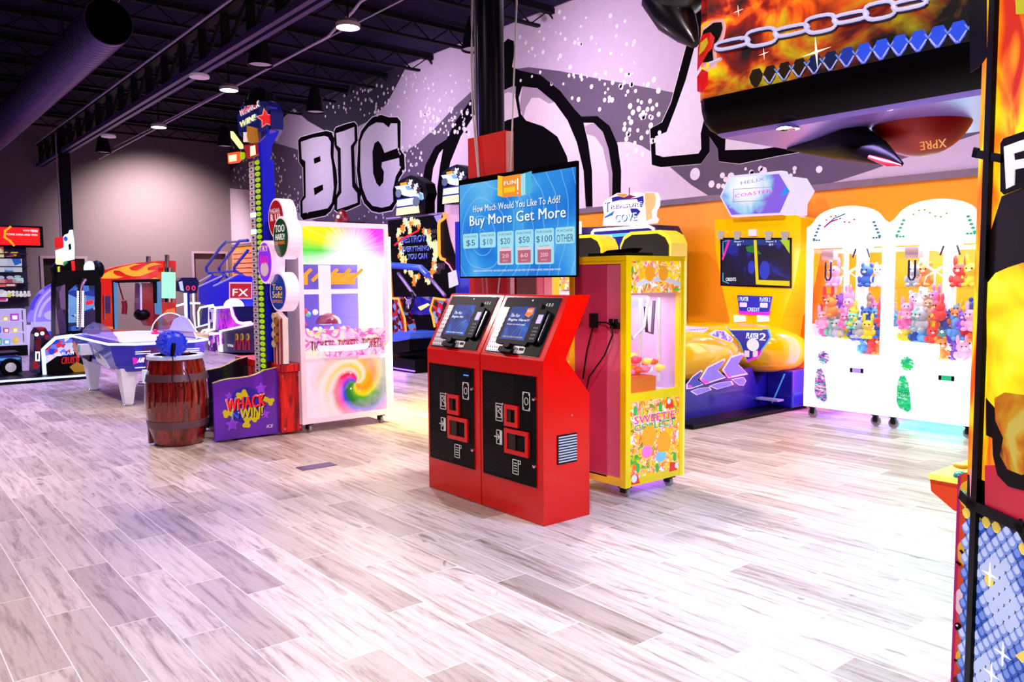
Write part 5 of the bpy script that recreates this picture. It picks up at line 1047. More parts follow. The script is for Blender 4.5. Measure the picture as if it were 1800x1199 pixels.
# ================================================================ off road game with DESTROY screen
DG = thing('offroad_driving_game', 'off road driving game showing Destroy Everything You Can with blue roll cage', 'arcade game', (-12.4, 7.6, 0))
D8 = FY(8.0); m = MB(); m.fpoly(D8, uvs(D8, [(682, 388), (781, 376), (790, 420), (806, 470), (812, 560), (812, 640), (700, 640)]), -.6, 0, BLKP); dc = m.build('screen_cabinet', DG, .01)
def dp_(pts): return uvs(D8, pts, 9.223, 680, 370)
m = MB(); FB = [mat('blast cream', 'ffe8a0', .4, emit=1.0), mat('blast orange', 'ff8a20', .4, emit=.9), mat('blast pale', 'e8f0d0', .4, emit=.9)]; rr = random.Random(4)
for x, y in ((300, 190), (340, 240), (400, 160), (390, 230), (450, 210), (500, 210), (540, 240), (280, 280), (360, 320), (200, 340), (180, 400), (190, 470), (200, 530), (210, 590), (230, 640), (220, 720), (250, 780), (290, 800), (620, 330), (670, 360), (690, 420), (700, 500), (740, 540), (790, 570), (800, 620), (770, 680), (760, 780), (770, 880), (790, 940), (300, 980), (370, 1010), (400, 1060), (450, 1100), (500, 1080), (440, 1170), (640, 1080), (660, 1140), (720, 1000), (730, 1060)):
    for j in range(2):
        q = dp_([(x+rr.uniform(-25, 25), y+rr.uniform(-25, 25))])[0]; m.fstar(D8, q[0], q[1], rr.uniform(.05, .10), 0, .004+.002*j+.0005*rr.random(), FB[rr.randrange(3)], 6, .6, rr.random())
BLT = mat('destroy letter blue', '2038e0', .4, emit=.8, var=0); BLW = mat('destroy letter edge', 'c0d0ff', .4, emit=.8, var=0)
for t_, x0, x1, y0, y1 in (('DESTROY', 240, 640, 400, 540), ('EVERYTHING', 260, 690, 570, 680), ('YOU CAN', 350, 660, 700, 800)):
    p = dp_([(x0, y1)])[0]; q = dp_([(x1, y0)])[0]; m.ftext(D8, t_, p[0]-.008, q[0]-.008, p[1]+.01, q[1]+.01, .009, BLW, .05); m.ftext(D8, t_, p[0], q[0], p[1], q[1], .011, BLT, .04)
m.fpoly(D8, dp_([(120, 560), (230, 460), (520, 310), (540, 330), (260, 480), (140, 580)]), .012, .014, mat('red slash', 'ff2040', .4, emit=1))
for t_, x0, x1, y0, y1 in (('WAY', 700, 830, 300, 380), ('OF', 740, 800, 400, 440), ('WAY', 820, 950, 850, 960), ('OUT', 790, 880, 960, 1030)):
    p = dp_([(x0, y1)])[0]; q = dp_([(x1, y0)])[0]; m.ftext(D8, t_, p[0], q[0], p[1], q[1], .006, mat('ghost text', '8a6a90', .4, emit=.5), .02)
m.fpoly(D8, dp_([(770, 90), (900, 60), (860, 170), (820, 190)]), 0, .01, mat('violet lamp', '9080ff', .3, emit=1.6)); m.fpoly(D8, dp_([(0, 120), (930, 30), (935, 50), (0, 145)]), 0, .02, mat('cabinet rim lilac', 'a890c0', .4)); m.build('screen', dc)
NO = mat('neon orange', 'ff9a30', .3, emit=1.8); m = MB(); m.tube([Vector((a, 7.97, b)) for a, b in dp_([(950, 40), (960, 120), (870, 190), (865, 260), (870, 700), (900, 780), (960, 800)])], .028, NO, 8); m.tube([Vector((a, 7.97, b)) for a, b in dp_([(970, 830), (1030, 880), (1100, 1000), (1150, 1190)])], .012, mat('neon pink', 'ff70a0', .3, emit=2.4), 6); m.build('neon_edge', dc)
m = MB(); PKB = mat('wing pale pink', 'ecc0d0', .45, emit=.15); m.fpoly(D8, dp_([(950, -30), (1030, -160), (1110, -260), (1240, -250), (1240, 300), (1140, 320), (1110, 760), (1060, 850), (980, 800), (900, 780), (890, 220)]), -.12, -.02, PKB); q = dp_([(1200, 480)])[0]; m.fcirc(D8, q[0], q[1], .17, .20, -.02, 0, mat('wing badge plum', '5a1840', .4), 20)
p = dp_([(1120, 530)])[0]; q = dp_([(1230, 430)])[0]; m.ftext(D8, '100', p[0], q[0], p[1], q[1], .004, PKB, .05); m.build('side_wing', dc)
def truck_sign(px, py, sc, F_, name, parent, full=True):
    """lit topper with a monster truck over two bars, drawn about a pixel"""
    m = MB(); P = lambda pts: uvs(F_, [(px+x*sc, py+y*sc) for x, y in pts])
    m.fpoly(F_, P([(-18, -28), (-6, -36), (8, -42), (20, -38), (34, -28), (38, -10), (34, 2), (34, 26), (-14, 30), (-16, 8), (-20, -12)]), -.22, -.02, BLKP)
    WT = mat('topper white', 'f0f8ff', .35, emit=1.0, ecol='e8f4ff'); BT = mat('topper blue', '80b8f8', .35, emit=.9); OT = mat('topper amber', 'f8a020', .35, emit=1.1); GT = mat('topper grey', '607080', .35, emit=.3)
    m.fpoly(F_, P([(-18, -22), (-4, -24), (4, -26), (14, -18), (30, -10), (31, 0), (20, -2), (-2, -6), (-12, -12)]), -.02, 0, WT); m.fpoly(F_, P([(0, -22), (8, -24), (12, -16), (4, -16)]), 0, .004, BT); m.fpoly(F_, P([(24, -12), (31, -8), (31, 2), (26, 1)]), 0, .004, BT)
    m.fpoly(F_, P([(-8, -28), (2, -30), (4, -25), (-8, -24)]), 0, .006, OT)
    for x, y, r_ in ((-11, -10, 5), (20, 4, 6)): q = P([(x, y)])[0]; rad = abs(P([(x+r_, y)])[0][0]-q[0]); m.fcirc(F_, q[0], q[1], rad, rad*.8, 0, .01, GT, 14)
    m.fpoly(F_, P([(-14, 2), (18, -3), (19, 10), (-15, 15)]), -.02, 0, WT); m.fpoly(F_, P([(-15, 16), (22, 11), (24, 24), (-16, 29)]), -.02, 0, mat('topper cream', 'fff0c8', .35, emit=.95)); m.fline(F_, P([(-15, 14.5), (20, 10)]), .02, 0, .003, IND); m.fline(F_, P([(-14, 1), (18, -4)]), .02, 0, .003, IND)
    for k in range(5): q = P([(4+k*5, -30+k*3.5)])[0]; m.fstar(F_, q[0], q[1], .09, -.02, .002*k, WT if k % 2 else mat('topper dark', '40202a', .4), 7, .5, k)
    return m.build(name, parent)
truck_sign(712, 350, 1.0, FY(7.9), 'truck_sign', DG)
# seat, roll cage, dashboard, front fenders of the driving game
RB2 = mat('cage blue', '3a68f0', .25, coat=.4, emit=.1); D7 = FY(7.45)
def d7(pts, y=7.4): return [Vector((a, y, b)) for a, b in uvs(FY(y), pts)]
m = MB(); m.tube(d7([(672, 465), (740, 471), (752, 484)]), .055, RB2, 10); m.tube(d7([(752, 484), (782, 520)], 7.5), .03, mat('cage lilac', 'a890c8', .3, .2), 8); m.tube(d7([(700, 480), (730, 522)], 7.5), .03, mat('cage lilac', 'a890c8', .3, .2), 8); m.build('roll_cage', DG)
m = MB(); m.fpoly(D7, uvs(D7, [(706, 545), (716, 522), (740, 522), (762, 532), (764, 552), (735, 554), (708, 548)]), -.3, 0, NVB); m.fpoly(D7, uvs(D7, [(735, 540), (752, 533), (756, 536), (740, 546)]), 0, .01, FB[0]); dsh = m.build('dashboard', DG, .01)
m = MB(); wc = at(718, 531, 1, 7.35)
m.tube([wc+Vector((.14*cos(t*pi/8), .05*sin(t*pi/8), .16*sin(t*pi/8))) for t in range(16)], .02, BLK2, 8, True)
for t in range(3): m.tube([wc, wc+Vector((.13*cos(t*2.1+.5), .0, .15*sin(t*2.1+.5)))], .015, CHR, 6)
m.ball(wc, .05, mat('wheel hub lit', 'c0a0ff', .3, emit=.5), 10, 6); m.build('steering_wheel', dsh)
for pts, npts in (([(682, 530), (682, 522), (702, 524), (708, 545), (716, 590), (700, 590), (684, 585)], [(682, 524), (702, 525), (706, 540), (713, 560), (716, 590)]), ([(760, 535), (766, 524), (785, 527), (790, 560), (768, 575), (758, 548)], [(784, 527), (764, 524), (758, 545), (762, 555), (766, 575)])):
    m = MB(); Ff = FY(7.3); m.fpoly(Ff, uvs(Ff, pts), -.2, 0, mat('fender print', rough=.35, emit=.25, fn=multi_fn(['c01020', '7090e0', '200810', '401018', 'b02030'], 14))); fd = m.build('fender', DG)
    m = MB(); m.tube([Vector((a, 7.28, b)) for a, b in uvs(Ff, npts)], .018, NO, 8); m.build('neon_edge', fd)
m = MB(); Ff = FY(7.0); m.fpoly(Ff, uvs(Ff, [(684, 590), (700, 582), (722, 584), (720, 596), (700, 600), (685, 601)]), -.5, 0, RB2); m.fpoly(Ff, uvs(Ff, [(686, 601), (718, 597), (718, 618), (686, 623)]), -.5, -.02, BLKP); m.build('seat', DG, .02)
m = MB(); m.box(-13.3, -11.0, 7.0, 8.0, .0, .22, BLKP); m.box(-13.3, -11.0, 6.985, 7.0, .03, .05, mat('under glow violet', '8050ff', .3, emit=4)); m.build('platform', DG)
lamp('offroad_under_glow', 'AREA', (-11.9, 6.95, .12), 14, (.35, .1, 1), (-11.9, 5.0, 0), 1.4, .1)
DG2 = thing('offroad_driving_game', 'second off road driving game, only its lit truck sign shows left of the menu screen', 'arcade game', (-10.6, 7.9, 0))
truck_sign(793, 330, .98, FY(7.75), 'truck_sign', DG2); m = MB(); m.box(-10.98, -9.6, 7.8, 8.5, 0, 2.45, mat('cabinet royal blue', '1a2ac0', .3, coat=.3)); m.build('cabinet', DG2, .01)
m = MB(); q = uvs(FY(7.7), [(790, 480), (802, 475), (806, 500), (792, 506)]); m.fpoly(FY(7.7), q, 0, .03, mat('lit vent', 'e0d0ff', .3, emit=1)); m.build('lit_vent', DG2)
m = MB(); q = at(601, 383, 1, 8.5); m.ball((q[0], q[1], q[2]-.1), (.28, .1, .28), mat('dark red topper', 'a01018', .3, coat=.5, emit=.2), 16, 8, 0, 90); m.ball((q[0]+.02, q[1]-.1, q[2]+.02), .04, SB, 8, 6); m.box(q[0]-.3, q[0]+.3, q[1]-.1, q[1]+.4, 0, q[2]-.1, BLKP)
tag(m.build('red_domed_game'), 'dark game with red domed top just above the white ticket machine', 'arcade game')
# ================================================================ flame cabinet at the right edge
d0v = (rt*((845-900)/F)-up*((500-599.5)/F)+fw); d0v.z = 0; d0v.normalize()
fh = Vector((fw.x, fw.y, 0)).normalized(); rh = Vector((rt.x, rt.y, 0)).normalized()
cor = Vector((0, 0, 0))+fh*2.3+rh*1.337
MF = frame(cor, -d0v, (0, 0, 1)); e2 = rh
def mpx(pts): return uvs(MF, pts)
FC = thing('flame_game_cabinet', 'big black framed game cabinet with flame and blue scale artwork filling the right edge', 'arcade game', (cor.x, cor.y, 0))
FLM = mat('flame print', rough=.3, emit=.9, fn=flame_fn(FLAME2, 5.5, (1.6, 1.6, .55), 1.4, 2)); 
def darkflame(nt):
    c = flame_fn(FLAME, 2.6, (1, 1, 1.2), 1.6, 3)(nt); tc = nn(nt, 'ShaderNodeTexCoord'); sp = nn(nt, 'ShaderNodeSeparateXYZ'); nt.links.new(tc.outputs['Object'], sp.inputs[0])
    k = mth(nt, 'ADD', mth(nt, 'ADD', sp.outputs[2], mth(nt, 'MULTIPLY', sp.outputs[0], -.30)), mth(nt, 'MULTIPLY', noise(nt, obco(nt), 5, 3, 1), .5))
    return mixc(nt, ramp(nt, k, [(0, (0, 0, 0)), (1, (1, 1, 1))]) if False else ramp(nt, mth(nt, 'MULTIPLY_ADD', k, 1.5, -4.35), [(.05, (0, 0, 0)), (.75, (1, 1, 1))]), '060204', c)
FLD = mat('dark flame print', rough=.3, emit=1.0, fn=darkflame)
def quad(t0, t1, z0, z1): return [(t0, z0), (t1, z0), (t1, z1), (t0, z1)]
m = MB(); m.fpoly(MF, quad(-.05, .9, 0, 2.6), -.7, -.004, mat('cabinet side black', '0a090c', .4)); body = m.build('cabinet', FC)
T0a, T1a = -.045, .9
zl0 = uv(MF, 1712, 886); zl1 = uv(MF, 1800, 926)
def zline(t): return zl0[1]+(zl1[1]-zl0[1])*(t-zl0[0])/(zl1[0]-zl0[0])
m = MB(); m.fpoly(MF, [(T0a, .92), (T1a, .92), (T1a, 2.6), (T0a, 2.6)], -.004, 0, FLM)
m.fpoly(MF, mpx([(1704, -60), (1735, -60), (1735, 100), (1722, 118), (1706, 128)]), 0, .002, BLKP)
m.fpoly(MF, mpx([(1762, 345), (1800, 330), (1830, 320), (1830, 480), (1800, 470), (1770, 480), (1742, 490), (1736, 500), (1738, 420)]), 0, .002, mat('print charcoal', '120c10', .4))
GLOW = mat('fireball print', rough=.3, emit=.95, fn=flame_fn([(.30, 'ff8a00'), (.42, 'ffc800'), (.52, 'ffe800'), (.62, 'fff040')], 4, (1, 1, 1), 1))
m.fpoly(MF, mpx([(1736, 500), (1752, 480), (1775, 470), (1800, 462), (1850, 455), (1850, 760), (1800, 770), (1775, 740), (1752, 740), (1738, 700)]), .002, .004, GLOW)
m.fpoly(MF, mpx([(1762, 252), (1768, 243), (1850, 215), (1850, 350), (1800, 330), (1768, 342), (1762, 336)]), .002, .006, BLKP)
m.fpoly(MF, mpx([(1770, 258), (1800, 247), (1850, 232), (1850, 252), (1800, 266), (1787, 270), (1788, 282), (1830, 274), (1830, 290), (1789, 298), (1788, 325), (1774, 332)]), .006, .009, mat('print letter white', 'f0f0f8', .4, emit=.3))
m.fpoly(MF, mpx([(1788, 0), (1850, -10), (1850, 20), (1789, 25)]), .002, .005, mat('print bright yellow', 'fff020', .4, emit=.5))
m.fpoly(MF, mpx([(1733, 818), (1850, 818), (1850, 950), (1733, 900)]), .0005, .003, mat('print crimson', 'c81838', .3, emit=.2)); m.fpoly(MF, mpx([(1706, 824), (1722, 822), (1720, 885), (1707, 882)]), .0005, .003, mat('print rose pale', 'f0a0b8', .3, emit=.2))
m.fpoly(MF, mpx([(1736, 700), (1754, 720), (1850, 740), (1850, 858), (1800, 862), (1775, 855), (1756, 835), (1748, 800), (1747, 770), (1736, 765)]), .003, .005, BLKP)
m.fpoly(MF, mpx([(1752, 700), (1770, 690), (1850, 700), (1850, 820), (1800, 835), (1775, 825), (1762, 800), (1768, 770), (1754, 740)]), .005, .007, mat('ember print', rough=.3, emit=.5, fn=flame_fn([(.34, '401004'), (.42, 'f07000'), (.52, 'ffb000'), (.6, 'ffe060')], 7, (1, 1, 1), 1)))
m.build('upper_artwork', body)
m = MB(); m.fpoly(MF, [(T0a, 0), (T1a, 0), (T1a, zl0[1]-.3), (.17, zl1[1]), (T0a, zl0[1]+.01)], -.004, .0004, mat('scale ground', '141c50', .4))
SC1 = mat('scale blue', '2858c8', .35, emit=.7); SC2 = mat('scale pale', '7c94e8', .35, emit=.75); SC3 = mat('scale white', 'c4ccf8', .35, emit=.8); SCYw = mat('scale yellow', 'f0d850', .25, emit=.35)
rr = random.Random(8); sw = .034; rws = 34
for r_ in range(rws):
    for c_ in range(16):
        t = -.04+c_*.046+(r_ % 2)*.023; z = .90-r_*.023; hw = .0228
        if z < .02 or t > .62 or z > zline(t)-.012: continue
        a = [(t-hw, z), (t, z+.021), (t+hw, z), (t+hw*.8, z-.012), (t+hw*.3, z-.021), (t-hw*.3, z-.021), (t-hw*.8, z-.012)]
        c0 = (t, z-.004); k0 = r_*.0004
        yl = (t < .10 and z > .80) or (rr.random() < .02)
        bl = .5+.5*sin(t*17+z*9)*cos(z*11-t*6); mc_ = SCYw if yl else (SC1 if bl < .38 else SC2 if bl < .68 else SC3); m.fpoly(MF, [(c0[0]+(p[0]-c0[0])*.90, c0[1]+(p[1]-c0[1])*.90) for p in a], .0004, .002, mc_); m.fpoly(MF, [(c0[0]+(p[0]-c0[0])*.6, c0[1]+.004+(p[1]-c0[1])*.6) for p in a], .002, .003, SC2 if mc_ is SC1 else SC3 if mc_ is SC2 else mc_)
SPK = mat('sparkle white', 'ffffff', .4, emit=1)
for x, y in ((1742, 1010), (1765, 1150), (1745, 1185)): q = uv(MF, x, y); m.fstar(MF, q[0], q[1], .035, .003, .005, SPK, 4, .15)
m.fpoly(MF, mpx([(1788, 1152), (1800, 1145), (1830, 1135), (1830, 1170), (1800, 1165)]), .003, .006, SCYw); m.build('lower_artwork', body)
m = MB(); q0 = uv(MF, 1726, 700); wpo = .026
m.frect(MF, q0[0]-wpo/2, q0[0]+wpo/2, 0, 2.6, 0, .014, BLKP); m.fline(MF, [(T0a, zl0[1]+.012), (zl0[0], zl0[1]), (zl1[0], zl1[1]), (.5, zl1[1]-.25)], .03, .006, .014, BLKP); z2 = uv(MF, 1720, 270); z3 = uv(MF, 1762, 278); m.fline(MF, [(T0a, z2[1]+.005), z2, z3], .022, .005, .012, BLKP); m.build('frame_bars', body)

# small cartoon cabinet between
SCB_ = thing('small_kids_cabinet', 'small orange cabinet with cartoon chick side art, half hidden by the flame cabinet', 'arcade game', (-.95, 3.2, 0))
KO = mat('kid panel orange', 'e04818', .35, emit=.15); KY = mat('kid yellow', 'f0b820', .35, emit=.2); KP = mat('kid pink white', 'f0d0e0', .35, emit=.2); Ks = FY(3.0); KR = mat('kid edge magenta', 'd01880', .3, emit=.5)
m = MB(); m.frr(Ks, -1.178, -.76, .0, .815, .03, -.4, 0, KO); cb_ = m.build('cabinet', SCB_, .004)
m = MB(); m.frr(Ks, -1.181, -1.172, .01, .80, .003, -.02, .003, KR)
for x, y, r_, mt in ((1703, 870, .055, KY), (1697, 972, .05, KY), (1697, 1060, .06, KP), (1696, 1160, .05, KY)):
    q = uv(Ks, x, y); m.fcirc(Ks, q[0]+.02, q[1], r_, r_*1.05, 0, .003, mt, 18)
for pts in ([(1690, 968), (1698, 978)], [(1683, 988), (1688, 992)], [(1680, 1160), (1700, 1165)]): m.fline(Ks, uvs(Ks, pts), .008, .003, .005, BLKP)
q = uv(Ks, 1685, 1101); m.fcirc(Ks, q[0], q[1], .012, .014, .003, .006, BLKP, 12); m.fcirc(Ks, q[0]-.003, q[1]+.004, .004, .004, .006, .008, WHT, 8); m.fpoly(Ks, uvs(Ks, [(1700, 1080), (1706, 1085), (1698, 1092)]), .003, .005, KR); m.fpoly(Ks, uvs(Ks, [(1676, 1190), (1700, 1180), (1705, 1240), (1676, 1240)]), .003, .005, mat('kid brown', '5a2410', .4)); m.build('side_art', cb_)
m = MB(); m.prism('y', [(-1.285, .765), (-1.17, .765), (-1.17, .66), (-1.20, .665), (-1.28, .72)], 3.02, 3.35, mat('ledge orange red', 'f04818', .3, emit=.2)); m.box(-1.286, -1.17, 3.01, 3.35, .765, .785, mat('ledge lit yellow', 'fff060', .3, emit=1.4)); m.ball((-1.19, 3.04, .79), (.022, .03, .016), mat('teal button', '108878', .2, emit=.3), 10, 6); m.ball((-1.18, 3.02, .83), (.03, .02, .012), KY, 8, 5); m.build('control_ledge', SCB_)

# ================================================================ overhanging boxing game header
BG = thing('boxing_game', 'huge black game header with flames, chain and blue scales overhanging at top right', 'arcade game', (-1.2, 4.2, 0))
hx0, hx1, hy0, hy1 = -2.84, -.35, 3.6, 4.75
def rring(z, ins, r=.12, n=7):
    p = []
    for cx, cy, a0 in ((hx1-r, hy0+r, -90), (hx1-r, hy1-r, 0), (hx0+r, hy1-r, 90), (hx0+r, hy0+r, 180)):
        for i in range(n): a = radians(a0+90*i/(n-1)); p.append((cx+(r-ins)*cos(a), cy+(r-ins)*sin(a), z))
    return p
UND = mat('header underside', '9a84f0', .35, .25); HB = mat('header black gloss', '030204', .3, spec=.1)
m = MB(); m.loft([rring(3.5, 0), rring(2.44, 0), rring(2.40, .004), rring(2.34, .02), rring(2.30, .05), rring(2.275, .09)], HB); m.loft([rring(2.2755, .088), rring(2.268, .095), rring(2.255, .115)], UND); hdr = m.build('header', BG)
HF = FY(hy0); m = MB(); zb_ = 2.455
m.frect(HF, hx0+.10, hx1-.3, zb_, 3.2, 0, .004, FLD)
m.build('flame_artwork', hdr)
# art continuing round the left corner
m = MB(); CH = mat('chain silver', 'c8c8f0', .25, emit=.35)
pts = [(hx0+.12-.124*cos(radians(a)), hy0+.12-.124*sin(radians(a))) for a in range(-10, 91, 10)]
vs = [(x, y, z) for z in (zb_, 3.2) for x, y in pts]; n = len(pts); m.add(vs, [(i, i+1, n+i+1, n+i) for i in range(n-1)], FLD)
m.build('corner_artwork', hdr)
m = MB(); rdl = mat('logo crimson', 'd01010', .3, emit=.35)
def hpx(pts): return uvs(HF, pts)
def cylpts(pts, d): # wrap pixel points round the rounded left corner
    o = []
    for u_, v_ in hpx(pts):
        s = hx0+.12-u_
        if s <= 0: o.append((u_, hy0-d, v_))
        else: a = s/.12; o.append((hx0+.12-(.12+d)*sin(a), hy0+.12-(.12+d)*cos(a), v_))
    return o
def cpoly(pts, d, mt): m.add(cylpts(pts, d), [tuple(range(len(pts)))], mt)
cpoly([(1262, 120), (1232, 118), (1228, 70), (1236, 48), (1256, 36), (1274, 34), (1279, 46), (1276, 66), (1262, 90)], .012, mat('logo rim pink', 'f0b0b0', .3, emit=.4)); cpoly([(1258, 110), (1236, 110), (1233, 72), (1240, 54), (1258, 41), (1272, 40), (1274, 50), (1270, 64), (1256, 88)], .018, BLK)
cpoly([(1227, 125), (1230, 82), (1240, 62), (1254, 58), (1262, 68), (1258, 86), (1250, 94), (1240, 112)], .026, rdl); cpoly([(1228, 160), (1227, 134), (1240, 122), (1250, 128), (1250, 150), (1240, 164)], .026, rdl); cpoly([(1237, 98), (1240, 76), (1250, 68), (1252, 78), (1246, 90)], .036, YB); cpoly([(1229, 134), (1230, 124), (1258, 116), (1250, 124)], .014, mat('logo rim pink', 'f0b0b0', .3)); m.build('logo_badge', hdr)
m = MB()
def link(cx, cy, L, Hh, ang):
    pts = []
    for i in range(16):
        a = 2*pi*i/16; x = math.copysign(abs(cos(a))**.6, cos(a))*L; y = math.copysign(abs(sin(a))**.7, sin(a))*Hh; pts.append((cx+x*cos(ang)-y*sin(ang), cy+x*sin(ang)+y*cos(ang)))
    P = [Vector((a, hy0-.014, b)) for a, b in hpx(pts)]; m.tube(P, .0115, CH, 6, True)
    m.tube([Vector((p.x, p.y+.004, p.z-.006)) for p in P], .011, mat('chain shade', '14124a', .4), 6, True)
for i in range(7): link(1290+i*52, 78-i*11.6, 30 if i % 2 == 0 else 27, 7 if i % 2 == 0 else 14, -.21)
m.tube([Vector((a, hy0-.012, b)) for a, b in hpx([(1250, 112), (1270, 104)])], .009, CH, 6); m.build('chain', hdr)
m = MB(); q0 = uv(HF, 1330, 150); q1 = uv(HF, 1722, 55); nsc = 13
for i in range(nsc+4):
    f_ = i/nsc; u_ = q0[0]+(q1[0]-q0[0])*f_; v_ = zb_+.045; w2 = (q1[0]-q0[0])/nsc*.5
    k = max(0, min(1, (i-2)/5)); sblu = mat('header scale %d' % min(3, int(k*3)), ['201408', '14204a', '2038a0', '2c50e0'][min(3, int(k*3))], .25, emit=.3)
    a = [(u_-w2*.98, v_+.012), (u_-w2*.5, v_+.045), (u_+w2*.5, v_+.045), (u_+w2*.98, v_+.012), (u_+w2*.72, v_-.02), (u_+w2*.2, v_-.045), (u_-w2*.2, v_-.045), (u_-w2*.72, v_-.02)]; m.fpoly(HF, a, .004, .008, sblu)
    if i > 0: m.fline(HF, [(u_-w2*.8, v_-.002), (u_-w2*.15, v_-.038), (u_+w2*.15, v_-.038), (u_+w2*.8, v_-.002)], .007, .008, .010, mat('scale rim', 'b0b8f8', .25, emit=.5 if i > 3 else .15)); m.fline(HF, [(u_+w2-.012, v_+.022), (u_+w2, v_+.005), (u_+w2+.012, v_+.022)], .006, .008, .010, SC2)
m.build('scale_band', hdr)
m = MB()
for x, y, r_ in ((1437, 92, .075), (1345, 95, .03), (1300, 20, .03)): q = uv(HF, x, y); m.fstar(HF, q[0], q[1], r_, .010, .012, mat('sparkle warm', 'fff0d0', .4, emit=1.3), 4, .1, pi/2+.1); m.fcirc(HF, q[0], q[1], r_*.14, r_*.14, .012, .013, SPK, 10)
m.build('sparkles', hdr)
uc = at(1385, 222, 2, 2.262); m = MB(); m.lathe([(.050, .0), (.058, -.012), (.036, -.014), (.030, .0)], (uc.x, uc.y, 2.258), CHR, 24); m.lathe([(.001, -.008), (.032, -.008)], (uc.x, uc.y, 2.258), mat('lamp ring pink', 'f0a8c8', .3, emit=.5), 20); m.build('underside_lamp', hdr)
bc_ = at(1620, 188, 1, 4.2); m = MB(); RBL = mat('punch ball red', 'b00606', .4); m.ball(bc_, (.245, .245, .245), RBL, 32, 20); m.lathe([(.246, .0), (.25, .004), (.246, .01)], (bc_.x, bc_.y, bc_.z-.03), mat('ball band', '3a0404', .3), 32); pb = m.build('punch_ball', BG)
m = MB(); tl = at(1640, 254, 1, bc_.y-.17); TF2 = frame((tl.x-.05, tl.y-.01, tl.z), (1, 0, 0), (0, -.3, .95)); m.ftext(TF2, 'XPRE', .12, 0, .02, -.02, .012, mat('ball lettering', 'ffa040', .4, emit=.7), .03); m.build('ball_lettering', pb)
m = MB(); ar = [at(1385, 262, 1, 4.3), at(1440, 258, 1, 4.2), at(1500, 250, 1, 4.05), at(1545, 268, 1, 3.95), at(1585, 289, 1, 3.92)]; m.tube(ar, [.008, .05, .10, .06, .012], HB, 12); m.tube([at(1528, 276, 1, 3.90), at(1560, 287, 1, 3.88), at(1584, 291, 1, 3.88)], [.01, .016, .004], mat('arm tip red', 'e02830', .2, coat=.5), 8); m.build('swing_arm', BG)
m = MB(); g0 = at(1195, -30, 1, 3.75); m.ball(g0, (.22, .16, .20), mat('glove leather', '17121c', .3, coat=.3), 20, 12); g1 = at(1180, 20, 1, 3.75); g2 = at(1222, 78, 1, 3.72); m.tube([at(1160, -10, 1, 3.75), at(1185, 25, 1, 3.75), at(1208, 58, 1, 3.73), g2], [.12, .12, .07, .025], mat('glove leather', '17121c', .3, coat=.3), 14); m.build('glove_ornament', BG)
m = MB(); m.box(-1.0, -.38, 3.7, 4.7, .0, 3.1, HB); m.build('tower_body', BG, .02)

lamp('header_led', 'AREA', (-2.2, 3.75, 2.22), 70, (.5, .35, 1), (-2.1, 2.6, 0), .8, .25)
lamp('header_led', 'AREA', (-1.4, 3.8, 2.22), 70, (.3, 1, .8), (-1.5, 3.3, 0), .5, .25)
# ================================================================ air hockey table
AH = thing('air_hockey_table', 'blue air hockey table on white tapered legs with glowing edge', 'air hockey table', (-11.6, 2.95, 0))
ax0, ax1, ay0, ay1 = -12.85, -10.3, 2.40, 3.55; c_ = .22
AB = mat('hockey blue', '1a22c8', .25, coat=.4, emit=.08); AP = mat('hockey plum', '5a2a78', .35, coat=.2); AW = mat('hockey white', 'e8e4f8', .3, emit=.15); NW = mat('neon white blue', 'b8c4ff', .3, emit=2.0)
def oct_(z, i): return [(x, y, z) for x, y in ((ax0+c_, ay0+i), (ax1-c_, ay0+i), (ax1-i, ay0+c_), (ax1-i, ay1-c_), (ax1-c_, ay1-i), (ax0+c_, ay1-i), (ax0+i, ay1-c_), (ax0+i, ay0+c_))]
m = MB(); m.loft([oct_(.42, .12), oct_(.50, .06), oct_(.74, 0)], AB, False); m.fpoly(FX(ax1+.002), [(2.75, .44), (3.15, .44), (3.12, .72), (2.72, .72)], -.1, .0, AP); m.fpoly(frame((0, ay0-.002, 0), (1, 0, 0), (0, .1, .95)), [(-12.1, .50), (-11.7, .46), (-11.68, .60), (-12.08, .60)], 0, .03, BLKP); tb = m.build('table_body', AH, .01)
m = MB(); o8 = oct_(.76, -.01); m.tube([Vector(p) for p in o8], .016, NW, 8, True); m.build('glowing_edge', tb)
m = MB(); m.add([(p[0], p[1], .765) for p in oct_(0, .02)], [tuple(range(8))], mat('rail violet deck', '3a2a9a', .3)); m.box(ax0+.2, ax1-.2, ay0+.14, ay1-.14, .765, .775, AW); m.build('playfield', AH)
m = MB(); HS = frame((0, ay0+.175, 0), (1, 0, 0), (0, -.06, .24))
m.fpoly(HS, [(-11.45, .50), (-10.95, .44), (-10.85, .46), (-11.0, .56), (-11.42, .68)], -.01, .0, AW); m.ftext(HS, 'AIR', -11.4, -11.12, .55, .64, .006, BLKP, .06)
m.fpoly(HS, [(-12.6, .46), (-12.3, .58), (-12.5, .70), (-12.75, .62)], -.01, .0, mat('hockey flame', 'f08060', .3, emit=.3))
HX2 = frame((ax1-.185, 0, 0), (0, 1, 0), (.06, 0, .24))
for y0_, tx in ((2.66, 'AIR FX'), (3.24, 'AIR')):
    m.ftext(HX2, tx, y0_-.01, y0_+.14, .56, .62, .03, SB, .05, .3)
    for z_ in (.665, .69, .49): m.frect(HX2, y0_-.03, y0_+.14, z_, z_+.008, .02, .028, SB)
    m.fpoly(HX2, [(y0_-.05, .54), (y0_+.02, .56), (y0_-.02, .62), (y0_-.06, .63)], .02, .028, PMG)
m.build('lettering', tb)
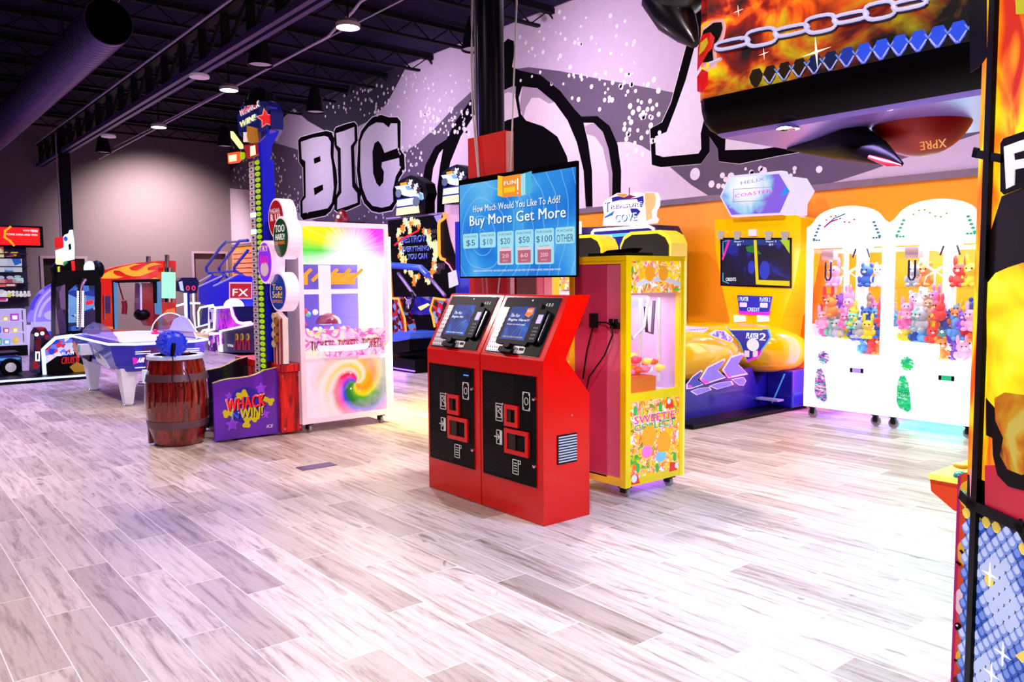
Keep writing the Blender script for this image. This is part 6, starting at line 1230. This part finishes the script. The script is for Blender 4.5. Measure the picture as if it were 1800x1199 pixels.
for x, y in ((ax0+.45, ay0+.2), (ax1-.3, ay0+.2), (ax0+.45, ay1-.2), (ax1-.3, ay1-.2)):
    m = MB(); m.loft([[(x-.06, y-.05, .02), (x+.06, y-.05, .02), (x+.06, y+.05, .02), (x-.06, y+.05, .02)], [(x-.15, y-.10, .46), (x+.13, y-.10, .46), (x+.13, y+.10, .46), (x-.15, y+.10, .46)]], AW, False); lg = m.build('leg', AH, .008)
    MB().lathe([(.08, 0), (.085, .01), (.06, .025)], (x, y, 0), CHR, 16).build('foot', lg)
m = MB(); GL = glass('plexi lilac', 'd8c8f0', .3); ny = 12
for x in (-12.2, -10.75):
    pass
sh = [(ay0+.12+(ay1-ay0-.24)*i/ny) for i in range(ny+1)]
def dome(x0, x1, mt):
    a = [(x0, y, .775+.27*sqrt(max(0, 1-((y-2.975)/.46)**2))) for y in sh]; b = [(x1, p[1], p[2]) for p in a]; m.add(a+b, [(i, i+1, ny+2+i, ny+1+i) for i in range(ny)], mt)
m.fpoly(FY(3.42), [(-12.5+2.0*i/16, .775+.30*sin(pi*i/16)**.6) for i in range(17)], -.006, 0, GL); m.fpoly(FY(2.50), [(-12.5+2.0*i/16, .775+.20*sin(pi*i/16)**.6) for i in range(17)], -.006, 0, GL); m.build('clear_shield', AH)
m = MB(); m.tube([(-12.5+2.0*i/16, 3.42, .775+.30*sin(pi*i/16)**.6) for i in range(17)], .008, SB, 6); m.build('shield_edge', AH)
m = MB(); m.fpoly(FX(-12.52), uvs(FX(-12.52), [(152, 604), (153, 588), (157, 574), (162, 566), (168, 566), (174, 576), (180, 604)]), -.02, 0, AP); m.build('goal_hood', AH); m = MB(); m.fpoly(FY(3.40), uvs(FY(3.40), [(297, 580), (305, 562), (318, 555), (330, 561), (345, 584)]), -.02, 0, mat('shield lilac', 'b8b0f0', .25, emit=.2)); m.build('goal_hood', AH)
m = MB(); q = at(273, 587, 2, .775); m.lathe([(.05, 0), (.055, .02), (.03, .03), (.02, .06), (.001, .065)], (q.x, q.y, .775), mat('mallet pink', 'ff2060', .3, emit=.4), 16); tag(m.build('hockey_mallet'), 'small pink striker lying on the white air hockey playfield', 'striker')
m = MB(); q = at(148, 615, 1, 2.36); m.box(q.x-.08, q.x+.10, 2.30, 2.44, .56, .70, AW); m.box(q.x-.06, q.x+.04, 2.295, 2.30, .60, .68, mat('reader teal', '30b0b0', .3, emit=.6)); m.build('card_reader', AH, .01)
m = MB(); bx = at(262, 680, 2, 0)
m.tube([(bx.x+.25*cos(t*.9)+.02*t, bx.y+.12*sin(t*1.3), .02+.05*abs(sin(t*.7))) for t in range(14)], .008, BC, 5); tag(m.build('loose_cord'), 'tangled black cord on the floor under the air hockey table', 'cord')

# ================================================================ red flame truck cab
TR_ = thing('truck_cab_ride', 'red truck cab ride with yellow flames and chrome stacks, open window in the middle', 'arcade game', (-16.7, 4.3, 0))
CF = FX(-16.5)
def cp(pts): return uvs(CF, pts, 7.494, 120, 440)
RG = mat('cab red gloss', 'e81008', .2, coat=.6, emit=.12); FY_ = mat('cab flame yellow', 'ffb020', .3, emit=.3)
m = MB()
outer = cp([(425, 330), (450, 270), (640, 215), (900, 165), (1200, 140), (1400, 138), (1420, 160), (1420, 1240), (440, 1240)])
m.fpoly(CF, cp([(425, 330), (450, 270), (640, 215), (900, 165), (1200, 140), (1400, 138), (1420, 160), (1420, 400), (425, 400)]), -.5, 0, RG)
m.fpoly(CF, cp([(425, 400), (585, 400), (600, 1240), (440, 1240)]), -.5, 0, RG); m.fpoly(CF, cp([(1190, 400), (1420, 400), (1420, 1240), (1215, 1240)]), -.5, 0, RG); m.fpoly(CF, cp([(425, 1060), (1420, 1060), (1420, 1500), (440, 1500)]), -.5, -.01, RG)
cabt = m.build('cab_shell', TR_, .012)
m = MB(); m.fpoly(CF, cp([(435, 370), (440, 330), (540, 270), (700, 220), (870, 178), (960, 185), (870, 200), (800, 230), (830, 265), (900, 270), (960, 240), (1050, 180), (1120, 165), (1230, 185), (1120, 200), (1040, 230), (1050, 265), (1150, 262), (1060, 300), (950, 340), (850, 345), (760, 320), (680, 270), (600, 265), (590, 300), (640, 335), (720, 352), (640, 372), (480, 372)]), 0, .01, FY_); m.fpoly(CF, cp([(1080, 378), (1130, 360), (1200, 375)]), 0, .01, FY_); m.fpoly(CF, cp([(450, 1010), (500, 1000), (590, 1010), (590, 1040), (450, 1055)]), 0, .01, mat('cab flame orange', 'ff8a30', .3, emit=.3)); m.fpoly(CF, cp([(1230, 850), (1300, 780), (1400, 760), (1415, 900), (1300, 950)]), 0, .01, mat('cab flame orange', 'ff8a30', .3, emit=.3)); m.build('flame_decals', cabt)
m = MB(); CB = mat('frame sky blue', '6aa8f0', .3, emit=.5)
for pts in ([(580, 400), (655, 405), (650, 1040), (600, 1040)], [(1175, 400), (1215, 400), (1240, 1030), (1215, 1030)]): m.fpoly(CF, cp(pts), -.3, .01, CB)
m.fpoly(CF, cp([(565, 395), (1200, 375), (1215, 405), (1150, 420), (640, 430), (590, 420)]), -.3, .012, BLKP); m.fpoly(CF, cp([(575, 410), (592, 410), (610, 1040), (590, 1040)]), -.3, .014, BLKP); m.fpoly(CF, cp([(1140, 400), (1180, 400), (1180, 700), (1150, 700)]), -.3, -.05, BLKP); m.build('window_frame', cabt)
m = MB(); m.fpoly(CF, cp([(970, 430), (1140, 430), (1140, 1000), (1080, 1000), (960, 800)]), -.48, -.1, mat('cab inner red', 'a00808', .3, coat=.3)); m.tube([Vector((-16.6, a, b)) for a, b in cp([(955, 425), (975, 450), (980, 790)])], .02, AW, 6); m.build('inner_panel', TR_); m = MB(); m.ball((-16.7, *cp([(1010, 850)])[0]), (.2, .15, .12), BLKP, 12, 8); m.build('seat', TR_); m = MB(); m.fpoly(CF, cp([(470, 600), (550, 600), (550, 830), (490, 830)]), 0, .03, mat('side mirror plum', '4a1a50', .3)); m.tube([Vector((-16.46, a, b)) for a, b in cp([(465, 590), (475, 910)])], .012, CHR, 6)
m.build('side_mirror', cabt); m = MB(); m.tube([Vector((-16.9, a, b)) for a, b in cp([(735, 430), (770, 560), (800, 660)])], .015, mat('lever red', 'a01828', .3), 6)
m.tube([Vector((-16.9, a, b)) for a, b in cp([(805, 670), (820, 740), (810, 850)])], .05, mat('lever red', 'a01828', .3), 8); m.build('lever', TR_)
for x in (1047, 1292): m = MB(); q = cp([(x, 60 if x > 1100 else 80), (x, 235 if x > 1100 else 160)]); m.tube([Vector((-16.45, a, b)) for a, b in q], .04, CHR, 12); m.build('chrome_stack', TR_)
m = MB(); q = cp([(1290, 290), (1290, 630)]); m.tube([Vector((-16.35, a, b)) for a, b in q], .125, mat('green tank lit', 'b0ffd8', .3, emit=1.1, ecol='a0ffd0'), 20); tk = m.build('glowing_tank', TR_)
m = MB(); 
for y_ in ((230, 290), (630, 680)): m.tube([Vector((-16.35, a, b)) for a, b in cp([(1290, y_[0]), (1290, y_[1])])], .105, CHR, 16)
m.build('tank_cap', tk)

# ================================================================ dark truck racing machine
CR = thing('dark_racing_machine', 'dark driving machine with chrome exhaust pipe, truck picture and blue car seat', 'arcade game', (-15, 2.9, 0))
F5 = FX(-15.0); m = MB()
m.fpoly(F5, uvs(F5, [(98, 500), (104, 478), (125, 476), (172, 474), (178, 500), (178, 600), (166, 615), (98, 600)]), -.4, 0, BLKP); cc_ = m.build('cabinet', CR, .01)
m = MB(); TRP = mat('truck picture', rough=.3, emit=.65, fn=multi_fn(['4070e0', '7ab0f8', '2038b0', 'c0d8ff', '203060', '5080e8', '90a0f0'], 5, 1, (1, 1, 2.2)))
m.fpoly(F5, uvs(F5, [(120, 512), (134, 500), (150, 502), (166, 502), (167, 580), (120, 582)]), 0, .01, TRP); m.fpoly(F5, uvs(F5, [(145, 560), (150, 548), (167, 544), (167, 580), (140, 582)]), .01, .012, NAVD); m.fpoly(F5, uvs(F5, [(120, 540), (165, 528), (166, 540), (122, 556)]), .01, .0125, mat('truck sky', '70a0f0', .3, emit=.7)); m.fpoly(F5, uvs(F5, [(150, 530), (163, 527), (164, 534), (152, 537)]), .012, .014, RB); m.build('truck_picture', cc_)
m = MB(); m.fpoly(F5, uvs(F5, [(98, 505), (114, 500), (116, 585), (98, 590)]), 0, .02, mat('smoky panel', rough=.25, emit=.2, fn=multi_fn(['3a2a50', '6a5070', '20102a', '806878'], 10, 1, (1, 1, .3)))); m.build('smoky_window', cc_)
m = MB(); WL = mat('pipe bulbs', 'f0f8ff', .3, emit=2.2); q = uvs(F5, [(137, 578), (139, 510), (141, 500), (147, 490)]); m.tube([Vector((-14.93, a, b)) for a, b in q], .045, CHR, 12)
for k in range(16):
    for dx in (-4.5, 4.5): t = uv(F5, 139+dx-.003*k, 513+k*4.0); m.ball((-14.9, t[0], t[1]), .018, WL, 6, 4)
m.build('exhaust_pipe', CR)
m = MB(); F6 = FX(-14.4); m.fpoly(F6, uvs(F6, [(62, 640), (66, 612), (84, 598), (104, 591), (128, 589), (150, 600), (152, 660), (80, 660)]), -.5, 0, BLKP); sp_ = m.build('side_pod', CR, .01)
m = MB(); m.fpoly(F6, uvs(F6, [(80, 616), (100, 598), (127, 592), (130, 625), (100, 626), (80, 640)]), 0, .008, mat('pod print', rough=.3, emit=.45, fn=multi_fn(['2040c0', 'c0d0ff', 'd03040', '6080e0', 'f0e0d0', '102080'], 13))); p = uv(F6, 107, 640); q = uv(F6, 131, 626); m.ftext(F6, "CRUIS'N", p[0], q[0]+.05, p[1], q[1], .012, mat('pod red', 'e02030', .3, emit=.7), .03, .2); p = uv(F6, 109, 624); q = uv(F6, 131, 618); m.ftext(F6, 'BLAST', p[0], q[0], p[1], q[1], .012, SB, .03)
m.fpoly(F6, uvs(F6, [(122, 645), (135, 636), (148, 642), (150, 656), (130, 654)]), 0, .008, mat('pod gold', 'a88020', .3, emit=.3)); m.build('pod_art', sp_)
m = MB(); m.tube([Vector((-14.37, a, b)) for a, b in uvs(F6, [(78, 660), (75, 614), (87, 603), (97, 594), (126, 590)])], .028, NW, 8); m.build('neon_edge', sp_)
m = MB(); F7 = FX(-14.2); m.fpoly(F7, uvs(F7, [(60, 588), (66, 577), (80, 576), (88, 590), (72, 600), (70, 656), (58, 656)]), -.35, 0, mat('pod carmine', rough=.3, emit=.15, fn=multi_fn(['a01020', '200818', '102060', '60080c'], 9))); m.fpoly(F7, uvs(F7, [(62, 618), (70, 618), (70, 635), (62, 635)]), 0, .01, SB); m.fpoly(F7, uvs(F7, [(64.5, 621), (67.5, 621), (67.5, 632), (64.5, 632)]), .01, .012, NAVD); p_ = uvs(F7, [(64, 588), (74, 586)]); m.ball((-14.18, *p_[0]), .03, SB, 8, 6); m.ball((-14.18, *p_[1]), .03, SB, 8, 6); m.build('gun_pod', CR)
# marquee topper over it
m = MB(); F8 = FX(-15.3); WT = MATS['topper white']
m.fpoly(F8, uvs(F8, [(98, 418), (111, 416), (112, 435), (99, 437)]), -.1, 0, mat('topper red', 'f01010', .3, emit=.8)); m.fpoly(F8, uvs(F8, [(112, 418), (116, 412), (122, 410), (124, 404), (128, 404), (131, 430), (131, 456), (113, 460), (100, 452), (99, 440), (112, 436)]), -.1, .01, WT); m.fpoly(F8, uvs(F8, [(100, 452), (113, 456), (112, 466), (99, 465)]), -.1, .0, mat('topper cream', 'fff0c8', .35, emit=.8))
m.fpoly(F8, uvs(F8, [(92, 470), (98, 463), (110, 462), (125, 455), (127, 484), (118, 488), (96, 488)]), -.2, -.02, BLKP); m.fpoly(F8, uvs(F8, [(101, 470), (105, 468), (106, 482), (102, 484)]), -.02, .0, mat('topper yellow', 'f8f020', .3, emit=1)); m.fpoly(F8, uvs(F8, [(110, 462), (117, 457), (119, 462), (112, 468)]), -.02, 0, mat('topper green', '20a050', .3, emit=.7)); m.fpoly(F8, uvs(F8, [(110, 480), (113, 478), (120, 486), (114, 488)]), -.02, 0, mat('topper teal', '20a0b0', .3, emit=.7)); m.fpoly(F8, uvs(F8, [(125, 460), (131, 458), (133, 482), (128, 484)]), -.1, 0, RB)
m.fcirc(F8, *uv(F8, 115, 420), .03, .04, .01, .02, BLU, 10); m.fpoly(F8, uvs(F8, [(120, 430), (124, 428), (125, 438), (121, 440)]), .01, .02, BLKP); m.box(-15.5, -15.3, 2.72, 2.88, 1.5, 1.75, BLKP); m.build('lit_topper', CR)
m = MB(); F9 = FX(-15.6); m.ball(at(158, 472, 0, -15.6), (.12, .1, .13), WT, 12, 8); m.ball(at(171, 474, 0, -15.6), (.12, .12, .16), BLKP, 12, 8); m.build('corner_lamp', CR)
# seat platform at the left edge
SPt = CR
m = MB(); m.box(-15.2, -13.9, .6, 2.9, 0, .07, BLKP); m.box(-13.9, -13.885, .6, 2.9, .045, .075, NW); pf = m.build('platform', SPt)
FS = FX(-14.7); m = MB(); m.fpoly(FS, [(1.2, .10), (2.08, .09), (2.08, .34), (2.0, .37), (1.2, .37)], -.6, 0, mat('car tail blue', '1838a0', .2, coat=.5)); m.fpoly(FS, [(1.2, .30), (2.06, .30), (2.06, .335), (1.2, .335)], 0, .01, PLB); m.build('car_tail', SPt, .01)
m = MB(); m.box(-15.2, -14.75, 1.3, 2.06, .37, .42, BLKP); m.build('seat_pad', SPt, .01)
m = MB(); m.lathe([(.001, .0), (.14, .0), (.145, .03), (.13, .05), (.001, .05)], (-14.7, 1.92, .19), BLKP, 24, 'x'); wl = m.build('wheel', SPt); m = MB(); m.lathe([(.065, .051), (.075, .055), (.055, .056)], (-14.7, 1.92, .19), AW, 20, 'x'); m.fstar(FX(-14.645), 1.92, .19, .045, 0, .006, AW, 5, .35); m.build('wheel_rim', wl)

# ================================================================ basketball game and bowler
BB = thing('basketball_game', 'bright blue basketball shooting game with bent tube frames and red sign', 'arcade game', (-19, 7.2, 0))
B6 = FY(6.8); BBL = mat('court blue', '1018e8', .35, emit=.22); TUB = mat('tube blue', '2040d8', .3, coat=.3, emit=.15)
def b6(pts, y=6.8): return uvs(FY(y), pts, 5.453, 300, 420)
m = MB(); m.fpoly(B6, b6([(270, 455), (390, 360), (500, 350), (412, 450), (412, 640), (270, 620)]), -.04, 0, BBL); m.fpoly(B6, b6([(412, 450), (640, 345), (800, 370), (800, 670), (700, 690), (412, 640)]), -.05, 0, BBL); m.fpoly(B6, b6([(270, 650), (412, 640), (412, 830), (240, 850)]), -.8, -.1, mat('court navy', '1428a0', .4, emit=.15)); m.fpoly(B6, b6([(412, 640), (800, 690), (800, 900), (412, 900)]), -.9, -.1, mat('court navy', '1428a0', .4)); bs = m.build('side_panels', BB)
m = MB()
for pts, y in (([(265, 412), (385, 345)], 6.8), ([(270, 455), (490, 355)], 6.78), ([(412, 450), (590, 365)], 6.76)): m.tube([Vector((a, y, b)) for a, b in b6(pts, y)], .018, mat('edge lilac', 'b8a8ff', .3, emit=.6), 6)
m.build('panel_edge', bs)
m = MB()
for pts in ([(530, 30), (480, 80), (340, 270), (345, 310), (420, 370)], [(740, 15), (660, 20), (465, 275), (465, 300), (540, 370)], [(740, 110), (610, 270), (610, 300), (720, 370), (760, 370)]): m.tube([Vector((a, 7.0, b)) for a, b in b6(pts, 7.0)], .035, TUB, 8)
m.tube([Vector((a, 7.0, b)) for a, b in b6([(360, 320), (610, 310)], 7.0)], .03, TUB, 8); m.tube([Vector((a, 7.0, b)) for a, b in b6([(520, 35), (740, 20)], 7.0)], .025, mat('cage lilac', 'a890c8', .3), 8); m.build('tube_frames', BB)
m = MB(); m.fpoly(B6, b6([(568, 415), (780, 415), (780, 578), (568, 578)]), 0, .02, mat('sign rim pink', 'ffb0d0', .3, emit=.8)); m.fpoly(B6, b6([(582, 430), (780, 430), (780, 565), (582, 565)]), .02, .03, mat('sign scarlet', 'e01838', .3, emit=.6)); p = b6([(610, 545)])[0]; q = b6([(755, 480)])[0]; m.ftext(B6, 'FX', p[0], q[0], p[1], q[1], .04, SB, .06, .2); m.build('red_sign', BB)
m = MB(); Fb = FX(-18.6); m.fpoly(Fb, uvs(Fb, [(313, 494), (320, 488), (345, 488), (350, 496), (346, 515), (330, 517), (316, 512)]), -.3, 0, mat('score box indigo', '101450', .3, emit=.1)); m.fpoly(Fb, uvs(Fb, [(314, 496), (320, 494), (323, 512), (317, 510)]), 0, .01, mat('score box lit', 'c0c8ff', .3, emit=1.2))
for i, x in enumerate((327, 337)): p = uv(Fb, x, 511); q = uv(Fb, x+6, 502); m.ftext(Fb, '0', p[0], q[0], p[1], q[1], .012, mat('score red', 'ff4060', .3, emit=1.2), .04)
m.build('score_box', BB)
m = MB(); P = lambda pts: [Vector((-18.62, a, b)) for a, b in uvs(Fb, pts)]
m.tube(P([(330, 515), (331, 560), (342, 580)]), .05, NVB, 8); m.tube(P([(340, 515), (341, 552), (344, 576), (366, 570)]), .022, NW, 6); m.tube(P([(327, 515), (329, 568)]), .05, NW, 6); m.tube(P([(350, 575), (349, 548), (352, 541), (376, 536)]), .022, mat('neon mint', 'c0fff0', .3, emit=2.2), 6); m.tube(P([(310, 538), (328, 533), (352, 533)]), .022, mat('neon mint', 'c0fff0', .3, emit=2.2), 6); m.build('neon_edge', BB)
BW_ = thing('alley_bowler', 'purple alley bowling game with neon outline and cartoon runners on its side', 'arcade game', (-16.8, 6.3, 0)); B5 = FY(6.05)
def b5(pts): return uvs(B5, pts, 5.453, 300, 420)
LAV = mat('bowler violet', 'b030d0', .3, emit=.45); m = MB(); m.fpoly(B5, b5([(385, 905), (430, 880), (440, 660), (590, 650), (615, 740), (650, 790), (740, 800), (800, 800), (800, 1090), (500, 1090), (385, 1085)]), -.6, -.02, mat('bowler navy', '16104a', .35)); bb_ = m.build('cabinet', BW_)
m = MB(); m.fpoly(B5, b5([(440, 665), (590, 655), (612, 740), (650, 800), (720, 808), (800, 800), (800, 830), (700, 845), (480, 885), (432, 870)]), -.02, 0, mat('bowler side print', rough=.3, emit=.45, fn=flame_fn([(.35, '5010a0'), (.5, 'a030c8'), (.62, 'e050d8')], 2)))
for k, (x, y) in enumerate(((470, 740), (500, 730), (530, 750), (570, 720))): 
    q = b5([(x, y)])[0]; m.fcirc(B5, q[0], q[1], .045, .05, 0, .006, mat('runner pink', 'f060b0', .3, emit=.5), 10); m.fline(B5, b5([(x, y+15), (x+6, y+60), (x-12, y+110)]), .035, 0, .005, PMG); m.fline(B5, b5([(x+6, y+60), (x+20, y+105)]), .03, 0, .005, PMG)
for k, x in enumerate((630, 680, 735)): q = b5([(x, 940)])[0]; m.fcirc(B5, q[0], q[1], .055, .07, -.02, .004, mat('runner amber', 'e0a020', .3, emit=.5), 10); m.fcirc(B5, q[0], q[1], .035, .05, .004, .006, NAVD, 10); m.fline(B5, b5([(x-10, 970), (x-20, 1060)]), .025, -.02, .004, mat('runner red', 'a02030', .3, emit=.3)); m.fline(B5, b5([(x+10, 970), (x+16, 1060)]), .025, -.02, .004, mat('runner red', 'a02030', .3, emit=.3))
p = b5([(550, 1030)])[0]; q = b5([(600, 1015)])[0]; m.ftext(B5, 'BOWLER', p[0], q[0], p[1], q[1], .004, SB, .03); m.build('side_art', bb_)
m = MB(); NPk = mat('neon lilac', 'f4d8ff', .3, emit=1.6); m.tube([Vector((a, 6.02, b)) for a, b in b5([(355, 895), (365, 880), (430, 865), (440, 660), (590, 650), (612, 740), (650, 795), (700, 810), (780, 800)])], .028, NPk, 8); m.tube([Vector((a, 6.02, b)) for a, b in b5([(485, 885), (740, 830), (800, 812)])], .02, NPk, 6); m.tube([Vector((a, 6.04, b)) for a, b in b5([(300, 895), (310, 880), (372, 860), (375, 660), (420, 650)])], .022, NPk, 6); m.tube([Vector((a, 6.02, b)) for a, b in b5([(486, 890), (500, 1080)])], .02, NPk, 6); m.build('neon_edge', BW_)
m = MB(); m.fpoly(B5, b5([(370, 905), (485, 895), (495, 1085), (368, 1075)]), -.02, .02, mat('bowler front lit', rough=.3, emit=.7, fn=multi_fn(['c040e0', '6020a0', 'f0a0ff', '301060', 'ffffff'], 9))); m.fpoly(B5, b5([(380, 900), (484, 892), (486, 915), (380, 925)]), .02, .03, NPk); q = b5([(395, 735)])[0]; m.frr(B5, q[0]-.1, q[0]+.1, q[1]-.14, q[1]+.14, .03, 0, .03, AW); m.frr(B5, q[0]-.05, q[0]+.05, q[1]-.08, q[1]+.08, .02, .03, .035, NAVD); m.build('front_panel', BW_)
m = MB(); q = b5([(492, 650)])[0]; m.ball((q[0], 6.3, q[1]), (.26, .2, .17), NPk, 20, 10, 0, 90); m.build('round_topper', BW_)

# ================================================================ prize corner at the far left
PZ = thing('prize_counter', 'long white lit glass prize display counter at the far left', 'display counter', (-19.6, 1.6, 0)); PW_ = mat('counter white', 'd8ccff', .3, emit=.75, ecol='c8b8ff')
m = MB(); m.box(-19.9, -19.3, -1.0, 2.85, 0, .22, BLKP); m.box(-19.9, -19.86, -1, 2.85, .22, .95, PW_); 
for z in (.22, .46, .70, .94): m.box(-19.9, -19.3, -1, 2.85, z, z+.02, PW_)
m.box(-19.34, -19.3, 2.80, 2.85, .22, .95, PW_); m.build('counter', PZ); m = MB(); m.box(-19.31, -19.305, -1, 2.8, .24, .94, CLR); m.build('glass_front', PZ)
rr = random.Random(9); tc_ = ['e04060', '40c080', '4060e0', 'f0d040', 'f0f0ff', 'c050d0', '50c0e0', 'ff9040']
for s_ in range(3):
    for i in range(12):
        y = .9+i*.16; z = .241+s_*.24; c0 = tc_[rr.randrange(8)]; r_ = rr.uniform(.045, .075)
        m = MB()
        if rr.random() < .5: m.ball((-19.45, y, z+r_), r_, mat('prize '+c0, c0, .4, emit=.35), 10, 6); m.ball((-19.45, y, z+r_*2), r_*.5, mat('prize '+c0, c0, .4, emit=.35), 8, 5)
        else: m.box(-19.5, -19.4, y-r_, y+r_, z, z+r_*2, mat('prize '+c0, c0, .4, emit=.35)); m.box(-19.399, -19.395, y-r_*.6, y+r_*.6, z+r_*.4, z+r_*1.5, SB)
        tag(m.build('prize', bevel=.008), 'small %s prize on the %s shelf of the white display counter' % ({'e04060': 'red', '40c080': 'green', '4060e0': 'blue', 'f0d040': 'yellow', 'f0f0ff': 'white', 'c050d0': 'purple', '50c0e0': 'sky blue', 'ff9040': 'orange'}[c0], ('bottom', 'middle', 'top')[s_]), 'prize', 'prizes in the glass counter')
WSx = -24.0
SHv = thing('prize_shelving', 'dark wall shelving of packed toys below the red screen', 'shelving', (WSx, 1.9, 0)); m = MB(); BSH = mat('shelf indigo', '120a30', .5)
m.box(XE, WSx, -1.5, 3.62, .9, 2.45, BSH)
for z in (1.15, 1.50, 1.92, 2.24): m.box(WSx, WSx+.32, -1.5, 3.60, z-.03, z, BSH)
m.build('shelf_unit', SHv)
FW = FX(WSx+.3)
def pxz(x, y): return uv(FW, x, y)
for nm, x0, x1, y0, y1, lab, cols in (('toy_box', 9, 36, 443, 451, 'pink and black toy box on the top shelf', ['c03070', '401030', 'f0c040', 'f080a0']), ('toy_box', -14, 6, 434, 452, 'orange and cream toy box at the left end of the top shelf', ['f0a070', 'fff0c0', 'e05040']),
        ('game_box', -14, 38, 455, 478, 'wide blue box with white gadget picture on the second shelf', ['3070e0', 'e8e8ff', '4080f0', 'd0d8ff', 'ffffff'])):
    a = pxz(x0, y1); b = pxz(x1, y0); m = MB(); m.frect(FW, a[0], b[0], a[1], b[1], -.15, 0, mat(nm+str(x0)+' print', rough=.4, emit=.5, fn=multi_fn(cols, 5 if nm == 'game_box' else 9))); tag(m.build(nm, bevel=.004), lab, 'toy box')
for i, (x, y0, y1, c1, c2) in enumerate(((3, 485, 504, 'd89a80', 'f06040'), (19, 485, 504, 'b04050', 'f0e8d0'), (32, 484, 498, 'a0e8d0', 'f080a0'), (4, 509, 530, 'f0e0f0', 'e04080'))):
    a = pxz(x, y1); b = pxz(x, y0); h_ = b[1]-a[1]; t_ = thing('bagged_toy', ('orange toy in a clear bag at the left of the third shelf', 'red and white bagged toy in the middle of the third shelf', 'mint and pink toy figure at the right of the third shelf', 'white bottle shaped toy on the lowest wall shelf')[i], 'toy', (FW[0].x-.05, a[0], a[1]))
    m = MB(); m.frr(FW, a[0]-.12, a[0]+.12, a[1], a[1]+h_*.7, .03, -.1, 0, mat('bag '+c1, c1, .4, emit=.4)); m.frr(FW, a[0]-.09, a[0]+.09, a[1]+.02, a[1]+h_*.3, .02, 0, .01, mat('bag '+c2, c2, .4, emit=.4)); m.build('bag', t_); m = MB(); m.ball((FW[0].x-.05, a[0], a[1]+h_*.85), (.06, .08, h_*.16), mat('bag top lilac', 'd0d0f8', .4, emit=.5), 10, 6); m.build('bag_top', t_)
q = pxz(33, 523); rr = random.Random(6)
for i in range(26):
    y_ = q[0]-.8+(i % 13)*.085; z_ = 1.195+(i//13)*.07; c0 = ['f8f0ff', 'f8f0ff', 'e0d8e8', 'f0e050'][rr.randrange(4)]
    m = MB(); m.ball((FW[0].x+.02, y_, z_), rr.uniform(.03, .055), mat('ball toy '+c0, c0, .4, emit=.6), 10, 6); m.ball((FW[0].x-.03, y_+.02, z_-.04), .03, BLKP, 6, 4)
    tag(m.build('ball_toy'), '%s ball toy in the heap on the lowest wall shelf' % {'f8f0ff': 'white', 'e0d8e8': 'grey', 'f0e050': 'yellow'}[c0], 'toy', 'ball toys on the lowest wall shelf')
RT = thing('wall_screen', 'red wall screen above the prize shelves at the far left', 'screen', (XE+.1, 3.4, 2.4)); FR = FX(XE+.62); m = MB(); a = uv(FR, -20, 434); b = uv(FR, 75, 398); m.frect(FR, a[0], b[0], a[1], b[1], -.06, 0, BLK2); m.box(XE, XE+.57, 3.3, 3.5, a[1]+.15, a[1]+.3, BLK); m.build('bezel', RT, .01)
m = MB(); a = uv(FR, -16, 430); b = uv(FR, 69, 401); m.frect(FR, a[0], b[0], a[1], b[1], 0, .004, mat('screen scarlet', 'ff1810', .3, emit=1.1, var=0))
m.fline(FR, uvs(FR, [(18, 399), (9, 406), (8, 417), (18, 424), (24, 431)]), .05, .004, .006, mat('screen flame', 'ffa020', .3, emit=1.2))
for x0, x1, y0, y1, t_ in ((41, 52, 404, 406.5, 'FOOD'), (54, 66, 404, 408, 'MENU'), (12, 65, 411.5, 413.5, 'COME EARN AND WIN')): p = uv(FR, x0, y1); q = uv(FR, x1, y0); m.ftext(FR, t_, p[0], q[0], p[1], q[1], .008, SB, .04)
m.build('display', RT)
DM = thing('bubble_dome_game', 'white prize game with large clear rounded bubble dome beside the counter', 'arcade game', (-19.4, 3.2, 0)); m = MB(); m.box(-19.6, -19.0, 2.86, 3.62, 0, .62, PW_); m.box(-19.0, -18.99, 2.9, 3.4, .35, .5, BLU); m.box(-19.0, -18.985, 2.88, 3.6, .60, .70, PW_); m.build('base', DM, .01)
m = MB(); LIG = mat('dome lilac haze', 'a090f0', .1, emit=.35, ecol='9080f0'); GD = glass('dome glass', 'c8c0ff', 1.0); cy_, cz_ = 3.62, .68
pr_ = [(cy_-.72*cos(radians(a)), cz_+.85*sin(radians(a))) for a in range(0, 91, 9)]; m.prism('x', pr_+[(cy_, cz_)], -19.55, -19.50, LIG); m.build('dome_back', DM)
m = MB(); n = len(pr_); m.add([(-19.5, a, b) for a, b in pr_]+[(-18.98, a, b) for a, b in pr_], [(i, i+1, n+i+1, n+i) for i in range(n-1)], GD); m.build('dome', DM)
m = MB(); m.tube([(-18.97, a+.04, b-.04) for a, b in pr_], .02, PW_, 6); m.tube([(-19.2, cy_-.56*cos(radians(a)), cz_+.62*sin(radians(a))) for a in range(10, 91, 10)], .03, PW_, 6); m.ball((-19.2, 3.32, .82), (.14, .16, .10), PW_, 12, 8); m.build('dome_trim', DM)
for k in protos: pass
